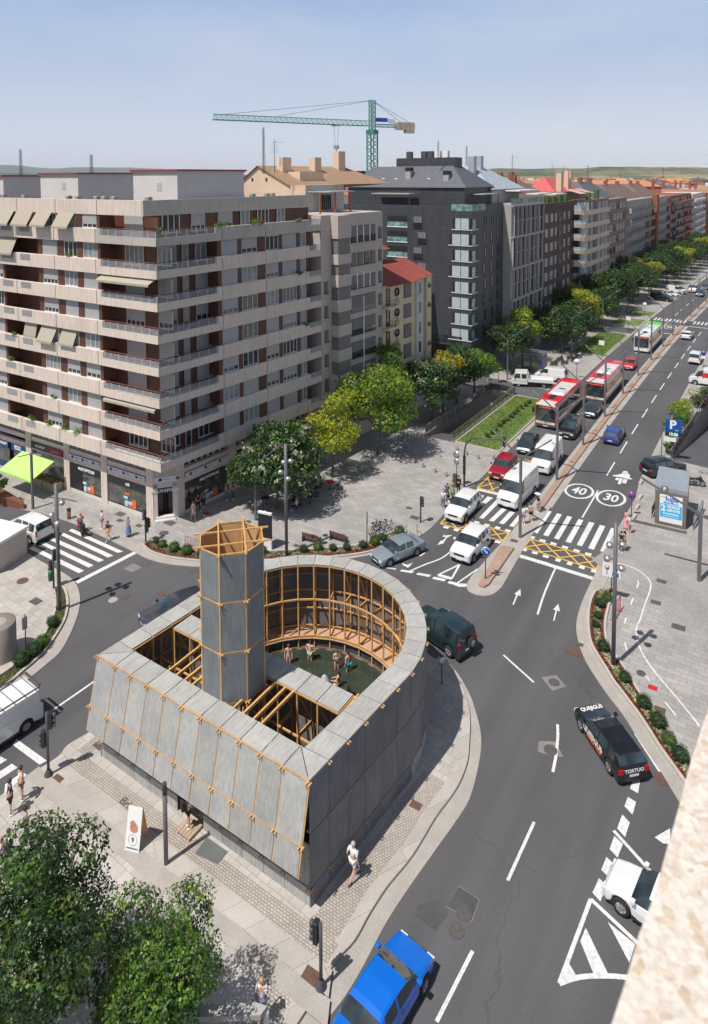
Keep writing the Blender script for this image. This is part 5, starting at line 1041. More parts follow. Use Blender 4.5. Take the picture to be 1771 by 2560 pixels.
q = hit(230, 450, C0 + Vector((0, 8, 0)), AL); aerial((q.x, q.y, 31.3), hit(230, 386, C0 + Vector((0, 8, 0)), AL).z - 31.3, 0, 'lattice aerial mast on the middle roof house')
for px, pb, pt, dd, kd, lb in ((660, 413, 318, 78, 0, 'tall whip mast on the peach gable roof'), (687, 412, 348, 80, 1, 'television aerial on the tan tiled roof'), (1281, 445, 386, 135, 1, 'television aerial beside the twin white vents'), (1096, 400, 352, 110, 0, 'thin mast behind the slate roof'), (1167, 400, 364, 118, 0, 'thin mast between slate and zinc roofs'), (1381, 445, 412, 170, 1, 'television aerial on the coral roof'), (1408, 445, 414, 180, 1, 'second television aerial, beyond the coral roof'), (1470, 440, 412, 200, 0, 'thin mast over the brown roofs'), (1550, 448, 425, 230, 1, 'small television aerial on the tiled roofs to the right'), (1658, 440, 417, 270, 0, 'thin mast near the right edge of the roofscape')):
    a = depth(px, pb, dd); b = depth(px, pt, dd); aerial((a.x, a.y, a.z-1), b.z-a.z+1, kd, lb)
# ------------------------------------------------------------------ tower crane
M['crane'] = mat('crane_green', (.03, .26, .19), .5, .12, 2.)
DM = 150.; jb = depth(931, 309, DM); top = depth(935, 247, DM); tipd = 135.
ct = thing('tower_crane', (jb.x, jb.y, 0), 0, 'green tower crane with a long lattice jib and concrete counterweights', 'crane')
tip = depth(533, 293, tipd); tip.z = jb.z; fw = (Vector((tip.x, tip.y, 0)) - Vector((jb.x, jb.y, 0))).length; ja = math.atan2(tip.y-jb.y, tip.x-jb.x)
def lattice(g, a, b, w, n, tri=False, th=.12):
    a = Vector(a); b = Vector(b); d = (b-a).normalized(); u = Vector((0, 0, 1)) if abs(d.z) < .9 else Vector((1, 0, 0)); r = d.cross(u).normalized(); u = r.cross(d)
    cs = [(-.5, -.5), (.5, -.5), (0, .5)] if tri else [(-.5, -.5), (.5, -.5), (.5, .5), (-.5, .5)]
    for x, y in cs: g.bar(a + r*x*w + u*y*w, b + r*x*w + u*y*w, th)
    for i in range(n):
        p = a.lerp(b, i/n); q = a.lerp(b, (i+.5)/n); s = a.lerp(b, (i+1)/n)
        for k in range(len(cs)):
            c, e = cs[k], cs[(k+1) % len(cs)]
            A, Bp, Cp = p + r*c[0]*w + u*c[1]*w, q + r*e[0]*w + u*e[1]*w, s + r*c[0]*w + u*c[1]*w
            g.bar(A, Bp, th*.55); g.bar(Bp, Cp, th*.55)
g = MB(); lattice(g, (0, 0, .05), (0, 0, jb.z-2.0), 1.7, 26, th=.2); g.build('mast', ct, M['crane'])
g = MB(); lattice(g, (0, 0, jb.z-2.), (.0, 0, top.z-.3), 1.0, 7, th=.16); g.box(-1, 1, -1, 1, jb.z-2.2, jb.z-1.4); g.build('tower_head', ct, M['crane'])
jd = Vector((math.cos(ja), math.sin(ja), 0)); g = MB(); lattice(g, jd*1.0 + Vector((0, 0, jb.z)), jd*fw + Vector((0, 0, jb.z+.3)), 1.1, 30, True, .13); g.build('jib', ct, M['crane'])
cl = (depth(1040, 309, DM+4) - jb).length; g = MB(); lattice(g, -jd*1 + Vector((0, 0, jb.z-.4)), -jd*cl + Vector((0, 0, jb.z-.4)), .6, 7, False, .14); g.build('counter_jib', ct, M['crane'])
g = MB(frame(0, 0, jb.z-1.9, ja)); [g.box(-cl+.3+i*1.15, -cl+1.35+i*1.15, -.6, .6, 0 if i < 2 else .7, 2.4) for i in range(4)]; g.build('counterweight', ct, mat('counterweight_concrete', (.5, .42, .35), .8, .15, 1.))
g = MB(); tp = Vector((0, 0, top.z-.4)); [g.bar(tp, q_, .07) for q_ in (jd*fw*.62 + Vector((0, 0, jb.z+.9)), jd*fw*.93 + Vector((0, 0, jb.z+.9)), -jd*cl*.75 + Vector((0, 0, jb.z)), -jd*cl*.97 + Vector((0, 0, jb.z)))]; g.build('tie_cable', ct, M['steel_dark'])
tr = jd*(fw*.245); g = MB(); [g.bar(tr + Vector((0, 0, jb.z-.7)) + jd*s, tr + Vector((0, 0, jb.z-5.)) + jd*s*.6, .04) for s in (-.5, .5)]; g.bar(tr + Vector((0, 0, jb.z-5.6)), tr + Vector((0, 0, jb.z-9)), .12); g.build('hoist_rope', ct, M['steel_dark'])
g = MB(); g.box(tr.x-.5, tr.x+.5, tr.y-.3, tr.y+.3, jb.z-5.7, jb.z-4.9); g.box(tr.x-.9, tr.x+.9, tr.y-.5, tr.y+.5, jb.z-.8, jb.z-.5); g.build('hook_block', ct, M['steel'])
g = MB(frame(0, 0, jb.z, ja)); g.m = 0; g.box(-4.2, -1.3, -.75, -.7, .5, 1.4); g.m = 1; g.box(-6.1, -4.25, -.75, -.7, .2, 1.2); g.build('banner', ct, [mat('blue_banner', (.03, .09, .45), .6, .05, 2.), M['white']])
# ------------------------------------------------------------------ roofs of the town behind, and the hills
rt = random.Random(11); g = MB(); cols = [M['tile_brown'], mat('terracotta_roofs', (.36, .15, .085), .85, .2, .5), mat('orange_roofs', (.48, .2, .1), .85, .2, .5), M['render_w'], mat('town_ochre_wall', (.5, .38, .26), .85, .1, .5), M['slate'], mat('town_brick_wall', (.3, .15, .1), .85, .1, .5)]
def house(x, y, w_, d_, h_, a_):
    Mx = frame(x, y, 0, a_); g.M = Mx; g.m = rt.choice([3, 4, 6, 4, 6]); g.box(0, w_, 0, d_, .1, h_); g.m = rt.choice([0, 1, 1, 2, 5]); e = min(w_, d_)*.33; z = h_; r_ = h_ + rt.uniform(1.5, 3.2)
    if rt.random() < .75: g.add([(-.4, -.4, z), (w_+.4, -.4, z), (w_+.4, d_+.4, z), (-.4, d_+.4, z), (e, d_/2, r_), (w_-e, d_/2, r_)], [(0, 1, 5, 4), (1, 2, 5), (2, 3, 4, 5), (3, 0, 4)])
    else: g.m = 3; g.box(w_*.3, w_*.6, d_*.3, d_*.7, h_, h_+2.6)
    for i in range(rt.randint(0, 2)): g.m = 6; q = rt.uniform(.2, .8)*w_; g.box(q, q+.9, d_*.4, d_*.4+.9, h_, r_+.8)
for i in range(900):
    y = rt.uniform(120, 2600)**1.0 if i > 260 else rt.uniform(105, 700); x = rt.uniform(-1.15, .55)*y if i > 260 else rt.uniform(-60-y*.75, -62)
    if x > -60 and y < 640: continue
    if x > -26 and y < 900: x -= 90
    house(x, y, rt.uniform(12, 34), rt.uniform(12, 22), rt.uniform(17, 26.5) if y < 700 else rt.uniform(12, 26), rt.choice([0, .1, 1.57, 1.4, .5]))
g.M = None; tag(g.build('town_roofs', None, cols), 'mass of tiled roofs of the town stretching away to the hills', 'rooftops', kind='stuff')
def hill_mat(name, c1, c2, sc):
    mt, t, b = new_mat(name); b.inputs['Roughness'].default_value = 1; b.inputs['Specular IOR Level'].default_value = 0; p = nd(t, 'NewGeometry').outputs['Position']; mp = nd(t, 'Mapping'); mp.inputs['Scale'].default_value = (1, 1, 3.5); t.links.new(p, mp.inputs[0])
    n = nd(t, 'TexNoise', Scale=sc, Detail=9., Roughness=.68); t.links.new(mp.outputs[0], n.inputs[0]); r = nd(t, 'ValToRGB'); r.color_ramp.elements[0].position = .42; r.color_ramp.elements[1].position = .62; r.color_ramp.elements[0].color = (*c1, 1); r.color_ramp.elements[1].color = (*c2, 1); t.links.new(n.outputs[0], r.inputs[0]); t.links.new(r.outputs[0], b.inputs['Base Color']); return mt
def ridge(prof, d, back, mt, foot=445, nx=150):
    g = MB(); rows = []
    for f, kk in ((1.0, 0), (.94, .35), (.86, .75), (.78, 1.)):
        row = []
        for i in range(nx+1):
            px = prof[0][0] + (prof[-1][0]-prof[0][0])*i/nx
            for a, b in zip(prof, prof[1:]):
                if a[0] <= px <= b[0]: s_ = (px-a[0])/(b[0]-a[0]); s_ = s_*s_*(3-2*s_); py = a[1] + (b[1]-a[1])*s_; break
            top_ = depth(px, py, d).z; zz = top_*(1-kk) - 5*kk; v = depth(px, 442, d*f); nz = noise.noise(Vector((v.x, v.y, 0))*.0016*3)*18*(1 if 0 < kk < 1 else .25) + noise.noise(Vector((v.x, v.y, 5))*.02)*3; row.append((v.x, v.y, zz + nz if kk < 1 else -5))
        rows.append(row)
    bk = [(x*back, y*back, -5) for x, y, z in rows[0]]; rows = [bk] + rows; n = nx+1
    g.add([p for r_ in rows for p in r_], [(j*n+i, j*n+i+1, (j+1)*n+i+1, (j+1)*n+i) for j in range(len(rows)-1) for i in range(nx)], True)
    struct(g, 'hills', mt, recalc=True)
ridge([(-300, 420), (-60, 410), (10, 412), (140, 421), (195, 418), (330, 419), (400, 422), (470, 430), (600, 437), (820, 438), (1000, 437), (1300, 440)], 14500, 1.1, hill_mat('blue_mountains', (.05, .075, .06), (.09, .11, .09), .0009))
ridge([(-300, 436), (0, 432), (120, 436), (260, 438), (400, 440), (520, 438), (560, 436), (700, 441), (840, 428), (900, 427), (1000, 425), (1030, 420), (1060, 424), (1300, 441)], 7600, 1.15, hill_mat('wooded_hills', (.03, .05, .025), (.08, .10, .05), .002))
ridge([(900, 445), (1120, 440), (1190, 424), (1260, 420), (1330, 423), (1400, 420), (1450, 421), (1500, 417), (1600, 417), (1700, 418), (1800, 419), (2200, 422)], 4300, 1.2, hill_mat('scrub_hills', (.045, .075, .035), (.24, .2, .13), .0035))
ridge([(-300, 448), (200, 444), (420, 446), (600, 447), (900, 447), (1150, 445), (1500, 437), (1771, 436), (2200, 438)], 3000, 1.15, hill_mat('low_fields', (.07, .1, .045), (.33, .26, .15), .004))

# ------------------------------------------------------------------ trees and planting
def leaf_mat(name, c, tr=.35):
    mt = bpy.data.materials.new(name); mt.use_nodes = True; t = mt.node_tree; t.nodes.clear(); o = t.nodes.new('ShaderNodeOutputMaterial'); d = t.nodes.new('ShaderNodeBsdfPrincipled'); l = t.nodes.new('ShaderNodeBsdfTranslucent'); m_ = t.nodes.new('ShaderNodeMixShader'); m_.inputs[0].default_value = tr
    p = nd(t, 'NewGeometry').outputs['Position']; n = nd(t, 'TexNoise', Scale=2.3, Detail=3.); t.links.new(p, n.inputs[0]); r = nd(t, 'MapRange'); r.inputs[1].default_value = .3; r.inputs[2].default_value = .7; r.inputs[3].default_value = .55; r.inputs[4].default_value = 1.5; t.links.new(n.outputs[0], r.inputs[0])
    v = nd(t, 'VectorMath', operation='SCALE'); v.inputs[0].default_value = c; t.links.new(r.outputs[0], v.inputs['Scale']); t.links.new(v.outputs[0], d.inputs['Base Color']); v2 = nd(t, 'VectorMath', operation='SCALE'); v2.inputs['Scale'].default_value = 1.6; t.links.new(v.outputs[0], v2.inputs[0]); t.links.new(v2.outputs[0], l.inputs[0])
    d.inputs['Roughness'].default_value = .45; t.links.new(d.outputs[0], m_.inputs[1]); t.links.new(l.outputs[0], m_.inputs[2]); t.links.new(m_.outputs[0], o.inputs[0]); return mt
LM = {k: leaf_mat('leaf_' + k, c) for k, c in dict(dark=(.022, .048, .016), mid=(.048, .105, .022), green=(.095, .20, .025), lime=(.17, .26, .02), yellow=(.36, .36, .02), gold=(.42, .33, .03), olive=(.09, .11, .03), pale=(.35, .38, .25), red=(.09, .02, .02), flower_w=(.6, .6, .42), flower_r=(.36, .045, .02), orange=(.5, .17, .03)).items()}
M['bark'] = mat('bark', (.14, .11, .085), .9, .3, 4., .5, fscale=20)
def leaves(g, lumps, n, size, pal, rs, gap=.0, inner=.55, flat=.75):
    tot = sum(l[3]**2 for l in lumps)
    for lx, ly, lz, lr in lumps:
        k = int(n*lr*lr/tot); seed = rs.random()*50
        for i in range(k):
            u = rs.uniform(-1, 1); a = rs.uniform(0, 6.283); s_ = math.sqrt(1-u*u); rr = lr*(inner + (1-inner)*rs.random()**.6); d = Vector((s_*math.cos(a), s_*math.sin(a), u))
            nz = noise.noise(d*2.3 + Vector((seed, 0, 0))); rr *= 1 + .28*nz
            if gap and noise.noise(d*4.1 + Vector((0, seed, 0))) < -gap: continue
            p = Vector((lx, ly, lz)) + Vector((d.x*rr, d.y*rr, d.z*rr*flat)); nn = noise.noise(p*.9 + Vector((seed, 3, 1)))
            q = min(len(pal)-1, max(0, int((nn*1.1+.5)*len(pal) + rs.uniform(-.5, .5)))); g.m = pal[q]
            nrm = (d + Vector((rs.gauss(0, .6), rs.gauss(0, .6), rs.gauss(.35, .6)))).normalized(); x = nrm.orthogonal().normalized(); x.rotate(Matrix.Rotation(rs.uniform(0, 6.28), 3, nrm)); y = nrm.cross(x); w_ = size*rs.uniform(.6, 1.2)
            g.add([p - x*w_*.5, p + y*w_*.32, p + x*w_*.5, p - y*w_*.32], [(0, 1, 2, 3)])
KEYS = list(LM); MATS = list(LM.values())
def K(*a): return [KEYS.index(x) for x in a]
def trunk(h, r, limbs, rs):
    g = MB(); g.tube([(0, 0, 0), (.05, .02, h*.5), (0, .05, h)], [r*1.25, r, r*.8], 8)
    for x, y, z, lr in limbs:
        m_ = Vector((x*.45, y*.45, h + (z-h)*.35)); g.tube([(0, 0, h*.85), m_, (x, y, z)], [r*.6, r*.4, r*.15], 5)
        for j in range(3): g.tube([m_.lerp(Vector((x, y, z)), .5), Vector((x, y, z)) + Vector((rs.uniform(-.7, .7), rs.uniform(-.7, .7), rs.uniform(-.2, .8)))*lr], [r*.2, r*.06], 4)
    return g
def lumps_of(R_, z0, z1, n, rs, k=.55):
    o = [(0, 0, (z0+z1)/2, R_*.72)]
    for i in range(n):
        a = 6.283*i/n + rs.uniform(-.3, .3); f = rs.uniform(.5, .75); zz = rs.uniform(z0 + R_*.25, z1 - R_*.3); o.append((math.cos(a)*R_*f, math.sin(a)*R_*f, zz, R_*rs.uniform(k*.65, k*.95)))
    o.append((0.1, 0, z1 - R_*.38, R_*k*.8)); return o
def tree(name, loc, R_, z0, z1, nl, size, pal, label, seed, gap=.12, tr=.13, group='street trees on the avenue', nlump=9, tall=0, cat='tree'):
    rs = random.Random(seed); t = thing(name, loc, rs.uniform(0, 6), label, cat, group); L = lumps_of(R_, z0, z1, nlump, rs)
    if tall: L.append((R_*.2, 0, z1+.5, R_*.3))
    g = MB(); leaves(g, L, int(nl*(1.6 if nl < 20000 else 1.25)), size*(1.08 if nl < 20000 else 1), pal, rs, gap); g.build('crown', t, MATS); trunk(z0+.6, tr, L[1:7], rs).build('trunk', t, M['bark']); return t
GP = (0, 0, .04)
def at(px, py, z=.04): v = P(px, py, z); return (v.x, v.y, z)
D_MAG = K('dark', 'dark', 'mid', 'dark', 'mid', 'green', 'dark')
tree('magnolia_tree', at(693, 1271), 4.3, 2.4, 8.4, 13000, .30, D_MAG + K('mid', 'pale'), 'broad dark glossy-leaved tree over the café tables on the near plaza', 1, gap=.16)
tree('locust_tree', at(832, 1193), 2.7, 3.0, 8.6, 9000, .22, K('lime', 'yellow', 'yellow', 'lime', 'yellow'), 'bright yellow-green tree standing just right of the dark café tree', 2, gap=.05)
tree('maple_tree', at(945, 1135), 4.4, 2.6, 10.4, 16000, .26, K('green', 'mid', 'green', 'lime', 'green', 'yellow', 'lime'), 'largest plaza tree, green with yellow-tipped clumps', 3, gap=.08, nlump=12)
tree('loose_tree', at(985, 1075), 2.2, 4., 10.8, 2600, .25, K('green', 'mid', 'lime'), 'loose open-crowned tree poking up behind the largest plaza tree', 4, gap=.0)
tree('magnolia_tree', at(1080, 1052), 3.2, 2.4, 7.9, 9000, .27, D_MAG + K('olive', 'pale'), 'dark tree with pale flowers at the head of the underpass ramp', 5)
tree('locust_tree', at(1108, 1028), 2.7, 3.5, 8.3, 5200, .24, K('gold', 'yellow', 'olive', 'gold'), 'golden-leaved tree between dark trees beside the underpass wall', 6)
tree('magnolia_tree', at(1142, 1012), 3.7, 2.5, 8.6, 9500, .28, D_MAG + K('mid'), 'dark tree in front of the anthracite block', 7)
tree('locust_tree', at(1186, 988), 2.9, 2.8, 6.9, 6500, .24, K('green', 'lime', 'lime', 'green'), 'lime-green tree at the far end of the underpass railing', 8)
tree('sapling', at(1247, 957), .7, 1.6, 3.0, 700, .18, K('mid', 'green'), 'staked young sapling on its own in the pavement by the side street', 9, tr=.04, nlump=4, group='young trees')
rowlab = ['nearest of the avenue trees, dark below with lime-green top', 'avenue tree with lime-green crown beside the lift kiosk']
tA = tree('magnolia_tree', at(1283, 935), 3.7, 2.6, 8.4, 7000, .30, D_MAG, 'dark avenue tree standing behind the glass lift kiosk', 21)
tree('locust_tree', at(1305, 905), 2.9, 4., 9.2, 4500, .28, K('lime', 'green', 'yellow'), 'lime-topped tree standing behind the tree by the lift kiosk', 22)
tB = tree('magnolia_tree', (*av(-14.6, 119), .04), 4.6, 2.4, 8.6, 7000, .36, D_MAG, 'dark avenue tree at the near end of the second lawn, front row', 23)
ORD = ['second', 'third', 'fourth', 'fifth', 'sixth', 'seventh', 'eighth', 'ninth', 'tenth', 'eleventh', 'twelfth', 'thirteenth', 'fourteenth', 'fifteenth', 'sixteenth', 'seventeenth', 'eighteenth', 'nineteenth', 'twentieth']
tY = tree('locust_tree', (*av(-15.2, 136), .04), 3.3, 2.6, 8.8, 6000, .32, K('yellow', 'lime', 'gold', 'yellow', 'green'), 'yellow tree in the avenue row, second lawn', 24)
rr = random.Random(9)
for row, (off_, y0, n_, sp) in enumerate(((-14.6, 126.6, 19, 9.3), (-20.5, 117, 19, 9.3))):
    for i in range(n_):
        y = y0 + i*sp
        if abs(y-142) < 2.5: y += 3
        if row == 0 and i == 1: continue
        yel = (row, i) in ((0, 7), (0, 11), (1, 9), (0, 15), (1, 3)); src = tY if yel else rr.choice([tA, tB])
        c = copy_tree(src); c.location = (*av(off_ + rr.uniform(-.8, .8), y), .04); c.rotation_euler.z = rr.uniform(0, 6); s_ = rr.uniform(.92, 1.12) if src is not tA else rr.uniform(1.1, 1.25); c.scale = (s_, s_, s_*rr.uniform(.92, 1.05))
        c['label'] = f"{'yellow' if yel else 'dark green'} avenue tree, {ORD[i] if i < 19 else 'last'} in the {'front' if row == 0 else 'rear'} row counted from the second lawn"
# trees nearest the camera
tree('evergreen_tree', (*P(60, 2330, 5)[:2], .15), 3.2, 1.0, 7.2, 42000, .15, K('dark', 'dark', 'mid', 'dark', 'mid', 'green', 'olive'), 'large dark leafy tree filling the lower left corner', 31, gap=.1, group='trees below the camera', nlump=13, tall=1)
tree('evergreen_tree', (*P(378, 2430, 4.2)[:2], .15), 2.4, 1.0, 5.7, 34000, .125, K('mid', 'green', 'green', 'mid', 'green', 'lime', 'dark'), 'mid-green leafy tree at the bottom, right of the darker corner tree', 32, gap=.1, group='trees below the camera', nlump=11)
tree('evergreen_tree', (*P(0, 1835, 2)[:2] , .04), .9, .5, 2.2, 1500, .16, K('green', 'mid'), 'small green shrub at the left edge near the crossing', 33, group='trees below the camera', nlump=4) if False else None
t = tree('street_shrub', at(0, 1262), .8, .9, 3.0, 1200, .2, K('green', 'mid', 'dark'), 'leafy young tree rising behind the rusty steel planter at the left edge', 34, group='young trees', nlump=5, tr=.05)
# clipped balls
def ball(loc, r, seed, pal):
    rs = random.Random(seed); t = thing('clipped_shrub', loc, 0, None, 'shrub', None); g = MB(); pr_ = [(max(.001, r*.86*math.sin(a)), r*.86*(1-math.cos(a))*.95) for a in [R(i*20) for i in range(10)]]; g.m = pal[0]; g.lathe(pr_, 14); leaves(g, [(0, 0, r*.93, r)], 1100, r*.17, pal, rs, 0, .86, .95); g.build('foliage', t, MATS)
    g = MB(); g.tube([(0, 0, -.05), (0, 0, r*.6)], .04, 5); g.build('stem', t, M['bark']); return t
B0 = ball((0, 0, -50), .4, 5, K('dark', 'mid', 'green', 'mid')); B1 = ball((0, 0, -50), .4, 6, K('mid', 'green', 'green', 'olive'))
BED_Z = .17
def balls(lst, where, grp, z=BED_Z):
    for i, (px, py, r) in enumerate(lst):
        src = (B0, B1)[(i*7 + int(px)) % 3 == 0]; c = copy_tree(src); v = P(px, py + 6, z); c.location = (v.x, v.y, z); s_ = r/.4; c.scale = (s_, s_, s_*.92); c['group'] = grp; c['label'] = f"ball-clipped shrub, {(['first'] + ORD)[i]} from the left in {where}"
balls([(391, 1352, .3), (407, 1361, .36), (436, 1371, .46), (468, 1378, .46), (505, 1386, .4)], 'the flower bed left of the tower', 'clipped shrubs in the plaza flower bed', .1)
balls([(657, 1379, .4), (760, 1374, .37), (796, 1369, .43), (833, 1370, .34), (868, 1369, .34), (908, 1363, .36), (939, 1355, .5), (958, 1347, .4), (1000, 1330, .46)], 'the flower bed behind the round court', 'clipped shrubs in the plaza flower bed', .1)
balls([(53, 1656, .5), (85, 1632, .5), (106, 1609, .45), (133, 1559, .42)], 'the curved bed on the left corner', 'clipped shrubs on the left corner', .1)
zE2 = lambda l: [(*zE([(x, y)])[0], r*.78) for x, y, r in l]
balls([(x, y, r) for x, y, r in zE2([(812, 172, .36), (825, 110, .38), (838, 30, .5), (862, 335, .55), (888, -12, .5), (1013, 552, .5), (1145, 732, .56), (1243, 862, .62), (1320, 985, .5), (1397, 1102, .6)])], 'the long bed along the right kerb', 'clipped shrubs along the right kerb', .1)
for b in (B0, B1):
    for ch in [x for x in bpy.data.objects if x.parent == b]: bpy.data.objects.remove(ch)
    bpy.data.objects.remove(b)
# raised beds with flowers
def bed(outer, inner, name, rows, n, seed, label, gap=None):
    g = MB(); poly = outer + inner[::-1]; g.prism(poly, .04, .12, side=0); struct(g, 'soil', M['soil'])
    g = MB()
    for l, s in ((outer, -1), (inner, 1)):
        o2 = offset(l, .0); i2 = offset(l, s*.16)
        for i in range(len(l)-1): g.prism([o2[i], o2[i+1], i2[i+1], i2[i]] if s > 0 else [i2[i], i2[i+1], o2[i+1], o2[i]], .04, .19, side=0)
    struct(g, 'kerb', M['stone_curb'])
    rs = random.Random(seed); g = MB(); m_ = len(outer)
    for i in range(n):
        u = rs.random()*(m_-1); k = int(u); f = u-k; a = Vector(outer[k]).lerp(Vector(outer[k+1]), f); kk = min(len(inner)-2, int(u/(m_-1)*(len(inner)-1))); b = Vector(inner[kk]).lerp(Vector(inner[kk+1]), u/(m_-1)*(len(inner)-1)-kk); w_ = rs.uniform(.1, .9); p = a.lerp(b, w_); pal = rows(w_, u/(m_-1), rs); r_ = rs.uniform(.05, .1)
        leaves(g, [(p.x, p.y, .17, r_)], 9, .07, pal, rs, 0, .6, .6)
    tag(g.build(name, None, MATS), label, 'flowers', kind='stuff')
nb_o = smooth_line(pix([(361, 1363), (380, 1378), (420, 1391), (470, 1398), (540, 1404), (620, 1402), (700, 1398), (760, 1396), (830, 1391), (880, 1386), (915, 1380), (941, 1373), (985, 1358), (1026, 1341)], .1), 4); nb_i = smooth_line(pix([(375, 1350), (400, 1360), (430, 1368), (475, 1377), (540, 1384), (620, 1384), (700, 1378), (760, 1376), (830, 1371), (880, 1366), (905, 1361), (930, 1352), (960, 1341), (990, 1328)], .1), 4)
red, wht, grn = K('flower_r', 'flower_r', 'red'), K('flower_w', 'flower_w', 'green'), K('green', 'mid', 'lime')
bed(nb_o, nb_i, 'flower_bed', lambda w_, u, rs: red if (w_ < .42 or rs.random() < .2) else (wht if u > .3 or rs.random() < .3 else grn), 1500, 3, 'red and white flowers in the curved bed behind the pavilion')
lb_o = smooth_line(pix([zl(6.07, (0, 1340), [q])[0] for q in [(960, 760), (1010, 830), (1040, 960), (1040, 1100), (1000, 1260), (930, 1400), (830, 1560), (700, 1740), (520, 1920), (340, 2070), (90, 2290), (-100, 2420)]], .1), 3); lb_i = smooth_line(pix([zl(6.07, (0, 1340), [q])[0] for q in [(800, 820), (815, 900), (825, 1010), (815, 1130), (780, 1270), (710, 1400), (640, 1520), (540, 1650), (400, 1790), (230, 1940), (0, 2100), (-120, 2180)]], .1), 3)
bed(lb_o, lb_i, 'flower_bed', lambda w_, u, rs: grn if u < .45 or rs.random() < .55 else K('red', 'olive', 'mid'), 700, 4, 'low green bedding plants in the curved bed on the left corner')
rb_o = smooth_line(pix([zE([q])[0] for q in [(815, -60), (785, 0), (768, 90), (768, 200), (785, 300), (830, 385), (885, 470), (935, 555), (1000, 640), (1060, 720), (1120, 800), (1190, 905), (1255, 1010), (1330, 1115), (1420, 1240), (1500, 1350)]], .1), 3); rb_i = smooth_line(pix([zE([q])[0] for q in [(940, -80), (905, 0), (878, 90), (866, 190), (878, 290), (920, 365), (985, 450), (1050, 555), (1100, 640), (1160, 720), (1215, 790), (1290, 890), (1350, 990), (1410, 1070), (1490, 1170), (1560, 1270)]], .1), 3)
bed(rb_o, rb_i, 'flower_bed', lambda w_, u, rs: red if abs(w_-.5) > .24 else wht, 2400, 5, 'red flowers edging white ones in the long bed along the right kerb')
# lawn hedge, shrubbery beside the car park ramp, grass, flower patches
def bush(name, loc, R_, h, n, size, pal, label, seed, nl=6, sx=1., group=None):
    rs = random.Random(seed); t = thing(name, loc, rs.uniform(0, 3), label, 'shrub', group); L = [(rs.uniform(-.5, .5)*R_*sx, rs.uniform(-.5, .5)*R_, h*rs.uniform(.4, .62), R_*rs.uniform(.45, .62)) for i in range(nl)]; g = MB(); leaves(g, L, n, size, pal, rs, 0, .5, h/R_*.75 if h < R_ else .9); g.build('foliage', t, MATS); g = MB(); [g.tube([(0, 0, 0), (l[0], l[1], l[2])], [.05, .02], 5) for l in L[:4]]; g.build('stem', t, M['bark']); return t
for i in range(12):
    y = 73.2 + i*1.3; o = bush('low_shrub', (-30.0, y+1, .16), .42, .62, 300, .14, K('mid', 'green', 'dark', 'green'), f"low rounded shrub, {(['first'] + ORD)[i]} from the near end of the planting down the first lawn", 60+i, 4, group='shrubs down the first lawn')
for i, (x, y, r, h, pal, lb) in enumerate([(-11.7, 94.3, 1.9, 2.3, K('lime', 'green', 'lime', 'yellow'), 'broad yellow-green shrub beside the car park ramp'), (-12.3, 87.5, 1.1, 1.9, K('mid', 'green', 'red', 'pale', 'green'), 'green shrub with pink tips beside the parking sign'), (-11.9, 90.6, 1., 1.7, K('green', 'mid', 'olive'), 'bushy green shrub behind the parking sign'), (-11.7, 80.9, .6, 1.6, K('green', 'mid', 'lime'), 'tall narrow shrub at the foot of the parking sign'), (-11.6, 83.4, .6, 1.4, K('mid', 'green'), 'small green shrub near the ramp corner'), (-11.0, 91.8, .9, 1.3, K('lime', 'green', 'mid'), 'spiky palm-like plant by the ramp railing'), (-10.6, 99.5, 1.4, 1.8, K('red', 'mid', 'red'), 'dark red and green shrub above the ramp wall'), (-9.6, 104, 1.6, 2., K('mid', 'dark', 'olive'), 'dark shrub at the right edge above the ramp')]): bush('shrub', (x, y, .05), r, h, int(900*r*r)+300, .17, pal, lb, 80+i, 7)
g = MB(); rs = random.Random(5)
for i in range(26): y = 81.3+i*.42; x = -11.15 + (y-80)*.055; leaves(g, [(x, y, .5, .45)], 60, .14, K('red', 'red', 'dark'), rs, 0, .5, 1)
tag(g.build('hedge', None, MATS), 'dark red hedge clipped along the car park ramp railing', 'hedge')
g = MB(); rs = random.Random(6)
for i in range(60): x, y = rs.uniform(-12.7, -10.8), rs.uniform(101, 108); leaves(g, [(x, y, .15, .2)], 14, .14, K('flower_w', 'lime', 'green'), rs, 0, .5, .6)
tag(g.build('groundcover', None, MATS), 'pale flowering ground cover beside the car park ramp', 'ground cover', kind='stuff')
g = MB(); rs = random.Random(7)
for i in range(70): x, y = rs.uniform(-11, -9.5), rs.uniform(122, 134); leaves(g, [(*av(x, y), .2, .3)], 12, .2, K('orange', 'flower_w', 'red', 'pale') if i % 2 else K('green'), rs, 0, .5, .5)
tag(g.build('flower_bed', None, MATS), 'orange and white flowers in a strip across the second lawn', 'flowers', kind='stuff')
# grass tufts
g = MB(); rs = random.Random(8); g.m = 0
for L_ in (LAWN1, LAWN2):
    x0, x1 = min(p[0] for p in L_)+.2, max(p[0] for p in L_)-.5; y0, y1 = min(p[1] for p in L_)+.2, max(p[1] for p in L_)-.2
    for i in range(5000): x, y = rs.uniform(x0, x1), rs.uniform(y0, y1); a = rs.uniform(0, 3.14); g.m = rs.choice([2, 2, 3, 3]); w_ = .09; g.add([(x-w_*math.cos(a), y-w_*math.sin(a), .16), (x+w_*math.cos(a), y+w_*math.sin(a), .16), (x, y, .16+rs.uniform(.04, .1))], [(0, 1, 2)])
tag(g.build('grass', None, MATS), 'short mown grass on the lawns beside the avenue', 'grass', kind='stuff')

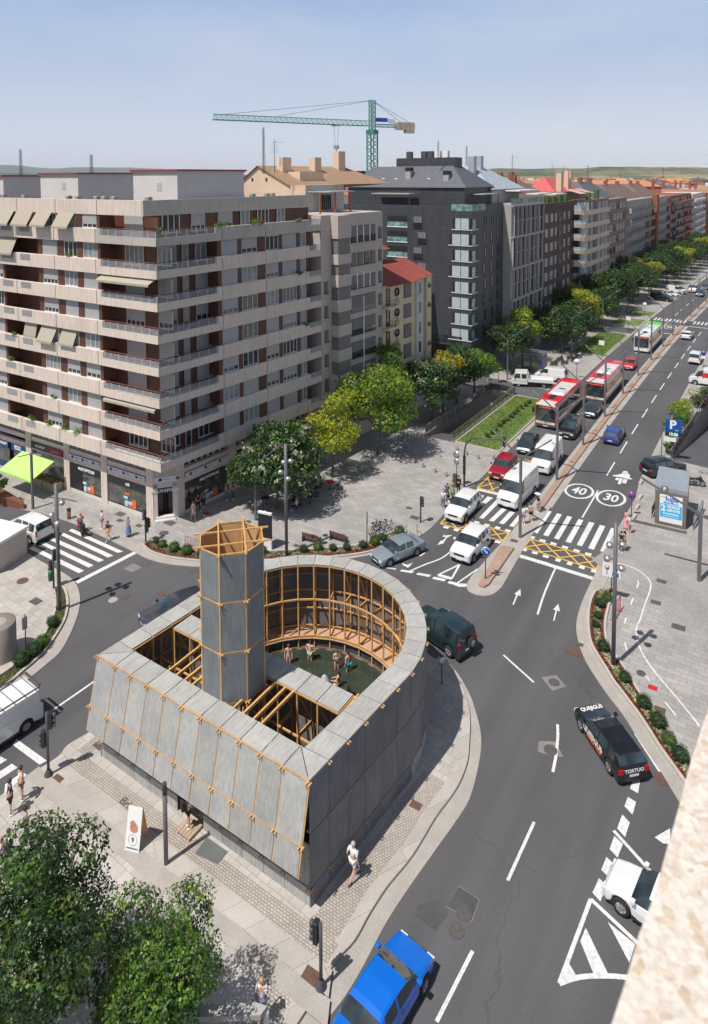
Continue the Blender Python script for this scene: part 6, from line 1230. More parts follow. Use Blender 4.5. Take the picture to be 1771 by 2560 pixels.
# planting on the balconies of the corner block
rs = random.Random(12)
for k, Mx, x, sz in ((7, MR, 6.9, .5), (7, MR, 7.6, .3), (7, MR, 11.2, .45), (7, MR, 12.1, .4), (7, MR, 17.6, .4), (7, MR, .3, .3), (6, ML, -12.0, .3), (3, ML, -20.6, .4), (2, ML, -21.6, .4), (0, ML, -13.2, .5), (0, ML, -11.4, .6), (0, ML, -15.6, .4), (0, ML, -18.3, .4), (1, ML, -14.8, .25), (5, MR, 17.8, .3), (3, MR, 18.8, .3)):
    g = MB(); q = Mx @ Vector((x, .15, zb(k)+1.35+sz*.3)); leaves(g, [(q.x+i*.25, q.y, q.z + rs.uniform(-.25, .15), sz*.7) for i in range(3)], 150, .16, K('green', 'mid', 'lime') if k != 7 or x != 12.1 else K('flower_r', 'green', 'mid'), rs, 0, .3, .9); g.build('balcony_planting', b1, MATS)
# ------------------------------------------------------------------ vehicles
def paint(name, c, metal=0., rough=.3):
    mt, t, b = new_mat(name); b.inputs['Base Color'].default_value = (*lin(c), 1); b.inputs['Roughness'].default_value = rough; b.inputs['Metallic'].default_value = metal; b.inputs['Coat Weight'].default_value = 1.; b.inputs['Coat Roughness'].default_value = .03
    n = nd(t, 'TexNoise', Scale=1.3, Detail=5.); t.links.new(nd(t, 'TexCoord').outputs['Object'], n.inputs[0]); r = nd(t, 'MapRange'); r.inputs[3].default_value = .88; r.inputs[4].default_value = 1.08; t.links.new(n.outputs[0], r.inputs[0]); v = nd(t, 'VectorMath', operation='SCALE'); v.inputs[0].default_value = lin(c); t.links.new(r.outputs[0], v.inputs['Scale']); t.links.new(v.outputs[0], b.inputs['Base Color']); return mt
PT = dict(white=paint('white_car_paint', (.72, .72, .72)), silver=paint('pale_blue_silver_paint', (.36, .43, .48), .5), black=paint('black_car_paint', (.008, .008, .01)), navy=paint('navy_car_paint', (.018, .025, .05)), grey=paint('dark_grey_car_paint', (.05, .06, .085), .4), red=paint('crimson_car_paint', (.30, .008, .02)), bred=paint('bright_red_paint', (.62, .012, .02)), blue=paint('bright_blue_paint', (.0, .13, .58)), blue2=paint('deep_blue_paint', (.008, .05, .25)), green=paint('dark_green_paint', (.012, .03, .035)), cream=paint('cream_bus_paint', (.66, .52, .36)))
M['tyre'] = mat('tyre_rubber', (.018, .018, .018), .85, .2, 6.); M['rim'] = mat('alloy_rim', (.4, .4, .41), .35, .1, 4., metal=.7)
M['cglass'] = glass('car_glass', (.022, .035, .042), .03); M['headl'] = mat('headlamp_glass', (.6, .62, .65), .15, .1, 5.); M['taill'] = mat('tail_lamp', (.42, .01, .012), .25, .2, 9.); M['plate'] = mat('number_plate', (.65, .66, .68), .5, .05, 5.)
PRE = {  # x(0 front..1 rear), belt z, top z, width multiplier, kind of the segment behind this station
 'hatch': (4.15, 1.78, [(0, .60, .62, .80, 'b'), (.035, .74, .77, .92, 'b'), (.14, .84, .88, .98, 'b'), (.27, .93, .98, 1, 's'), (.43, .95, 1.40, 1, 'w'), (.58, .95, 1.46, 1, 'p'), (.61, .95, 1.46, 1, 'w'), (.80, .97, 1.43, 1, 'p'), (.87, .99, 1.36, 1, 'r'), (.965, 1.0, 1.04, .97, 'b'), (1., .72, .76, .88, 'b')]),
 'sedan': (4.5, 1.78, [(0, .58, .60, .80, 'b'), (.03, .72, .75, .92, 'b'), (.13, .82, .86, .98, 'b'), (.26, .92, .97, 1, 's'), (.41, .94, 1.38, 1, 'w'), (.55, .94, 1.44, 1, 'p'), (.575, .94, 1.44, 1, 'w'), (.72, .95, 1.40, 1, 'p'), (.77, .97, 1.33, 1, 'r'), (.88, .98, 1.03, .98, 'b'), (.98, .96, 1.0, .94, 'b'), (1., .70, .74, .88, 'b')]),
 'estate': (4.6, 1.8, [(0, .58, .60, .80, 'b'), (.03, .72, .75, .92, 'b'), (.13, .82, .86, .98, 'b'), (.27, .92, .97, 1, 's'), (.41, .94, 1.36, 1, 'w'), (.55, .94, 1.43, 1, 'p'), (.57, .94, 1.43, 1, 'w'), (.74, .95, 1.42, 1, 'p'), (.77, .95, 1.42, 1, 'w'), (.88, .97, 1.38, 1, 'p'), (.91, .97, 1.34, .98, 'r'), (.975, .98, 1.02, .96, 'b'), (1., .68, .72, .88, 'b')]),
 'suv': (4.5, 1.88, [(0, .70, .72, .82, 'b'), (.03, .92, .95, .93, 'b'), (.14, 1.02, 1.06, .98, 'b'), (.27, 1.08, 1.13, 1, 's'), (.41, 1.10, 1.60, 1, 'w'), (.56, 1.10, 1.66, 1, 'p'), (.585, 1.10, 1.66, 1, 'w'), (.75, 1.12, 1.64, 1, 'p'), (.775, 1.12, 1.64, 1, 'w'), (.87, 1.15, 1.60, .99, 'p'), (.90, 1.15, 1.56, .98, 'r'), (.97, 1.12, 1.16, .96, 'b'), (1., .80, .84, .9, 'b')]),
 'jeep': (4.5, 1.85, [(0, .85, .87, .86, 'b'), (.02, 1.05, 1.08, .93, 'b'), (.14, 1.10, 1.13, .98, 'b'), (.30, 1.14, 1.18, 1, 's'), (.37, 1.16, 1.72, 1, 'w'), (.50, 1.16, 1.80, 1, 'p'), (.53, 1.16, 1.88, 1, 'w'), (.70, 1.16, 1.92, 1, 'p'), (.73, 1.16, 1.92, 1, 'w'), (.93, 1.16, 1.90, 1, 'p'), (.965, 1.16, 1.88, .99, 'r'), (.99, 1.14, 1.18, .98, 'b'), (1., .80, .84, .95, 'b')]),
 'mpv': (4.4, 1.82, [(0, .68, .70, .80, 'b'), (.03, .86, .90, .92, 'b'), (.12, .98, 1.02, .98, 'b'), (.22, 1.06, 1.11, 1, 's'), (.40, 1.10, 1.72, 1, 'w'), (.54, 1.10, 1.80, 1, 'p'), (.57, 1.10, 1.80, 1, 'w'), (.74, 1.10, 1.80, 1, 'p'), (.77, 1.10, 1.80, 1, 'w'), (.93, 1.12, 1.76, 1, 'p'), (.955, 1.12, 1.74, .99, 'r'), (.99, 1.12, 1.16, .98, 'b'), (1., .70, .74, .95, 'b')]),
 'van': (5.2, 1.95, [(0, .72, .74, .82, 'b'), (.03, .98, 1.02, .93, 'b'), (.10, 1.12, 1.16, .98, 'b'), (.18, 1.20, 1.26, 1, 's'), (.32, 1.22, 1.90, 1, 'w'), (.44, 1.22, 1.96, 1, 'b'), (.96, 1.22, 1.96, 1, 'r'), (.995, 1.15, 1.2, .98, 'b'), (1., .70, .74, .95, 'b')]),
 'bigvan': (5.9, 2.03, [(0, .74, .76, .82, 'b'), (.025, 1.05, 1.10, .93, 'b'), (.09, 1.22, 1.26, .98, 'b'), (.15, 1.32, 1.38, 1, 's'), (.255, 1.36, 2.20, 1, 'w'), (.36, 1.36, 2.48, 1, 'b'), (.96, 1.36, 2.50, 1, 'r2'), (.995, 1.15, 2.3, .98, 'b'), (1., .70, .74, .95, 'b')]),
}
WHEELS = {}
def wheel_parts(r):
    k = round(r, 2)
    if k not in WHEELS:
        g = MB(); g.lathe([(r*.6, -.1), (r*.93, -.11), (r, -.07), (r, .07), (r*.93, .11), (r*.6, .1)], 20); o = g.build('wheel', None, M['tyre']); g = MB(); g.lathe([(.001, .075), (r*.16, .08), (r*.2, .06), (r*.55, .07), (r*.62, .1)], 20)
        g.lathe([(.001, -.02), (r*.6, -.02)], 10)
        for i in range(5): a = 1.2566*i; g.bar((math.cos(a)*r*.1, math.sin(a)*r*.1, .09), (math.cos(a)*r*.58, math.sin(a)*r*.58, .09), r*.14, .03)
        i_ = g.build('rim', None, M['rim']); WHEELS[k] = (o.data, i_.data); bpy.data.objects.remove(o); bpy.data.objects.remove(i_)
    return WHEELS[k]
def put_wheel(t, x, y, r, side):
    a, b = wheel_parts(r); o = bpy.data.objects.new('wheel', a); COL.objects.link(o); o.parent = t; o.matrix_local = Matrix.Translation((x, y, r)) @ Matrix.Rotation(R(-90*side), 4, 'X'); i = bpy.data.objects.new('rim', b); COL.objects.link(i); i.parent = o
def vehicle(name, kind, col, loc, ang, label, group='traffic at the junction', cat='car', L=None, no_rear_glass=False, roof=None, wr=None):
    L0, W, ST = PRE[kind]; L = L or L0; hw = W/2; wr = wr or (.33 if kind in ('hatch', 'sedan', 'estate') else .36); t = thing(name, loc, ang, label, cat, group)
    xs = [(s[0], s) for s in ST]; fw_, rw_ = (.185 if kind not in ('van', 'bigvan') else .165), (.80 if kind not in ('van', 'bigvan') else .80)
    arch = wr*1.22/L; pts = sorted(set([round(s[0], 4) for s in ST] + [round(c + arch*k, 4) for c in (fw_, rw_) for k in (-1, -.8, -.45, 0, .45, .8, 1)]))
    def sta(x):
        for a, b in zip(ST, ST[1:]):
            if a[0] <= x <= b[0] + 1e-9: f = (x-a[0])/(b[0]-a[0]); return [a[i] + (b[i]-a[i])*f for i in (1, 2, 3)] + [a[4]]
        return list(ST[-1][1:])
    sec = []
    zb0 = .2 if kind in ('hatch', 'sedan', 'estate') else .27
    for x in pts:
        belt, top, wm, sg = sta(x); zb = zb0 + (.08 if x in (0, 1) else 0)
        for c in (fw_, rw_):
            d = abs(x-c)*L
            if d <= arch*L + 1e-3: zb = max(zb, wr + math.sqrt(max(0, (arch*L)**2 - d*d))*.98)
        w_ = hw*wm; cab = top - belt > .15; rf = (.80 if kind not in ('van', 'bigvan') else .9) if cab else .86; X = L/2 - x*L
        if cab: rf = 1 - (1-rf)*min(1, (top-belt)/.45)
        sec.append([(X, w_*.97, zb), (X, w_, max(zb+.02, .5*(zb+belt))), (X, w_*.985, max(zb+.04, belt-.07)), (X, w_*.955, belt), (X, w_*rf, top-.05 if cab else top-.01), (X, w_*rf*.86, top - (.0 if cab else 0)), (X, 0, top+.025)])
    G = {}
    def f(key, vs):
        g = G.setdefault(key, MB()); g.add(vs, [tuple(range(len(vs)))], key == 'body')
    for i in range(len(pts)-1):
        sg = sta((pts[i]+pts[i+1])/2)[3]; A, Bs = sec[i], sec[i+1]
        for s in (1, -1):
            fl = lambda p: (p[0], p[1]*s, p[2])
            for j in range(6):
                key = 'body'
                if sg == 'w' and j == 3: key = ('side_window', s, round(sta(pts[i])[0], 2) if False else [k for k, q in enumerate(ST) if q[0] <= pts[i]+1e-6][-1])
                if sg == 's' and j in (4, 5): key = 'windscreen'
                if sg == 's' and j == 3: key = ('quarter_light', s, 0)
                if sg == 'r' and j in (4, 5) and not no_rear_glass: key = 'rear_window'
                q = [fl(A[j]), fl(Bs[j]), fl(Bs[j+1]), fl(A[j+1])]; q = q if s > 0 else q[::-1]; f(key, q)
    for S, rv in ((sec[0], 1), (sec[-1], -1)):
        loop = [p for p in S] + [(p[0], -p[1], p[2]) for p in S[-2::-1]]; f('body', loop[::rv])
    floor = MB(); floor.box(-L/2+.12, L/2-.12, -hw*.9, hw*.9, zb0+.02, .55); floor.build('underbody', t, M['black'])
    nmx = {}
    for k, g in G.items():
        nm = k if isinstance(k, str) else k[0]; g.build(nm, t, col if nm == 'body' else M['cglass'], recalc=False)
    if roof: g = MB(); 
    # lamps, plates, trim, mirrors, handles
    zf = ST[1][1]; g = None; bt = ST[1][2]
    for s in (1, -1):
        g = MB(); y0, y1 = sorted((s*hw*.52, s*hw*.88)); g.add([(L/2-.02, y0, zf-.24), (L/2-.02 if s > 0 else L/2-.02, y1 if s < 0 else y1, zf-.2), (L/2-.34, y1 if s > 0 else y0, zf-.03), (L/2-.1, y0 if s > 0 else y1, zf-.05)], [(0, 1, 2, 3)]); g.box(L/2-.16, L/2+.004, y0, y1, zf-.22, zf-.08); g.build('headlight', t, M['headl'])
        zr = ST[-2][1]; g = MB(); y0, y1 = sorted((s*hw*.66, s*hw*.93)); g.box(-L/2-.004, -L/2+.14, y0, y1, zr-.34, zr-.1) if kind not in ('van', 'bigvan', 'mpv', 'jeep') else g.box(-L/2-.004, -L/2+.1, *sorted((s*hw*.8, s*hw*.95)), .8, 1.25); g.build('tail_light', t, M['taill'])
        mx_ = L/2 - L*(.30 if kind not in ('van', 'bigvan') else .22); mz = ST[3][1] + .06; g = MB(); g.box(mx_-.09, mx_+.09, *sorted((s*hw*.97, s*(hw+.17))), mz, mz + (.16 if kind[:3] != 'van' else .26)); g.build('mirror', t, col if kind not in ('van', 'bigvan') else M['black'], bevel=.03)
    add(t, 'number_plate', M['plate'], (L/2-.02, L/2+.012, -.26, .26, .36, .47)); add(t, 'number_plate', M['plate'], (-L/2-.012, -L/2+.02, -.26, .26, ST[-1][1]-.2, ST[-1][1]-.09))
    add(t, 'grille', M['black'], (L/2-.03, L/2+.006, -hw*.48, hw*.48, zf-.26, zf-.1), (L/2-.05, L/2+.004, -hw*.7, hw*.7, .26, .36)); add(t, 'bumper_trim', M['black'], (L/2-.1, L/2+.01, -hw*.78, hw*.78, zb0+.05, zb0+.14), (-L/2-.01, -L/2+.1, -hw*.82, hw*.82, zb0+.05, zb0+.2))
    add(t, 'sill_trim', M['black'], (-L/2+L*.27, L/2-L*.28, -hw-.004, -hw+.05, zb0, zb0+.1), (-L/2+L*.27, L/2-L*.28, hw-.05, hw+.004, zb0, zb0+.1))
    for c in (fw_, rw_):
        for s in (1, -1): put_wheel(t, L/2 - c*L, s*(hw-.1), wr, s)
    for i, q in enumerate(ST[:-2]):
        if q[4] == 'w': add(t, 'door_handle', M['black'], *[(L/2 - (q[0] + .11)*L - .08, L/2 - (q[0] + .11)*L + .08, *sorted((s*hw*.98, s*(hw+.012))), q[1]-.14, q[1]-.11) for s in (1, -1)])
    return t
def drive(name, kind, col, F_, R_, side, label, **k):
    "front and rear tyre contacts seen on the visible side"
    L0, W, ST = PRE[kind]; a, b = P(*F_), P(*R_); d = (a-b).normalized(); n = Vector((-d.y, d.x, 0))*(W/2-.05)*(-1 if side == 'L' else 1); L = k.get('L') or L0
    fr = .185 if kind not in ('van', 'bigvan') else .165; wb = L*(.80-fr); c = (a+b)/2 + n + d*((.80+fr)/2 - .5)*L
    if k.pop('anchor', 'm') == 'f': c = a + n - d*(L/2 - fr*L)
    v = vehicle(name, kind, col, (c.x, c.y, .005), math.atan2(d.y, d.x), label, **k); return v
V1 = drive('people_carrier', 'mpv', PT['white'], (27.3, 1340), (72.4, 1359), 'L', 'white people carrier driving away past the left zebra crossing', L=4.4)
def headed(name, kind, col, p, q, z, pc, label, **k):
    a, b = P(*p, z), P(*q, z); d = b-a; c = P(*pc); return vehicle(name, kind, col, (c.x, c.y, .005), math.atan2(d.y, d.x), label, **k)
headed('estate_car', 'estate', PT['grey'], (488, 1478), (392, 1512), 1.4, (437, 1543), 'charcoal estate car half hidden behind the pavilion roof')
VR = drive('panel_van', 'van', PT['white'], (-85, 1934), (66, 1832), 'L', 'white panel van with a roof rack at the left edge', cat='van', anchor='m', L=5.1)
for i in range(6): add(VR, 'rack_bar', M['steel'], (-2.2+i*.62, -2.16+i*.62, -.85, .85, 2.06, 2.1))
add(VR, 'rack_rail', M['steel_dark'], (-2.4, 1.2, .84, .9, 2.08, 2.14), (-2.4, 1.2, -.9, -.84, 2.08, 2.14)); add(VR, 'ladder_roller', M['steel_dark'], (-2.5, -2.4, -.8, .8, 2.1, 2.2))
J = headed('off_road_car', 'jeep', PT['green'], (1106, 1569), (1081, 1552), 1.9, (1106, 1601), 'dark green off-road car with a spare wheel on its back, beside the pavilion', wr=.38)
o = add(J, 'spare_wheel', M['black']); bpy.data.objects.remove(o); g = MB(); g.lathe([(.001, .12), (.3, .14), (.36, .1), (.36, -.05)], 20); o = g.build('spare_wheel', J, M['tyre']); o.matrix_local = Matrix.Translation((-2.32, -.25, 1.0)) @ Matrix.Rotation(R(-90), 4, 'Y'); g = MB(); g.lathe([(.001, .15), (.2, .145), (.22, .12)], 16); r_ = g.build('rim', o, M['rim'])
V5 = drive('saloon_car', 'sedan', PT['silver'], (978.3, 1416.3), (1040.4, 1391), 'L', 'pale blue-silver saloon car turning off the avenue behind the pavilion')
V6 = drive('sport_utility_car', 'suv', PT['white'], (1166.3, 1305), (1194.5, 1275.3), 'L', 'white sport utility car stopped across the near end of the zebra crossing', L=4.6)
V7 = drive('sport_utility_car', 'suv', PT['white'], (1184.5, 1407), (1218, 1369.3), 'L', 'compact white sport utility car approaching the give-way triangle', L=4.4)
V8 = drive('sport_utility_car', 'suv', PT['red'], (1270.3, 1199.6), (1288.5, 1178), 'L', 'crimson sport utility car stopped on the yellow box', L=4.45)
V9 = drive('panel_van', 'bigvan', PT['white'], (1299.4, 1272), (1337, 1233.5), 'L', 'tall white panel van crossing the zebra crossing', cat='van', L=5.9)
V10 = drive('panel_van', 'bigvan', PT['white'], (1380.3, 1182.7), (1399.5, 1157.5), 'L', 'white high-roof van queuing behind the tall panel van', cat='van', L=5.5)
V11 = drive('saloon_car', 'sedan', PT['grey'], (1331.5, 1135), (1346, 1112.5), 'L', 'dark blue-grey saloon car queuing next to the first lawn', L=4.6)
V12 = drive('people_carrier', 'mpv', PT['black'], (1437.8, 1098.7), (1452.5, 1078), 'L', 'black people carrier queuing beside the first bus', L=4.6)
V13 = drive('hatchback', 'hatch', PT['grey'], (1490.3, 1047), (1503.6, 1029.3), 'L', 'grey-blue hatchback just ahead of the second bus')
V14 = drive('hatchback', 'hatch', PT['bred'], (1584.9, 926.2), (1593, 916), 'L', 'bright red hatchback between the second red bus and the white bus')
def avcar(name, kind, col, o_, y, sgn, label, **k):
    d = math.atan2(1, 2*2.63e-4*(y-105)) + (0 if sgn > 0 else math.pi); return vehicle(name, kind, col, (*av(o_, y), .005), d, label, **k)
def avo(px, py): v = P(px, py); return v.x - cx(v.y), v.y
o_, y_ = avo(1545, 1117); avcar('estate_car', 'estate', PT['blue2'], o_-.85, y_+2.2, 1, 'deep blue estate car driving away past the median')
o_, y_ = avo(1714, 850.5); avcar('hatchback', 'hatch', PT['white'], o_, y_+2, 1, 'white hatchback with a black roof, farthest car driving away'); hb = bpy.data.objects[-1] if False else None
o_, y_ = avo(1735, 912); avcar('van', 'mpv', PT['white'], o_, y_+2.3, 1, 'white rear-windowed van driving away on the right carriageway', cat='van', L=4.9)
drive('sport_utility_car', 'suv', PT['black'], (1702.3, 1186), (1648, 1196.5), 'R', 'black sport utility car turning in to the car park ramp', L=4.7)
VE = drive('panel_van', 'bigvan', PT['white'], (1742, 963), (1800, 972), 'L', 'white panel van with a red sign on its side at the right edge', cat='van', L=5.4); add(VE, 'red_sign', PT['bred'], (-.6, .9, 1.016, 1.022, 1.3, 2.0)); 
vehicle('saloon_car', 'sedan', PT['silver'], (*av(10.6, 119.5), .045), R(88), 'silver car parked behind the white van at the right edge')
# pick-up lorry
def lorry(F_, R_, label):
    a, b = P(*F_), P(*R_); d = (a-b).normalized(); n = Vector((-d.y, d.x, 0))*-.9; c = (a+b)/2+n; t = thing('dropside_lorry', (c.x, c.y, .05), math.atan2(d.y, d.x), label, 'lorry', 'parked vans and lorries')
    g = MB(); pr_ = [(2.9, .4), (3.0, .9), (2.85, 1.25), (2.45, 2.15), (.7, 2.2), (.7, .4)]; n_ = len(pr_); g.add([(x, .95, z) for x, z in pr_] + [(x, -.95, z) for x, z in pr_], [tuple(range(n_)), tuple(range(n_, 2*n_))[::-1]] + [(i, n_+i, n_+(i+1) % n_, (i+1) % n_) for i in range(n_)]); g.build('cab', t, PT['white'], bevel=.06, recalc=True)
    g = MB(); g.add([(2.84, -.8, 1.3), (2.84, .8, 1.3), (2.5, .74, 2.05), (2.5, -.74, 2.05)], [(0, 1, 2, 3)]); o = g.build('windscreen', t, M['cglass']); o.location = (.03, 0, .01)
    for s in (1, -1): add(t, 'side_window', M['cglass'], (1.75, 2.45, *sorted((s*.95, s*.965)), 1.3, 1.95)); add(t, 'side_window', M['cglass'], (.85, 1.55, *sorted((s*.95, s*.965)), 1.3, 1.95)); add(t, 'headlight', M['headl'], (2.93, 3.02, *sorted((s*.55, s*.88)), .7, .9)); add(t, 'mirror', M['black'], (2.5, 2.6, *sorted((s*.98, s*1.15)), 1.4, 1.8)); add(t, 'red_stripe', PT['bred'], (.8, 2.8, *sorted((s*.95, s*.958)), .85, .9))
    add(t, 'load_bed', PT['white'], (-2.9, .6, -1., 1., .8, .9), bevel=.01); add(t, 'side_board', PT['white'], (-2.9, .6, .97, 1.02, .85, 1.3), (-2.9, .6, -1.02, -.97, .85, 1.3), (-2.95, -2.9, -1, 1, .85, 1.3)); add(t, 'headboard', PT['white'], (.55, .62, -1, 1, .85, 1.9)); add(t, 'chassis', M['black'], (-2.8, 2.7, -.7, .7, .4, .8))
    for x in (2.0, -1.6):
        for s in (1, -1): put_wheel(t, x, s*.84, .36, s)
    return t
lorry((1306.5, 968.5), (1357, 972), 'white double-cab dropside lorry parked by the cobbled side street')
drive('panel_van', 'van', PT['white'], (1352, 951), (1394.4, 957.5), 'L', 'white van with a roof rack parked behind the dropside lorry', cat='van', L=4.6, group='parked vans and lorries')
VB = drive('driving_school_car', 'estate', PT['black'], (1457, 1834.5), (1516.6, 1924), 'L', 'black car lettered in white and orange, driving up the right kerb', L=4.5, wr=.35)
M['orange_l'] = mat('orange_lettering', (.75, .16, .06), .5, .05, 3.)
text_mesh('QUEJIGUS', .42, 'lettering', VB, M['white'], Matrix.Translation((.15, .905, .66)) @ Matrix.Rotation(R(180), 4, 'Z') @ Matrix.Rotation(R(90), 4, 'X'), .004, .012); text_mesh('SORIA NOS', .26, 'lettering', VB, M['orange_l'], Matrix.Translation((0, .91, .42)) @ Matrix.Rotation(R(180), 4, 'Z') @ Matrix.Rotation(R(90), 4, 'X'), .004, .01)
text_mesh('QUEJIGUS', .3, 'lettering', VB, M['white'], Matrix.Translation((1.75, 0, .915)) @ Matrix.Rotation(R(-90), 4, 'Z') @ Matrix.Rotation(R(6), 4, 'X'), .004, .01); text_mesh('TORTUO', .26, 'lettering', VB, M['white'], Matrix.Translation((-2.262, 0, .78)) @ Matrix.Rotation(R(-90), 4, 'Z') @ Matrix.Rotation(R(90), 4, 'X'), .004, .01)
drive('sports_car', 'hatch', PT['white'], (1552.4, 2288), (1642, 2348), 'L', 'white car at the lower right, partly hidden by the stone parapet', L=4.4, wr=.36, anchor='f')
VBL = headed('saloon_car', 'sedan', PT['blue'], (901, 2519), (953, 2440), 1.4, (962, 2528), 'bright blue saloon car at the bottom edge', L=4.4)
# buses
def bus(o_, y, label, red=True, lettering='1  LAS NORIAS'):
    d = math.atan2(1, 2*2.63e-4*(y+6-105)) + math.pi; t = thing('city_bus', (*av(o_, y+6), .01), d, label, 'bus', 'buses on the avenue'); L, w_, h = 12., 1.26, 3.05; bc = PT['cream'] if red else PT['white']; tc_ = PT['bred'] if red else PT['white']
    g = MB(); g.box(-L/2, L/2, -w_, w_, .32, h-.15); g.build('body', t, bc, bevel=.1); g = MB(); g.box(-L/2+.05, L/2-.05, -w_+.04, w_-.04, h-.15, h); g.build('roof', t, PT['white'], bevel=.05)
    add(t, 'roof_rail', tc_, (-L/2+.05, L/2-.1, w_-.24, w_-.02, h-.02, h+.1), (-L/2+.05, L/2-.1, -w_+.02, -w_+.24, h-.02, h+.1)); add(t, 'roof_panel', tc_, (2.2, 4.3, -w_+.2, w_-.2, h, h+.16), (-L/2+.1, -4.4, -w_+.2, w_-.2, h, h+.2)) if red else add(t, 'roof_panel', mat('green_roof_panel', (.1, .55, .06), .5, .05, 2.), (-L/2+.1, -4.6, -w_+.1, w_-.1, h, h+.3)); add(t, 'roof_vent', M['black'], (2.4, 4.0, -.35, .35, h+.16, h+.2) if red else (2.6, 3.6, -.3, .3, h, h+.12), (-1.2, -.4, -.4, .4, h, h+.1)); add(t, 'roof_unit', PT['white'], (-.5, 1.0, -.8, .8, h, h+.18))
    g = MB(); g.add([(L/2+.02, -w_+.08, .95), (L/2+.02, w_-.08, .95), (L/2+.02, w_-.08, 2.45), (L/2+.02, -w_+.08, 2.45)], [(0, 1, 2, 3)]); g.build('windscreen', t, M['cglass']); add(t, 'display', M['black'], (L/2-.02, L/2+.025, -w_+.08, w_-.08, 2.45, 2.86)); add(t, 'front_frame', tc_, (L/2-.1, L/2+.03, -w_-.01, -w_+.09, .5, 2.9), (L/2-.1, L/2+.03, w_-.09, w_+.01, .5, 2.9))
    led = bpy.data.materials.get('orange_led') or new_mat('orange_led')[0]; led.node_tree.nodes['Principled BSDF'].inputs['Emission Color'].default_value = (1, .1, .02, 1); led.node_tree.nodes['Principled BSDF'].inputs['Emission Strength'].default_value = 1.2; led.node_tree.nodes['Principled BSDF'].inputs['Base Color'].default_value = (.3, .02, .01, 1)
    text_mesh(lettering, .26, 'display_text', t, led, Matrix.Translation((L/2+.03, 0, 2.65)) @ Matrix.Rotation(R(90), 4, 'Z') @ Matrix.Rotation(R(90), 4, 'X'), .003, .006)
    add(t, 'bumper', M['steel_dark'] if red else PT['white'], (L/2-.05, L/2+.08, -w_+.02, w_-.02, .3, .62), bevel=.04); add(t, 'number_plate', M['plate'], (L/2+.08, L/2+.09, -.3, .3, .36, .48))
    for s in (1, -1):
        for i in range(6): add(t, 'side_window', M['cglass'], (L/2-2.7-i*1.62, L/2-1.2-i*1.62, *sorted((s*w_, s*(w_+.012))), 1.25, 2.5))
        add(t, 'headlight', M['headl'], (L/2, L/2+.06, *sorted((s*.75, s*1.15)), .66, .82)); add(t, 'mirror', M['black'], (L/2+.1, L/2+.3, *sorted((s*(w_+.05), s*(w_+.3))), 1.9, 2.5)); add(t, 'skirt', M['steel_dark'], (-L/2+.2, L/2-.2, *sorted((s*(w_-.01), s*(w_+.005))), .3, .42))
        for x in (3.3, -2.7): put_wheel(t, x, s*(w_-.16), .48, s)
    add(t, 'door', M['cglass'], (L/2-1.5, L/2-.4, -w_-.014, -w_, .45, 2.5), (-.2, 1.2, -w_-.014, -w_, .45, 2.5))
    g = MB(); g.lathe([(.001, 0), (.12, 0), (.13, .02)], 12); o = g.build('emblem', t, M['steel']); o.matrix_local = Matrix.Translation((L/2+.04, 0, .8)) @ Matrix.Rotation(R(90), 4, 'Y'); return t
o_, y_ = avo(1390, 1078); bus(o_-1.28, y_, 'nearest red-roofed cream bus with an orange front display', lettering='2  HOSPITAL')
o_, y_ = avo(1512.5, 1013.5); bus(o_-1.28, y_, 'second red-roofed cream bus, behind the grey hatchback', lettering='3  VILLAMEDIANA')
o_, y_ = avo(1624, 885); bus(o_-1.28, y_, 'white bus with a green rear roof, farthest of the three buses', False, '9  CEMENTERIO')
# parked and distant
for px, py, kd, cl, ang, lb in ((1654, 752, 'van', 'black', -15, 'dark van nosing out of the far parking bays'), (1675, 741, 'hatch', 'white', -20, 'white hatchback in the far parking bays, beside the dark van'), (1691, 733, 'van', 'white', -30, 'white van in the far parking bays'), (1733, 729, 'van', 'white', -88, 'white van driving towards the camera before the far crossing'), (1750, 740, 'mpv', 'grey', -88, 'blue-grey people carrier in the left lanes beyond the far crossing'), (1764, 722, 'sedan', 'navy', -87, 'dark saloon car beyond the blue-grey people carrier')):
    v = P(px, py); vehicle('parked_car' if 'bays' in lb else 'distant_car', kd, PT[cl], (v.x, v.y, .02), R(ang), lb, group='distant vehicles', cat='van' if kd == 'van' else 'car')
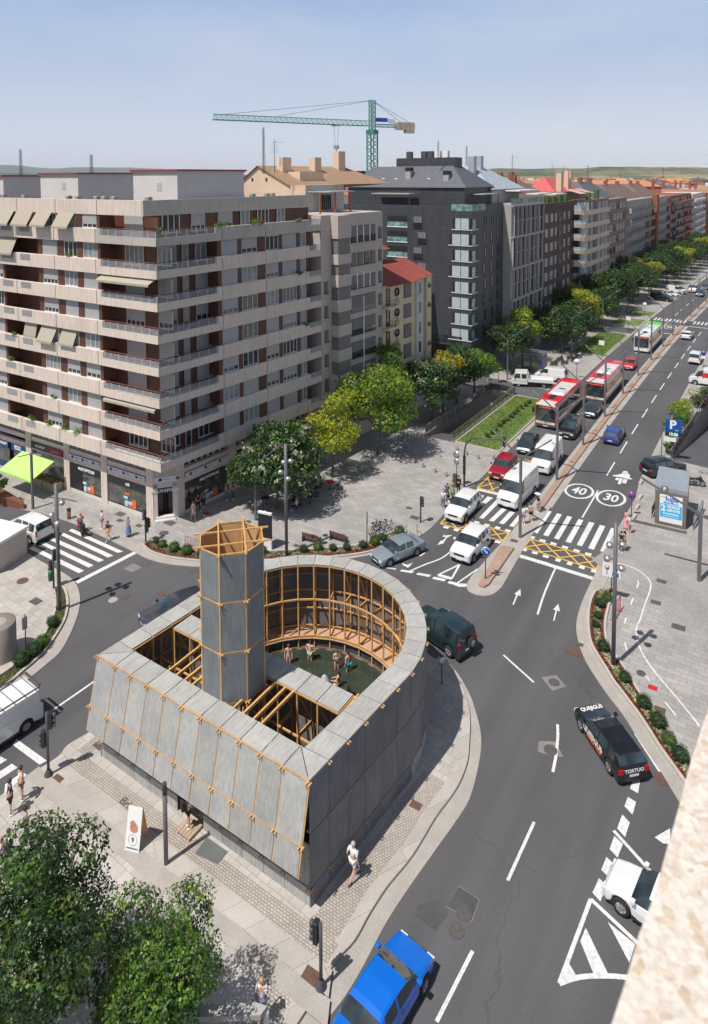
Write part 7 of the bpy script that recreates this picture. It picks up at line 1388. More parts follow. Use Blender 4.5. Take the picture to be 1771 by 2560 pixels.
# motorcycles and bicycles
def moto(loc, ang, col, label, rider=False, box=False):
    t = thing('motorcycle', loc, ang, label, 'motorcycle', None)
    for x in (.68, -.62):
        g = MB(); g.lathe([(.22, -.05), (.3, -.055), (.3, .055), (.22, .05)], 16); o = g.build('wheel', t, M['tyre']); o.matrix_local = Matrix.Translation((x, 0, .3)) @ Matrix.Rotation(R(90), 4, 'X'); g = MB(); g.lathe([(.001, .02), (.21, .02)], 12); g.build('rim', o, M['rim'])
    g = MB(); g.tube([(-.6, 0, .3), (-.2, 0, .45), (.25, 0, .42), (.5, 0, .8)], .05, 6); g.tube([(.68, 0, .3), (.48, 0, .95)], .035, 6); g.box(-.25, .2, -.13, .13, .25, .5); g.build('frame', t, M['steel_dark'])
    g = MB(); g.tube([(-.85, 0, .78), (-.45, 0, .72), (-.05, 0, .72)], [.08, .13, .12], 8); g.build('seat', t, M['black']); g = MB(); g.tube([(.0, 0, .7), (.25, 0, .78), (.45, 0, .85)], [.12, .16, .1], 8); g.tube([(.5, 0, .5), (.55, 0, .8), (.45, 0, 1.02)], [.12, .16, .06], 8); g.tube([(.78, 0, .58), (.62, 0, .62)], .08, 6); g.build('fairing', t, col)
    g = MB(); g.tube([(.38, .36, 1.02), (.45, .15, .98), (.45, -.15, .98), (.38, -.36, 1.02)], .02, 5); g.build('handlebar', t, M['black']); g = MB(); g.tube([(.6, -.05, .82), (.62, .05, .82)], .07, 8); g.build('headlight', t, M['headl']); add(t, 'tail_light', M['taill'], (-.92, -.86, -.07, .07, .72, .8))
    if box: add(t, 'top_box', M['black'], (-1.02, -.6, -.2, .2, .85, 1.15), bevel=.05)
    return t
def bike(loc, ang, col, label):
    t = thing('bicycle', loc, ang, label, 'bicycle', 'bicycles at the rack')
    for x in (.52, -.52):
        g = MB(); g.tube([(.33*math.cos(i*.3927), 0, .33*math.sin(i*.3927)) for i in range(17)], .022, 5, False); [g.bar((0, 0, 0), (.33*math.cos(i*.785), 0, .33*math.sin(i*.785)), .006) for i in range(8)]; o = g.build('wheel', t, M['tyre']); o.location = (x, 0, .35)
    g = MB(); P_ = lambda x, z: (x, 0, z); [g.bar(P_(*a), P_(*b), .035) for a, b in (((-.52, .35), (-.05, .33)), ((-.05, .33), (-.2, .85)), ((-.05, .33), (.35, .8)), ((-.18, .78), (.36, .86)), ((.52, .35), (.34, .95)), ((-.52, .35), (-.18, .75)))]; g.build('frame', t, col); add(t, 'saddle', M['black'], (-.32, -.1, -.07, .07, .87, .92)); g = MB(); g.tube([(.28, .25, .98), (.36, 0, .97), (.28, -.25, .98)], .016, 5); g.build('handlebar', t, M['black']); return t
def rider_base(): pass
MOTO1 = moto(at(202, 1333, .0), math.atan2(*( (P(196, 1318)-P(208, 1340)).yx )), PT['bred'], 'red motorcycle with a black top box crossing onto the left zebra', box=True)
moto(at(1738, 1215), R(20), PT['black'], 'black motorcycle parked behind the car park kiosk'); moto(at(1422, 878), R(160), PT['silver'], 'silver and black motorcycle parked near the second lawn', False)
for i, (px, py) in enumerate(((1400, 905), (1412, 912), (1425, 900), (1436, 903), (1446, 896), (1385, 915))): moto(at(px, py), R(70), [PT['black'], PT['silver'], PT['grey']][i % 3], f"parked motorcycle, {(['first'] + ORD)[i]} of the row beside the lift kiosk")
for i, (px, py, a, c) in enumerate(((944, 1338, 70, 'green'), (957, 1330, 20, 'blue2'), (936, 1330, 85, 'grey'), (970, 1325, 15, 'navy'))): bike(at(px, py), R(a), PT[c], f"dark bicycle, {(['first'] + ORD)[i]} at the plaza rack next to the shrubs")
# ------------------------------------------------------------------ ramps, rails
M['rampwall'] = mat('ramp_stone_wall', (.25, .21, .18), .85, .25, .8, .3, stretch=(1, 1, .5), fine=.1, fscale=8); M['panglass'] = glass('balustrade_glass', (.10, .12, .10), .08)
def wall_quad(g, a, b, z0a, z0b, z1, th=.25):
    a = Vector(a); b = Vector(b); d = (b-a).normalized(); n = Vector((-d.y, d.x))*th
    g.add([(*a, z0a), (*b, z0b), (*b, z1), (*a, z1), (*(a+n), z0a), (*(b+n), z0b), (*(b+n), z1), (*(a+n), z1)], [(0, 1, 2, 3), (7, 6, 5, 4), (3, 2, 6, 7), (0, 4, 5, 1), (1, 5, 6, 2), (0, 3, 7, 4)])
def ramp_walls(T, zf, lab, name):
    a, b, c, d = T; t = thing(name, (0, 0, 0), 0, lab, 'ramp walls'); g = MB(); wall_quad(g, a, d, -.3, zf-.2, .2); g.build('side_wall', t, M['rampwall']); g = MB(); wall_quad(g, c, b, zf-.2, -.3, .2); g.build('side_wall', t, M['rampwall'])
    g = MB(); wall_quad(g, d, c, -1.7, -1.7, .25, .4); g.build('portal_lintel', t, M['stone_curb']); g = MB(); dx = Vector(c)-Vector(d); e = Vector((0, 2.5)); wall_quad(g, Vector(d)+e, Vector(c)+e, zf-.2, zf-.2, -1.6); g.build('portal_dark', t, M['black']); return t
ramp_walls(TL, -4.2, 'rendered walls and lintel of the pedestrian underpass ramp beside the first lawn', 'underpass'); ramp_walls(TR, -4.6, 'stone walls of the car park ramp at the right edge', 'car_park_ramp')
def railing(pts, lab, name='railing', h=1.05, sp=1.5, z=.15):
    t = thing(name, (0, 0, 0), 0, lab, 'railing'); g = MB(); g2 = MB(); g3 = MB()
    for a, b in zip(pts, pts[1:]):
        a = Vector((*a, z)); b = Vector((*b, z)); n = max(1, int((b-a).length/sp)); u = Vector((0, 0, 1))
        for i in range(n+1): p = a.lerp(b, i/n); g.bar(p, p+u*h, .05)
        g2.bar(a+u*h, b+u*h, .06, .04); g3.add([a+u*.12, b+u*.12, b+u*(h-.1), a+u*(h-.1)], [(0, 1, 2, 3)])
    g.build('post', t, M['steel_dark']); g2.build('handrail', t, M['steel']); g3.build('glass_panel', t, M['panglass']); return t
railing([(-36.6, 71.2), (-36.6, 91.4)], 'glass and steel railing along the wall side of the underpass'); railing([(-36.6, 91.5), (-32.95, 91.5), (-32.95, 71.1)], 'glass and steel railing between the underpass and the first lawn'); railing([(-10.98, 79.3), (-9.3, 111)], 'glass railing along the top of the car park ramp wall')
# ------------------------------------------------------------------ lamps
def vlamp(loc, label, h=6.95, arms=((-2.6, 2.0), (2.6, 2.1)), rz=0, group='lamp posts along the median', r=.1):
    t = thing('street_lamp', loc, rz, label, 'street lamp', group); g = MB(); g.box(-r, r, -r, r, 0, h); g.build('post', t, M['lamp_grey'])
    for dx, dz in arms:
        g = MB(); f = .78 if abs(dx) > 1.5 else .5; g.bar((0, 0, h-.05), (dx, 0, h+dz), r*1.5, r*.9); o = g.build('arm', t, M['lamp_grey']); g = MB(); d = Vector((dx, 0, dz)).normalized(); e = Vector((dx, 0, h+dz)); g.bar(e - d*.9 - Vector((0, 0, r*.7)), e - d*.1 - Vector((0, 0, r*.7)), .14, .03); g.build('lamp_head', o, M['white'])
    return t
LP0 = None
PY = [54.9, 67.3, 77.9, 88.7, 99.5, 110.1, 120.6, 131.3, 141.6, 152.2, 162.6, 173, 183.5, 194]
for i, y in enumerate(PY):
    lb = f"V-armed grey lamp post in the median, {(['first'] + ORD)[i]} from the camera"
    if LP0 is None: LP0 = vlamp((*av(-.02 if i else .3, y), .06), lb)
    else: c = copy_tree(LP0); c.location = (*av(0, y), .2); c['label'] = lb
vlamp(at(640, 1300), 'lamp post with one long and one short arm behind the black display totem', 5.1, ((-1.25, 1.0), (2.6, 2.2)), R(20), 'lamp posts on the pavements', .11); vlamp(at(83, 1272), 'lamp post in front of the lime-green awning', 5.3, ((-1.6, -.6), (1.4, .1)), R(10), 'lamp posts on the pavements', .09); vlamp(at(1269, 949), 'lamp post by the white lorry and the side street', 6.2, ((-1.0, .7), (3.2, 2.3)), R(15), 'lamp posts on the pavements')
vlamp((-5.63, 56.2, .05), 'bent-arm lamp post beside the car park kiosk at the right edge', 5.2, ((-4.2, 2.4),), R(20), 'lamp posts on the pavements', .12)
for i, y in enumerate((118, 139, 160, 181)): vlamp((*av(-12.4, y), .05), f"lamp post among the avenue trees, {ORD[i]} along from the white lorry", 6.2, ((-1.0, .7), (3.2, 2.3)), R(10), 'lamp posts on the pavements')
vlamp((-33.8, 60.5, .05), 'lamp post arm reaching over the plaza trees', 6.0, ((-2.4, 2.4), (1.2, .9)), R(-160), 'lamp posts on the pavements', .09) if False else None
def spotpole(loc, label):
    t = thing('spotlight_pole', loc, 0, label, 'lamp pole', 'tall poles with round spotlights'); g = MB(); g.tube([(0, 0, 0), (0, 0, 9.25)], .13, 10); g.build('post', t, M['lamp_grey'])
    for k, (z, a, d) in enumerate(((7.6, 2.6, .45), (7.9, .4, .42), (6.9, 3.4, .45), (6.6, -.5, .5))):
        g = MB(); c = Vector((math.cos(a)*d, math.sin(a)*d, z)); g.bar((0, 0, z), c, .05); o = g.build('bracket', t, M['lamp_grey']); g = MB(); g.lathe([(.001, -.2), (.16, -.17), (.24, -.02), (.2, .1), (.001, .17)], 12, c); g.build('spotlight', o, M['steel'])
spotpole(at(150, 1525, .1), 'tall round spotlight pole standing in the left corner bed'); spotpole(at(717, 1388, .1), 'tall round spotlight pole behind the pavilion bed'); spotpole(at(1533.5, 1664, .1), 'tall round spotlight pole in the right kerb bed')
# ------------------------------------------------------------------ traffic lights and signs
M['bin_green'] = mat('green_bin', (.01, .14, .05), .5, .1, 3.); M['signblue'] = mat('sign_blue', (.01, .12, .5), .4, .05, 3.); M['signred'] = mat('sign_red', (.5, .02, .02), .4, .05, 3.)
def tlight(loc, h, ang, label, heads=((0, 0), (1.6, -.8)), binn=False, base=False):
    t = thing('traffic_light', loc, ang, label, 'traffic light', 'traffic lights'); g = MB(); g.tube([(0, 0, 0), (0, 0, h)], .07, 8); g.build('post', t, M['steel_dark'])
    if base: g = MB(); g.lathe([(.22, 0), (.22, .06), (.1, .3), (.08, .35)], 12); g.build('post_base', t, M['steel_dark'])
    for a, dz in heads:
        Mx = Matrix.Rotation(a, 4, 'Z') @ Matrix.Translation((.18, 0, h-.85+dz)); g = MB(Mx); g.box(-.1, .1, -.14, .14, 0, .85); o = g.build('signal_head', t, M['black'], bevel=.02)
        for k in range(3): g = MB(Mx); g.tube([(.1, 0, .15+k*.27), (.24, 0, .15+k*.27)], [.11, .12], 10, True); g.build('visor', o, M['steel_dark'])
    if binn: g = MB(); g.lathe([(.001, .75), (.16, .75), (.19, 1.3), (.19, 1.38), (.1, 1.48), (.001, 1.5)], 12, (-.26, 0, 0)); g.build('litter_bin', t, M['bin_green'])
    return t
tlight(at(365, 1355), 2.9, R(-60), 'traffic light with a green bin at the corner of the plaza bed', binn=True); tlight(at(135, 1470), 2.9, R(100), 'traffic light with a green bin at the left zebra crossing', binn=True); tlight(at(122, 1938, .15), 3.4, R(40), 'traffic light with a flared base beside the two men at the lower left crossing', ((0, 0), (3.0, -1.0)), base=True)
tlight(at(803, 2468, .15), 2.6, R(190), 'short signal post on the pavement near the blue car', ((0, 0),), base=True); tlight(at(1052, 1306), 2.4, R(-30), 'small pedestrian signal by the bicycle racks', ((0, 0),)); tlight(at(1526, 1498), 3.0, R(90), 'signal behind the spotlight pole on the right pavement', ((0, .2),)) if False else None
tg = thing('gantry_signal', at(1161, 1219), 0, 'curved mast-arm traffic light reaching over the left lanes', 'traffic light', 'traffic lights'); g = MB(); q = P(1265, 1116); A_ = Vector(at(1161, 1219)); aw = hit(1262, 1100, A_, 0.0) - A_; L_ = aw.x; g.tube([(0, 0, 0), (0, 0, 3.6), (.15, 0, 4.4), (.7, 0, 5.1), (1.6, 0, 5.35), (L_, 0, aw.z)], [.1, .09, .085, .08, .07, .05], 8); g.build('mast', tg, M['steel_dark'])
for x, z in ((L_, aw.z-.5), (0.05, 2.5), (.05, 1.5)): g = MB(); g.box(x-.12, x+.12, -.2, -.05, z-.1, z+.8); g.build('signal_head', tg, M['black'])
def sign_post(loc, h, label, ang=0, name='road_sign', group=None): t = thing(name, loc, ang, label, 'sign', group); g = MB(); g.tube([(0, 0, 0), (0, 0, h)], .04, 8); g.build('post', t, M['steel_dark']); return t
def disc(t, r, z, y, mt, name='disc', x=0): g = MB(); g.lathe([(.001, 0), (r, 0), (r, .02), (.001, .02)], 24); o = g.build(name, t, mt); o.matrix_local = Matrix.Translation((x, y, z)) @ Matrix.Rotation(R(90), 4, 'X'); return o
VF = R(20)
s = sign_post(at(1214, 1447, .2), 2.5, 'blue keep-right arrow sign on the nose of the median island', R(25)); disc(s, .33, 2.2, -.05, M['white'], 'rim'); disc(s, .3, 2.2, -.075, M['signblue'], 'blue_face'); g = MB(); g.bar((-.15, -.11, 2.37), (.08, -.11, 2.12), .07, .01, (0, 1, 0)); g.add([(.17, -.11, 2.03), (-.03, -.11, 2.08), (.12, -.11, 2.24)], [(0, 1, 2)]); g.build('arrow', s, M['white']); g = MB(); g.add([(-.42, .03, 2.95), (.42, .03, 2.95), (0, .03, 2.3)], [(0, 1, 2)]); g.build('yield_back', s, M['steel'])
s = sign_post(at(1579, 1291), 2.2, 'round red and blue no-parking sign at the right kerb', R(15)); disc(s, .33, 2.0, -.05, M['signred'], 'rim'); disc(s, .26, 2.0, -.075, M['signblue'], 'blue_face'); g = MB(); g.bar((-.19, -.11, 2.19), (.19, -.11, 1.81), .06, .01, (0, 1, 0)); g.build('bar', s, M['signred'])
s = sign_post((*av(7.7, 121), .04), 2.6, 'blue and red round sign with a white plate beside the white van', 0); disc(s, .4, 2.3, -.05, M['signred'], 'rim'); disc(s, .3, 2.3, -.075, M['signblue'], 'blue_face'); add(s, 'plate', M['white'], (-.3, .3, -.06, -.03, 1.4, 1.85))
s = sign_post(at(1528, 1500), 2.7, 'white lane sign with two speed circles beside the spotlight pole', R(5)); add(s, 'board', M['white'], (-.62, .62, -.08, -.05, 1.75, 2.75)); 
for x in (-.3, .28): disc(s, .16, 2.45, -.09, M['signred'], 'speed_ring', x); disc(s, .11, 2.45, -.115, M['white'], 'speed_face', x); text_mesh('30' if x < 0 else '40', .13, 'speed_number', s, M['black'], upright(Matrix.Identity(4), x, -.14, 2.45), .002); add(s, 'lane_stem', M['black'], (x-.02, x+.02, -.1, -.09, 1.9, 2.25))
add(s, 'blue_plate', M['signblue'], (.06, .5, -.1, -.085, 1.85, 2.15))
for (px, py), lb, a in (((66, 1645), 'black post with a back-turned panel by the brick drum', 80), ((918, 1363), 'sign post with a small triangle at the bicycle racks', -60), ((1105, 1712), 'black post with a mirror disc on the pavilion kerb', 60)): s = sign_post(at(px, py, .1), 2.9 if px < 1000 else 1.7, lb, R(a)); add(s, 'panel', M['steel'], (-.16, .16, .04, .07, 1.9, 2.7)) if px < 1000 else disc(s, .28, 1.5, -.05, M['steel'], 'mirror')
for px, py, lb in ((1442, 946, 'blue disc sign at the loading bay'), (1504, 893, 'white plate sign at the corner of the second lawn'), (1571, 827, 'white plate sign beyond the second lawn'), (1612, 790, 'round white sign on the third lawn')): s = sign_post(at(px, py), 3.0, lb, 0); add(s, 'plate', M['white'], (-.45, .45, -.06, -.04, 2.1, 2.9)) if 'plate' in lb else disc(s, .42, 2.6, -.05, M['white'], 'disc')
s = sign_post(at(1142, 1218), 3.6, 'round-headed display post beside the man in a suit', 0); add(s, 'cabinet', M['steel_dark'], (-.35, .0, -.2, .2, 0, 1.3)); disc(s, .35, 3.3, -.05, M['steel'], 'disc'); disc(s, .3, 2.6, -.05, M['steel'], 'disc')
# parking sign and kiosk
s = sign_post(at(1654, 1143), 4.4, 'tall blue parking sign with a green clock above the shrubs', R(12), 'parking_sign'); add(s, 'blue_board', mat('deep_sign_blue', (.005, .07, .3), .4, .05, 2.), (.3, 1.95, -.1, .05, 2.5, 4.35)); text_mesh('P', 1.3, 'letter', s, M['white'], upright(Matrix.Identity(4), 1.05, -.11, 3.75), .004, .05); text_mesh('24h', .22, 'letter', s, M['white'], upright(Matrix.Identity(4), 1.45, -.11, 3.2), .004)
gl = new_mat('green_led')[0]; gl.node_tree.nodes['Principled BSDF'].inputs['Emission Color'].default_value = (.05, 1, .25, 1); gl.node_tree.nodes['Principled BSDF'].inputs['Emission Strength'].default_value = .8; add(s, 'clock_panel', M['black'], (.35, 1.9, -.115, -.1, 2.55, 2.95)); text_mesh('12:26', .42, 'clock_digits', s, gl, upright(Matrix.Identity(4), 1.12, -.12, 2.74), .002, .01); add(s, 'white_plate', M['white'], (.2, 1.4, -.08, -.04, 1.9, 2.35))
kk = thing('car_park_kiosk', (-10.02, 63.7, .05), R(4), 'steel and glass car park stair kiosk with a blue and white advert', 'kiosk'); M['bronze'] = mat('bronze_panel', (.19, .165, .145), .4, .12, 1.2, metal=.3)
add(kk, 'wall', M['bronze'], (0, 2.5, 0, .5, 0, 3.0), (0, .15, .5, 3.9, 0, 3.2), (2.35, 2.5, .5, 3.9, 0, 3.2)); g = MB(); g.add([(-.05, .1, 3.35), (2.55, .1, 3.35), (2.55, 3.9, 3.7), (-.05, 3.9, 3.7), (-.05, .1, 2.9), (2.55, .1, 2.9), (2.55, 3.9, 3.1), (-.05, 3.9, 3.1)], [(0, 1, 2, 3), (0, 4, 5, 1), (1, 5, 6, 2), (3, 2, 6, 7), (0, 3, 7, 4)]); g.build('glass_roof', kk, mat('grey_blue_roof_glass', (.25, .28, .32), .12, .1, 1.))
add(kk, 'advert', M['white'], (.38, 2.2, -.03, -.0, .3, 2.75)); add(kk, 'advert_panel', mat('cyan_print', (.02, .42, .72), .5, .05, 1.), (.42, 2.16, -.04, -.031, .75, 1.95)); I4 = Matrix.Identity(4)
text_mesh('lupa', .62, 'advert_text', kk, PT['blue'], upright(I4, 1.35, -.035, 2.45), .003, .02); text_mesh('GRAN VÍA, 21', .2, 'advert_text', kk, M['signblue'], upright(I4, 1.29, -.035, 2.07), .003, .01); text_mesh('2', .75, 'advert_text', kk, M['white'], upright(I4, .68, -.045, 1.55), .003, .03); text_mesh('HORAS\nGRATIS', .31, 'advert_text', kk, M['white'], upright(I4, 1.5, -.045, 1.6), .003, .015); text_mesh('de aparcamiento', .21, 'advert_text', kk, M['white'], upright(I4, 1.29, -.045, 1.13), .003, .01, sx=.9); text_mesh('por compras superiores a 30€', .1, 'advert_text', kk, M['white'], upright(I4, 1.29, -.045, .9), .003, .004); add(kk, 'advert_stripe', M['orange'], (.45, .85, -.036, -.032, 2.5, 2.56)); add(kk, 'p_plate', M['bronze'], (.5, 1.0, -.02, .08, 3.02, 3.5)); text_mesh('P', .42, 'p_letter', kk, M['white'], upright(I4, .75, -.025, 3.26), .004, .02)
add(kk, 'floor_grate', M['iron'], (-2.0, 2.6, -.75, -.25, .0, .02)); railing([(-10.4, 64.6), (-10.4, 68.4)], 'steel stair railing left of the car park kiosk', z=.04, h=1.0); railing([(-7.0, 64.2), (-6.7, 68.5)], 'steel stair railing right of the car park kiosk', z=.04)
lk = thing('lift_kiosk', at(1303, 928), R(0), 'small glass lift kiosk under the avenue trees', 'kiosk'); q = P(1303, 928); add(lk, 'wall', M['bronze'], (0, 3.2, 0, 3.0, 0, 2.9)); add(lk, 'glazing', M['panglass'], (.1, 3.1, -.03, 0, .2, 2.7), (-.03, 0, .1, 2.9, .2, 2.7)); add(lk, 'roof', M['steel'], (-.15, 3.35, -.15, 3.15, 2.9, 3.0)); add(lk, 'poster', M['signblue'], (3.2, 3.24, .2, 1.5, .4, 2.4))
# totem, benches, bins, bollards, bicycle rack, barrier
tt = thing('display_totem', at(682, 1373), R(10), 'tall black screen totem on a white foot beside the pavilion tower', 'display'); q = P(662, 1373) ; tt.location = (*P(664, 1372)[:2], .04); add(tt, 'foot', M['white'], (-.62, .62, -.08, .08, 0, .95)); add(tt, 'screen', M['sign_black'], (-.62, .62, -.1, .1, .95, 2.95), bevel=.02); add(tt, 'cap', M['white'], (-.64, .64, -.11, .11, 2.95, 3.1)); g = MB(); g.lathe([(.001, .12), (.07, .08), (.09, 0)], 10, (0, 0, 3.1)); g.build('sensor', tt, M['white'])
M['benchwood'] = mat('dark_red_bench_wood', (.14, .05, .04), .55, .2, 3.)
for (px, py), a, lb in (((779, 1355), 8, 'dark slatted bench on the plaza, left of the pair'), ((848, 1352), 4, 'dark slatted bench on the plaza, right of the pair')):
    t = thing('park_bench', at(px, py), R(a), lb, 'bench', 'benches on the plaza'); add(t, 'seat', M['benchwood'], *[(-.75, .75, -.2+i*.11, -.11+i*.11, .42, .45) for i in range(4)]); add(t, 'backrest', M['benchwood'], *[(-.75, .75, -.28, -.25, .5+i*.12, .59+i*.12) for i in range(3)])
    for s_ in (-.72, .72): add(t, 'leg', M['steel_dark'], (s_-.03, s_+.03, -.3, .25, 0, .42), (s_-.03, s_+.03, -.3, -.24, .42, .85))
t = thing('litter_bin', at(173, 1297), 0, 'brown slatted litter bin on the pavement near the shops', 'bin'); g = MB(); g.lathe([(.16, 0), (.17, .8), (.001, .8)], 12); g.build('barrel', t, mat('brown_slats', (.16, .09, .05), .7, .25, 5.)); g = MB(); g.lathe([(.19, .8), (.19, .95), (.1, .98), (.001, .98)], 12); g.build('lid', t, M['black'])
for i, (px, py) in enumerate(((1034, 1158), (1057, 1168), (1087, 1181), (1115, 1191), (1142, 1125), (1166, 1137), (1195, 1147), (1234, 1148))):
    t = thing('bollard', at(px, py), 0, f"squat grey bollard, {(['first'] + ORD)[i]} counting from the plaza trees round to the lawn corner", 'bollard', 'bollards on the plaza'); g = MB(); g.lathe([(.16, 0), (.16, .5), (.14, .53), (.001, .54)], 12); g.build('shaft', t, M['concrete']); g = MB(); g.lathe([(.165, .3), (.165, .4)], 12); g.build('band', t, M['steel'])
for i, (px, py) in enumerate(((1660, 1197), (1752, 1183), (1768, 1186))): t = thing('bollard', at(px, py), 0, ['grey bollard behind the car park kiosk roof', 'grey bollard near the parked black motorcycle', 'grey bollard at the right edge by the ramp'][i], 'bollard'); g = MB(); g.lathe([(.2, 0), (.2, .45), (.17, .5), (.001, .5)], 12); g.build('shaft', t, M['concrete']); g = MB(); g.lathe([(.205, .2), (.205, .28)], 12); g.build('band', t, M['steel'])
def hoops(loc, ang, n, lab): 
    t = thing('bicycle_rack', loc, ang, lab, 'bicycle rack'); 
    for i in range(n): g = MB(); x = i*.9; g.tube([(x, 0, 0), (x, 0, .7), (x, .1, .8), (x, .6, .8), (x, .7, .7), (x, .7, 0)], .025, 6); g.build('hoop', t, M['steel'])
hoops(at(940, 1345), R(35), 5, 'row of steel bicycle hoops on the plaza edge')
def barrier(loc, ang, lab):
    t = thing('crowd_barrier', loc, ang, lab, 'barrier', 'red crowd barriers'); g = MB(); g.tube([(-.9, 0, .15), (-.9, 0, 1.05), (.9, 0, 1.05), (.9, 0, .15), (-.9, 0, .15)], .025, 6); g.build('frame', t, M['signred']); g = MB(); [g.bar((-.8+i*.16, 0, .15), (-.8+i*.16, 0, 1.05), .02) for i in range(11)]; g.build('bars', t, M['signred']); add(t, 'foot', M['signred'], (-.72, -.68, -.25, .25, 0, .04), (.68, .72, -.25, .25, 0, .04))
barrier(at(484, 1376), R(5), 'red crowd barrier left of the pavilion tower'); barrier(at(1541, 1540), R(85), 'red crowd barrier leaning by the spotlight pole')
# things at the left edge
M['corten'] = mat('rusty_steel', (.20, .075, .045), .75, .2, 1.5, .2); t = thing('steel_planter', (0, 0, 0), 0, 'rusty steel wedge planter at the left edge', 'planter'); A_ = pix([(-40, 1262), (0, 1263), (60, 1274), (61, 1266), (0, 1240), (-40, 1232)]); g = MB(); a_, b_, c_, d_, e_, f_ = A_; g.add([(*a_, 0), (*b_, 0), (*c_, 0), (*d_, 0), (*e_, 0), (*f_, 0), (*a_, 1.15), (*b_, .95), (*c_, .5), (*d_, .5), (*e_, .95), (*f_, 1.15)], [(0, 1, 7, 6), (1, 2, 8, 7), (2, 3, 9, 8), (3, 4, 10, 9), (4, 5, 11, 10), (6, 7, 10, 11), (7, 8, 9, 10)]); g.build('steel_shell', t, M['corten']); g = MB(); [g.add([(a_[0]+i*.5, (a_[1]+f_[1])/2, 1.1), (a_[0]+i*.5+.3, (a_[1]+f_[1])/2, 1.1), (a_[0]+i*.5+.15, (a_[1]+f_[1])/2+.3, 1.3)], [(0, 1, 2)]) for i in range(3)]; g.build('soil', t, M['soil'])
t = thing('brick_drum', (-42.35, 22.75, .04), 0, 'round pale brick ventilation drum at the left edge', 'drum'); g = MB(); g.lathe([(1.0, 0), (1.0, 2.25), (.96, 2.3), (.001, 2.32)], 32); g.build('drum_wall', t, bands('pale_brick_courses', (.36, .31, .26), .09, .35, .85, 2, .1)); g = MB(); g.box(.5, .7, -.92, -.7, 0.05, 2.25); g.build('slot', t, M['black'])
t = thing('news_kiosk', (-52.6, 24.2, .04), R(12), 'white-roofed stone kiosk cut off by the left edge', 'kiosk'); add(t, 'wall', M['stone_b'], (0, 3.2, 0, 3.2, 0, 2.2)); add(t, 'roof', M['white'], (-.1, 3.3, -.1, 3.3, 2.2, 2.4)); t.location = (*P(-8, 1478)[:2], .04); t.location.x -= 5.2; t.location.y += .3
# A-board, hatch, covers
sb = thing('sandwich_board', (*P(342, 2108, .15)[:2], .15), R(20), 'white and pale wood sandwich board showing clasped hands and the number 9', 'sign board'); g = MB(); g.add([(-.36, -.42, 0), (.36, -.42, 0), (.36, 0, 1.75), (-.36, 0, 1.75), (-.36, -.39, 0), (.36, -.39, 0), (.36, .03, 1.75), (-.36, .03, 1.75)], [(0, 1, 2, 3), (7, 6, 5, 4), (0, 3, 7, 4), (1, 5, 6, 2), (3, 2, 6, 7)]); g.build('front_panel', sb, M['white']); g = MB(); g.add([(-.36, .42, 0), (.36, .42, 0), (.36, .04, 1.75), (-.36, .04, 1.75), (-.36, .45, 0), (.36, .45, 0), (.36, .07, 1.75), (-.36, .07, 1.75)], [(3, 2, 1, 0), (4, 5, 6, 7), (0, 3, 7, 4), (1, 5, 6, 2), (3, 2, 6, 7)]); g.build('back_panel', sb, M['pine_ply'])
SBM = Matrix.Translation((0, -.215, .875)) @ Matrix.Rotation(math.atan2(1.75, .42), 4, 'X'); g = MB(SBM); g.lathe([(.001, .014), (.2, .012)], 14, (0, .08, 0)); g.lathe([(.001, .016), (.13, .014)], 12, (-.06, .24, 0)); g.lathe([(.001, .018), (.1, .016)], 12, (.1, .02, 0)); g.build('hands_picture', sb, mat('skin_print', (.5, .22, .16), .6, .3, 6.)); text_mesh('9', .28, 'printed_number', sb, M['logo_navy'], SBM @ Matrix.Translation((0, -.42, .006)), .002, .006); g = MB(SBM); g.tube([(.22*math.cos(i*.2618), -.42+.22*math.sin(i*.2618), .006) for i in range(25)], .006, 4, False); g.build('printed_ring', sb, M['logo_navy']); text_mesh('CONCÉNTRICO', .085, 'printed_text', sb, M['logo_navy'], SBM @ Matrix.Translation((0, -.76, .006)), .002, .002)
for k_, (px, py) in enumerate(((416, 2160),)): t = thing('metal_post', at(px, py, .15), 0, 'round grey post with a perforated top in front of the pavilion', 'post'); g = MB(); g.tube([(0, 0, 0), (0, 0, 3.3)], .1, 12); g.build('shaft', t, M['lamp_grey']); g = MB(); [g.lathe([(.105, 3.3+i*.11), (.105, 3.37+i*.11)], 12) for i in range(5)]; g.tube([(0, 0, 3.3), (0, 0, 3.85)], .085, 12); g.build('louvre', t, M['steel_dark'])
def flat(poly, z, mt, label, cat='manhole cover', name='manhole_cover'): g = MB(); g.prism(poly, z-.02, z+.012, side=0); tag(g.build(name, None, mt), label, cat)
flat([tuple(v) for v in pix([(488, 2135), (517, 2093), (570, 2130), (545, 2162)], .15)], .16, mat('grey_floor_hatch', (.12, .13, .13), .6, .1, 1.), 'large dark grey floor hatch in front of the pavilion', 'hatch', 'floor_hatch')
def rcover(px, py, r, z, mt, lb): c = P(px, py, z); flat([(c.x + r*math.cos(a*.393), c.y + r*math.sin(a*.393)) for a in range(16)], z, mt, lb)
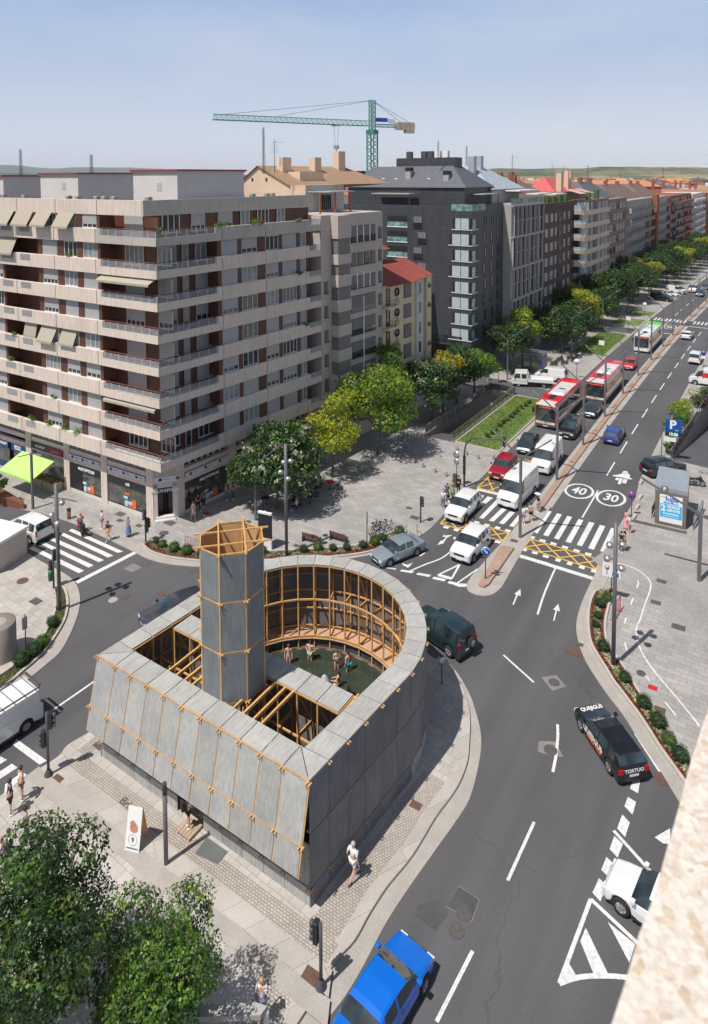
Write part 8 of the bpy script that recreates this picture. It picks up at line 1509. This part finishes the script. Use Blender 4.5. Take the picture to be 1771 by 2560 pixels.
for px, py, r, z, m_, lb in ((1160, 2282, .33, .012, 'iron', 'round iron cover in the road paired with the square patch'), (1142, 2326, .33, .012, 'iron', 'round iron cover left of the long dash by the blue car'), (1657, 1947, .42, .012, 'rust', 'round rusty cover beside the right kerb'), (1386, 1706, .33, .012, 'iron', 'round iron cover inside a pale square patch, upper one'), (1377, 1875, .36, .012, 'iron', 'round iron cover beside the curved dash'), (312, 1491, .36, .012, 'iron', 'dark round cover in the road, right of the left corner'), (283, 1500, .33, .012, 'gutter', 'faint round cover in the road next to a darker one'), (486, 1426, .35, .012, 'iron', 'round iron cover by the gutter left of the tower'), (57, 1452, .42, .05, 'rust', 'oval brown cover on the left pavement'), (410, 1333, .42, .05, 'iron', 'dark round cover on the plaza near the traffic light'), (620, 1305, .3, .05, 'iron', 'round cover behind the pavilion tower'), (1603, 1683, .28, .05, 'iron', 'round black cover on the right pavement by the painted line'), (404, 1485, .3, .012, 'rust', 'small rusty cover near the charcoal estate car'), (1770, 1294, .4, .05, 'iron', 'round cover near the right edge')): rcover(px, py, r, z, M[m_], lb)
def sqc(px, py, w_, z, mt, lb, a=0): c = P(px, py, z); g = MB(frame(c.x, c.y, 0, a)); g.box(-w_, w_, -w_*.7, w_*.7, z-.02, z+.012); tag(g.build('drain_cover', None, mt), lb, 'cover')
for i, (px, py, w_, z, m_, lb) in enumerate(((144, 1948, .3, .155, 'rust', 'square brown cover beside the two men'), (484, 2238, .3, .155, 'rust', 'square brown cover on the slabs below the floor hatch'), (780, 2441, .36, .155, 'rust', 'square brown cover beside the short signal post'), (1040, 2013, .28, .16, 'rust', 'square cover in the cobbles right of the pavilion'), (248, 1863, .3, .16, 'iron', 'square cover in the cobbles left of the pavilion'), (90, 1503, .42, .05, 'iron', 'square grey cover on the left pavement'), (302, 1285, .45, .05, 'iron', 'square cover in front of the shops'), (300, 1301, .3, .05, 'iron', 'small cover below the larger one at the shops'), (425, 1307, .5, .05, 'iron', 'square cover before the shop entrance'), (348, 1314, .3, .05, 'iron', 'small cover near the traffic light'), (1037, 1294, .4, .05, 'iron', 'square cover on the plaza by the pedestrian signal'), (1023, 1270, .28, .05, 'iron', 'smaller cover above the one by the pedestrian signal'), (1553, 1422, .3, .05, 'iron', 'small cover beside the painted cycle line'), (1654, 1453, .34, .05, 'iron', 'cover on the right plaza below the kiosk'), (1640, 1506, .34, .05, 'iron', 'lower cover on the right plaza'), (1697, 1568, .42, .05, 'iron', 'largest cover on the right plaza'), (1632, 1719, .25, .05, 'signred', 'small red cover on the right pavement'), (1711, 1724, .42, .05, 'gutter', 'patterned grey cover near the right edge'), (1450, 1611, .22, .05, 'iron', 'kerb drain on the right curve'), (1437, 1630, .5, .013, 'rust', 'reddish drain patch at the right curve'), (1286, 1352, .3, .05, 'rust', 'drain cover on the median island'), (518, 1283, .3, .05, 'signred', 'small red cover on the plaza in front of the shops'), (1650, 1774, .3, .05, 'rust', 'brown cover beside the right flower bed'), (742, 1364, .25, .05, 'iron', 'small cover left of the benches'))): sqc(px, py, w_, z, M[m_], lb, R(2))
for i in range(9): y = 70.3 + i*10.7; t_ = sqc(0, 0, 0, 0, M['rust'], '') if False else None; c = av(.2, y+2.2); g = MB(frame(c[0], c[1], 0, R(0))); g.box(-.22, .22, -.12, .12, .19, .212); tag(g.build('drain_cover', None, M['rust']), f"small rusty cover in the raised median, {(['first'] + ORD)[i]} from the near end", 'cover', 'covers in the raised median')
for i, (px, py) in enumerate(((1606, 1180), (1599, 1208), (1597, 1245), (1590, 1270), (1582, 1295))): v = at(px+4, py, .04); add(thing('kerb_block', v, R(-25 if i == 0 else -4), f"low stone kerb block at the right kerb, {(['first'] + ORD)[i]} from the black car", 'kerb block', 'kerb blocks at the right kerb'), 'block', M['stone_curb'], (-.12, .12, -.5, .5, 0, .22), bevel=.02)
text_mesh('Brlos', .55, 'graffiti', None, mat('grey_spray', (.08, .08, .08), .8, .2, 5.), Matrix.Translation((*P(322, 2015, .15)[:2], .172)) @ Matrix.Rotation(R(-3), 4, 'Z'), .0005, .01); tag(bpy.data.objects['graffiti'], kind='structure')
# greengrocer crates, cafe tables, bus shelter
M['crate'] = mat('crate_wood', (.42, .33, .23), .8, .15, 3.); Gx = Matrix.Translation(C0) @ ML
for i, (x, lb) in enumerate(((-17.8, 'wooden greengrocer stand, left of two, under the lime awning'), (-15.9, 'wooden greengrocer stand, right of two, with green and orange produce'))):
    q = Gx @ Vector((x, .15, .05)); t = thing('produce_stand', q, AL, lb, 'stand', 'greengrocer stands'); add(t, 'box', M['crate'], (-.9, .9, 0, .9, 0, .8)); g = MB(); rs = random.Random(i); [leaves(g, [(rs.uniform(-.8, .8), rs.uniform(.1, .8), .85, .12)], 10, .12, K('orange', 'gold') if rs.random() < .45 else K('green', 'lime', 'red'), rs, 0, .5, .8) for j in range(60)]; g.build('produce', t, MATS)
def cafe(loc, ang, lb, top='black'):
    t = thing('cafe_table', loc, ang, lb, 'table', 'café tables under the plaza tree'); add(t, 'table_top', M[top], (-.35, .35, -.35, .35, .7, .73)); add(t, 'leg', M['steel_dark'], (-.03, .03, -.03, .03, .02, .7)); add(t, 'foot', M['steel_dark'], (-.25, .25, -.03, .03, 0, .02), (-.03, .03, -.25, .25, .0, .02))
def chair(loc, ang, lb):
    t = thing('cafe_chair', loc, ang, lb, 'chair', 'café chairs under the plaza tree'); add(t, 'seat', M['steel_dark'], (-.2, .2, -.2, .2, .43, .46)); add(t, 'backrest', M['steel_dark'], (-.2, -.17, -.2, .2, .55, .85)); [add(t, 'leg', M['steel'], (x-.015, x+.015, y-.015, y+.015, 0, .85 if x < 0 else .43)) for x in (-.18, .18) for y in (-.18, .18)]
for i, (px, py, tp) in enumerate(((737, 1268, 'black'), (775, 1258, 'black'), (665, 1262, 'black'), (826, 1222, 'signred'), (790, 1236, 'black'))):
    v = at(px, py); lb = ['beside the seated woman', 'between the tree and the red table', 'left of the café tree trunk', 'with the red top, out in the sun', 'next to the red-topped table'][i]; cafe(v, .3*i, 'café table ' + lb, tp)
    for j in range(2): a = 1.2*i + 3.14*j; chair((v[0]+math.cos(a)*.75, v[1]+math.sin(a)*.75, .04), a+3.14, f"{['near', 'far'][j]} café chair at the table {lb}")
bs = thing('bus_shelter', (-18.5, 15.6, .15), 0, 'flat grey bus shelter roof at the bottom edge with a wet corner', 'shelter'); za = 2.45; q4 = [tuple(P(*v, za)[:2]) for v in [(478, 2543), (494, 2514), (640, 2505), (668, 2515), (652, 2538)]]; q4 = [(x+18.5, y-15.6) for x, y in q4]; g = MB(); g.prism(q4, 2.1, 2.3, side=0); g.build('roof', bs, M['greyw']); g = MB(); [g.bar((*p, 0), (*p, 2.1), .1) for p in (q4[0], q4[1], q4[3])]; g.build('post', bs, M['white'])
# stone coping beside the lens
def coping():
    mt, t, b = new_mat('pitted_stone'); b.inputs['Roughness'].default_value = .8; p = nd(t, 'NewGeometry').outputs['Position']
    n = nd(t, 'TexNoise', Scale=140., Detail=5.); t.links.new(p, n.inputs[0]); v = nd(t, 'TexVoronoi', Scale=110.); t.links.new(p, v.inputs[0]); r = nd(t, 'ValToRGB'); t.links.new(v.outputs['Color'], r.inputs[0])
    for i, (q_, c_) in enumerate([(0, (.58, .5, .43)), (.3, (.66, .6, .53)), (.6, (.6, .53, .46)), (.88, (.52, .41, .3)), (.95, (.3, .22, .17))]): e = r.color_ramp.elements[i] if i < 2 else r.color_ramp.elements.new(q_); e.position = q_; e.color = (*c_, 1)
    m2 = nd(t, 'Mix', data_type='RGBA', blend_type='MULTIPLY'); m2.inputs[0].default_value = .5; t.links.new(r.outputs[0], m2.inputs[6]); k = nd(t, 'MapRange'); k.inputs[1].default_value = .3; k.inputs[2].default_value = .6; k.inputs[3].default_value = .75; k.inputs[4].default_value = 1.15; t.links.new(n.outputs[0], k.inputs[0]); t.links.new(k.outputs[0], m2.inputs[7])
    t.links.new(m2.outputs[2], b.inputs['Base Color']); bp = nd(t, 'Bump', Strength=.6, Distance=.004); t.links.new(n.outputs[0], bp.inputs['Height']); t.links.new(bp.outputs[0], b.inputs['Normal']); return mt
zc = H - .72; e_ = [(1800, 1690), (1771, 1772), (1748, 1840), (1720, 1930), (1700, 2010), (1683, 2070), (1660, 2150), (1640, 2230), (1612, 2300), (1598, 2335), (1580, 2400), (1556, 2480), (1526, 2570), (1490, 2700)]
cp = [tuple(P(x, y, zc)[:2]) for x, y in e_]; cp2 = [(p[0]+.55, p[1]+.18) for p in cp[::-1]]; wl = thing('stone_parapet', (0, 0, zc-.4), 0, 'pitted pale stone parapet close to the lens at the lower right', 'parapet'); g = MB(Matrix.Translation((0, 0, -(zc-.4)))); g.prism(cp + cp2, zc-.08, zc, side=0); g.build('coping', wl, coping(), bevel=.006); g = MB(Matrix.Translation((0, 0, -(zc-.4)))); g.prism([(p[0]+.06, p[1]+.02) for p in cp] + [(p[0]-.06, p[1]-.02) for p in cp2], zc-.9, zc-.08, side=0); g.build('wall', wl, M['stone_b'])
cam.dof.use_dof = True; cam.dof.focus_distance = 70; cam.dof.aperture_fstop = 7.1
# ------------------------------------------------------------------ people
def skin(name, chains, mt, parent, lvl=1):
    "chains: lists of (point, radius); shared points are welded"
    vs, rad, es, ix = [], [], [], {}
    for ch in chains:
        pr_ = None
        for p, r in ch:
            k = tuple(round(c, 4) for c in p)
            if k not in ix: ix[k] = len(vs); vs.append(k); rad.append(r)
            if pr_ is not None and pr_ != ix[k]: es.append((pr_, ix[k]))
            pr_ = ix[k]
    me = bpy.data.meshes.new(name); me.from_pydata(vs, es, []); o = bpy.data.objects.new(name, me); COL.objects.link(o); o.modifiers.new('s', 'SKIN'); sv = me.skin_vertices[0].data
    for i, r in enumerate(rad): sv[i].radius = (r, r) if not isinstance(r, tuple) else r; sv[i].use_root = (i == 0)
    m_ = o.modifiers.new('u', 'SUBSURF'); m_.levels = m_.render_levels = lvl; dg = bpy.context.evaluated_depsgraph_get(); nm = bpy.data.meshes.new_from_object(o.evaluated_get(dg)); bpy.data.objects.remove(o)
    nm.materials.clear(); nm.materials.append(mt); nm.polygons.foreach_set('use_smooth', [True]*len(nm.polygons)); o = bpy.data.objects.new(name, nm); COL.objects.link(o); o.parent = parent; return o
SK = [mat('skin_light', (.62, .36, .27), .55, .08, 6.), mat('skin_tan', (.50, .27, .18), .55, .08, 6.)]
HAIR = dict(dark=mat('dark_hair', (.025, .016, .012), .6, .2, 9.), brown=mat('brown_hair', (.11, .055, .03), .6, .2, 9.), grey=mat('grey_hair', (.4, .38, .36), .6, .1, 9.), red=mat('red_helmet', (.35, .02, .02), .3, .1, 5.), blond=mat('fair_hair', (.36, .24, .12), .6, .15, 9.))
CL = {k: mat('cloth_' + k, c, .85, .12, 5.) for k, c in dict(white=(.72, .72, .70), black=(.018, .018, .022), navy=(.02, .028, .07), blue=(.12, .2, .38), jeans=(.1, .16, .28), grey=(.3, .31, .33), beige=(.5, .42, .32), pink=(.65, .28, .36), yellow=(.6, .34, .04), green=(.22, .33, .14), mint=(.3, .55, .36), aqua=(.02, .36, .5), print=(.35, .33, .3), tan=(.45, .28, .14), khaki=(.2, .19, .15), dgrey=(.08, .08, .09)).items()}
def person(loc, ang, label, hgt=1.72, top='white', low='black', lowlen=.5, hair='dark', sk=0, legs='stand', arms=('down', 'down'), skirt=None, sleeve=.4, lean=0., bare=False, female=False, shoes='white', long_hair=False, group='people in the street'):
    t = thing('person', loc, ang, label, 'person', group); s = hgt/1.72; V = lambda x, y, z: Vector((x*s, y*s, z*s)); dz = 0
    if legs == 'sit': dz = -.42
    if legs == 'crouch': dz = -.50
    L = lambda z: z + dz; fx = lambda z: lean*(z-.95) + (0 if z < .95 else 0)
    w_ = .165 if female else .19
    pel, wai, che, nk = V(0, 0, L(.95)), V(fx(1.12), 0, L(1.12)), V(fx(1.32), 0, L(1.32)), V(fx(1.46), 0, L(1.46)); hd = [V(fx(1.52)+.01, 0, L(1.52)), V(fx(1.6)+.02, 0, L(1.60)), V(fx(1.68)+.015, 0, L(1.67))]
    ch = [[(pel, .115*s), (wai, .10*s if female else .115*s), (che, .12*s if female else .14*s), (nk, .05*s), (hd[0], .055*s), (hd[1], .085*s), (hd[2], .07*s)], [(hd[1], .085*s), (hd[1] + V(.085, 0, -.01), .016*s)]]; tops = [[(wai - V(0, 0, .06), .13*s), (wai, .125*s), (che, .15*s), (nk - V(0, 0, .05), .085*s)]]; lows = []; ankles = []
    for sd in (1, -1):
        hip = V(0, sd*.09, L(.9)); k = dict(stand=(V(.02, sd*.1, .5), V(-.01, sd*.11, .09)), walk=(V(.16 if sd > 0 else -.04, sd*.09, .52), V(.26 if sd > 0 else -.32, sd*.09, .10)), sit=(V(.42, sd*.12, .5), V(.42, sd*.12, .08)), crouch=(V(.33, sd*.16, .42), V(.05, sd*.15, .08)), water=(V(.02, sd*.1, .5), V(0, sd*.11, .09)))[legs]
        kn, an = k; toe = an + V(.15, 0, -.05); ch.append([(pel, .115*s), (hip, .085*s), (hip.lerp(kn, .5), .075*s), (kn, .052*s), (kn.lerp(an, .4), .05*s), (an, .034*s), (toe, .03*s)]); ankles.append((an, toe))
        lf = lowlen; pts = [(pel, .135*s), (hip, .1*s), (hip.lerp(kn, min(1, lf*1.6)*.98), .085*s)]; 
        if lf > .6: pts += [(kn, .068*s), (kn.lerp(an, (lf-.6)*2.4), .058*s)]
        lows.append(pts)
        sh = V(fx(1.41), sd*w_, L(1.41)); am = arms[0 if sd > 0 else 1]; o_ = lambda x, y, z: V(x, sd*y, L(z)); el, wr_ = dict(down=(o_(-.02+fx(1.15), w_+.06, 1.13), o_(.05, w_+.07, .88)), hip=(o_(-.08, w_+.18, 1.16), o_(.06, .15, 1.02)), phone=(o_(.05, w_+.06, 1.15), o_(.24, .08, 1.3)), up=(o_(.08, w_+.12, 1.45), o_(.05, .1, 1.68)), fwd=(o_(.12, w_+.04, 1.16), o_(.34, w_-.02, 1.12)), swing=(o_(-.14*sd, w_+.05, 1.15), o_(-.12*sd + .06, w_+.06, .92)), back=(o_(-.1, w_+.06, 1.15), o_(-.14, .06, .98)))[am]
        ch.append([(che, .14*s), (sh, .056*s), (sh.lerp(el, .5), .045*s), (el, .038*s), (wr_, .026*s)]); d = (wr_-el).normalized(); pm = wr_ + d*.06*s; ch.append([(wr_, .026*s), (pm, .03*s)]); sd_ = d.cross(Vector((0, 0, 1)) if abs(d.z) < .9 else Vector((1, 0, 0))).normalized(); up = d.cross(sd_)
        for f in range(4): b_ = pm + sd_*(f-1.5)*.019*s; ln = (.052, .06, .055, .042)[f]*s; ch.append([(pm, .03*s), (b_ + d*.03*s, .009*s), (b_ + d*(.03*s+ln*.5) + up*.008, .0085*s), (b_ + d*(.03*s+ln) + up*.02, .007*s)])
        ch.append([(pm - d*.02*s, .024*s), (pm + sd_*.045*s, .01*s), (pm + sd_*.055*s + d*.03*s, .008*s)])
        if sleeve: tops.append([(che, .15*s), (sh, .075*s), (sh.lerp(el, min(1, sleeve)), .062*s)] + ([(el, .052*s), (el.lerp(wr_, sleeve-1), .045*s)] if sleeve > 1 else []))
    skin('body', ch, SK[sk], t)
    if not bare: skin('shirt', tops, CL[top], t)
    if female and bare: skin('swim_top', [[(che + V(.03, .1, 0), .06), (che + V(.03, 0, .0), .05), (che + V(.03, -.1, 0), .06)]], CL[top], t); skin('swim_bottom', [[(pel + V(0, 0, .03), .125), (pel - V(0, 0, .06), .11)]], CL[low], t)
    elif skirt: g = MB(); g.lathe([(.13*s, L(1.0)*s), (.19*s, L(.8)*s), (.26*s, L(skirt)*s)], 14); g.build('skirt', t, CL[low], smooth=True)
    else: skin('shorts' if lowlen < .6 else 'trousers', lows, CL[low], t)
    g = MB(); c = hd[1]; g.lathe([(.001, .105*s), (.06*s, .092*s), (.093*s, .05*s), (.1*s, .0), (.088*s, -.035*s)], 12, c + V(-.018, 0, .015))
    if long_hair: g.tube([c + V(-.06, 0, .03), c + V(-.1, 0, -.1), c + V(-.09, 0, -.26)], [.08*s, .08*s, .035*s], 8)
    g.build('hair', t, HAIR[hair])
    g = MB(); [g.lathe([(.001, .01), (.01, 0), (.001, -.01)], 6, c + V(.078, y, .01)) for y in (-.033, .033)]; g.build('eyes', t, M['black']); g = MB(); g.box(*(lambda q: (q.x-.006, q.x+.008, q.y-.022, q.y+.022, q.z-.004, q.z+.004))(c + V(.078, 0, -.05))); g.build('mouth', t, CL['pink'])
    if legs != 'water' and not bare:
        for a_, b_ in ankles: g = MB(); g.tube([a_ + V(-.05, 0, -.04), a_ + V(.05, 0, -.045), b_ + V(.02, 0, -.005)], [.045*s, .05*s, .035*s], 8); g.build('shoe', t, CL[shoes])
    return t
D_ = R
def pp(px, py, z=.04): return at(px, py, z)
person(pp(256, 1323), D_(-110), 'woman in a white sleeveless top crossing towards the left zebra', top='white', low='khaki', lowlen=.45, hair='brown', female=True, sleeve=.15)
person(pp(271, 1351), D_(-80), 'man in a black T-shirt and yellow shorts about to cross', top='black', low='yellow', lowlen=.45, hair='dark', legs='walk', arms=('swing', 'fwd'))
person(pp(322, 1341), D_(-90), 'woman in a long pale blue dress with a hand raised to her face', top='blue', low='blue', skirt=.3, hair='brown', female=True, sleeve=.3, arms=('phone', 'down'), shoes='black')
person(pp(484, 1300), D_(160), 'woman in beige carrying a bag, walking in sunlight past the shop', top='beige', low='beige', skirt=.62, hair='brown', female=True, legs='walk', arms=('phone', 'down'))
person(pp(496, 1278), D_(170), 'person in dark clothes at the shop window, left of two', top='black', low='black', lowlen=.9, legs='walk'); person(pp(510, 1270), D_(175), 'person in dark clothes at the shop window, right of two', top='dgrey', low='black', lowlen=.9, arms=('phone', 'down'))
person(pp(566, 1252), D_(30), 'woman with a pale top near the blue-fronted shop', top='beige', low='jeans', lowlen=.95, female=True, hair='blond'); person(pp(583, 1249), D_(40), 'person in black next to the woman near the blue-fronted shop', top='black', low='black', lowlen=.95)
rd = person((*pp(203, 1330)[:2], .42), MOTO1.rotation_euler.z, 'motorcyclist in a tan jacket and red helmet', top='tan', low='black', lowlen=.95, hair='red', legs='sit', arms=('fwd', 'fwd'), sleeve=1.8)
MOTO1.location.x -= .0
person(pp(1147, 1231), D_(-100), 'man in a dark suit standing by the display post', top='black', low='black', lowlen=.98, sleeve=1.9, hair='dark', shoes='black', arms=('down', 'back'))
person(pp(1108, 1270), D_(-70), 'man in a white shirt and blue jeans, nearest of the waiting group', top='white', low='jeans', lowlen=.98, sleeve=1.6, hair='grey'); person(pp(1114, 1258), D_(-40), 'man in a blue shirt behind the man in jeans', top='blue', low='khaki', lowlen=.95, hair='brown'); person(pp(1119, 1252), D_(-60), 'woman in a dark print dress in the waiting group', top='dgrey', low='dgrey', skirt=.4, female=True, hair='dark'); person(pp(1132, 1244), D_(-50), 'woman in a green print dress and red bag waiting to cross', top='green', low='green', skirt=.35, female=True, hair='brown')
person(pp(1309, 1311), D_(-60), 'person in pale blue with a satchel behind the first median lamp post', top='white', low='blue', lowlen=.45, hair='dark'); person(pp(1328, 1304), D_(-80), 'person in a patterned shirt and black shorts on the crossing island', top='print', low='black', lowlen=.45, hair='dark'); w3 = person(pp(1346, 1281), D_(-120), 'woman in black and grey holding a pale board above her head on the island', top='black', low='grey', lowlen=.9, female=True, hair='dark', arms=('up', 'up')); add(w3, 'board', M['white'], (-.12, .3, -.25, .25, 1.76, 1.79))
person(pp(1565, 1323), D_(-150), 'woman in a long pink dress at the right end of the zebra', top='pink', low='pink', skirt=.2, female=True, hair='brown'); person(pp(1574, 1335), D_(150), 'person in a white shirt and beige shorts beside the woman in pink', top='white', low='beige', lowlen=.45, hair='brown', arms=('phone', 'phone'))
person(pp(1553, 1381), D_(80), 'man in a black T-shirt, left of the embracing couple', hgt=1.8, top='black', low='dgrey', lowlen=.95, hair='dark', arms=('fwd', 'down')); person(pp(1561, 1378), D_(200), 'woman with her arm around the man in black', top='print', low='tan', lowlen=.9, female=True, hair='dark', long_hair=True)
person(pp(884, 2200, .16), D_(75), 'bald man in a white shirt and shorts walking alone beside the pavilion', hgt=1.78, top='white', low='white', lowlen=.5, hair='grey', sk=0, legs='walk', arms=('swing', 'down'), sleeve=.8, shoes='dgrey')
bp_ = person((-23.2, 20.98, .31), D_(60), 'man with a black backpack at the pavilion doorway', hgt=1.72, top='white', low='black', lowlen=.4, sleeve=.6, hair='dark', lean=.18, arms=('fwd', 'fwd')); g = MB(); g.box(-.33, -.1, -.17, .17, 1.0, 1.5); g.build('backpack', bp_, CL['black'], bevel=.06)
person(pp(27, 2036, .15), D_(60), 'man in a navy T-shirt and black shorts waiting at the lower left crossing', hgt=1.8, top='navy', low='black', lowlen=.5, hair='dark', arms=('down', 'hip')); person(pp(55, 2000, .15), D_(70), 'man in a white tank top and dark shorts, right of the man in navy', hgt=1.78, top='white', low='khaki', lowlen=.45, hair='dark', sleeve=0, arms=('hip', 'hip')); person(pp(66, 2104, .15), D_(60), 'man in a grey T-shirt with a shoulder strap by the corner tree', top='grey', low='dgrey', lowlen=.9, hair='dark', arms=('hip', 'down')); person(pp(25, 2162, .15), D_(50), 'man in a white T-shirt with a shoulder strap at the left edge', top='white', low='navy', lowlen=.9, hair='brown', sk=1); person(pp(6, 2186, .15), D_(40), 'fair-haired woman in white cut off by the left edge', top='white', low='white', skirt=.4, female=True, hair='blond')
person(pp(655, 2560, .15), D_(120), 'fair-haired woman in a pale top looking at her phone by the bus shelter', top='white', low='red' if False else 'blue', lowlen=.5, female=True, hair='blond', arms=('phone', 'phone'), lean=.1)
for px, py, a, lb, kw in ((722, 1659, -60, 'bather in a patterned swimsuit at the left of the pool', dict(top='print', low='print', female=True, hair='brown')), (776, 1650, -80, 'bather in mint green shorts with hands on his hips', dict(low='mint', lowlen=.4, hair='dark', arms=('hip', 'hip'))), (842, 1672, -40, 'bather in a bikini standing with folded arms', dict(top='navy', low='navy', female=True, hair='brown', arms=('phone', 'phone'), sk=0)), (871, 1678, 170, 'bather in aqua shorts standing beside the basin wall', dict(low='aqua', lowlen=.5, hair='dark'))):
    person((*pp(px, py, .1)[:2], -.32), D_(a), lb, bare=True, legs='water', group='bathers in the pool', **kw)
person((*pp(847, 1716, .1)[:2], -.12), D_(200), 'dark-haired bather crouching in the middle of the pool', bare=True, legs='crouch', top='black', low='black', female=True, hair='dark', long_hair=True, arms=('fwd', 'fwd'), group='bathers in the pool')
person(pp(742, 1278), D_(-160), 'seated woman in a white top at a café table', top='white', low='black', lowlen=.9, female=True, legs='sit', hair='blond', arms=('fwd', 'fwd')); person(pp(733, 1262), D_(-30), 'seated person in dark clothes opposite the woman in white', top='dgrey', low='black', lowlen=.9, legs='sit', hair='brown', arms=('fwd', 'fwd'))
for px, py, a, c, lb in ((1213, 943, 80, 'white', 'pedestrian in white near the side street'), (1220, 951, 90, 'tan', 'pedestrian in brown with a bag walking up the pavement'), (1221, 930, 70, 'blue', 'pedestrian in blue outside the anthracite block')): person(pp(px, py), D_(a), lb, top=c, low='jeans', lowlen=.9, legs='walk')
# ------------------------------------------------------------------ air
hz = MB(); hz.box(-16500, 16500, -9500, 22500, -7, 420); hm_ = bpy.data.materials.new('haze_air'); hm_.use_nodes = True; ht = hm_.node_tree; ht.nodes.clear(); ho = ht.nodes.new('ShaderNodeOutputMaterial'); hv = ht.nodes.new('ShaderNodeVolumePrincipled'); hv.inputs['Color'].default_value = (.93, .96, 1, 1); hv.inputs['Density'].default_value = 4e-5; hv.inputs['Anisotropy'].default_value = -.2; ht.links.new(hv.outputs[0], ho.inputs['Volume'])
tag(hz.build('haze', None, hm_), 'pale bluish air haze over the far hills', 'haze', kind='stuff')
SC.cycles.volume_bounces = 0
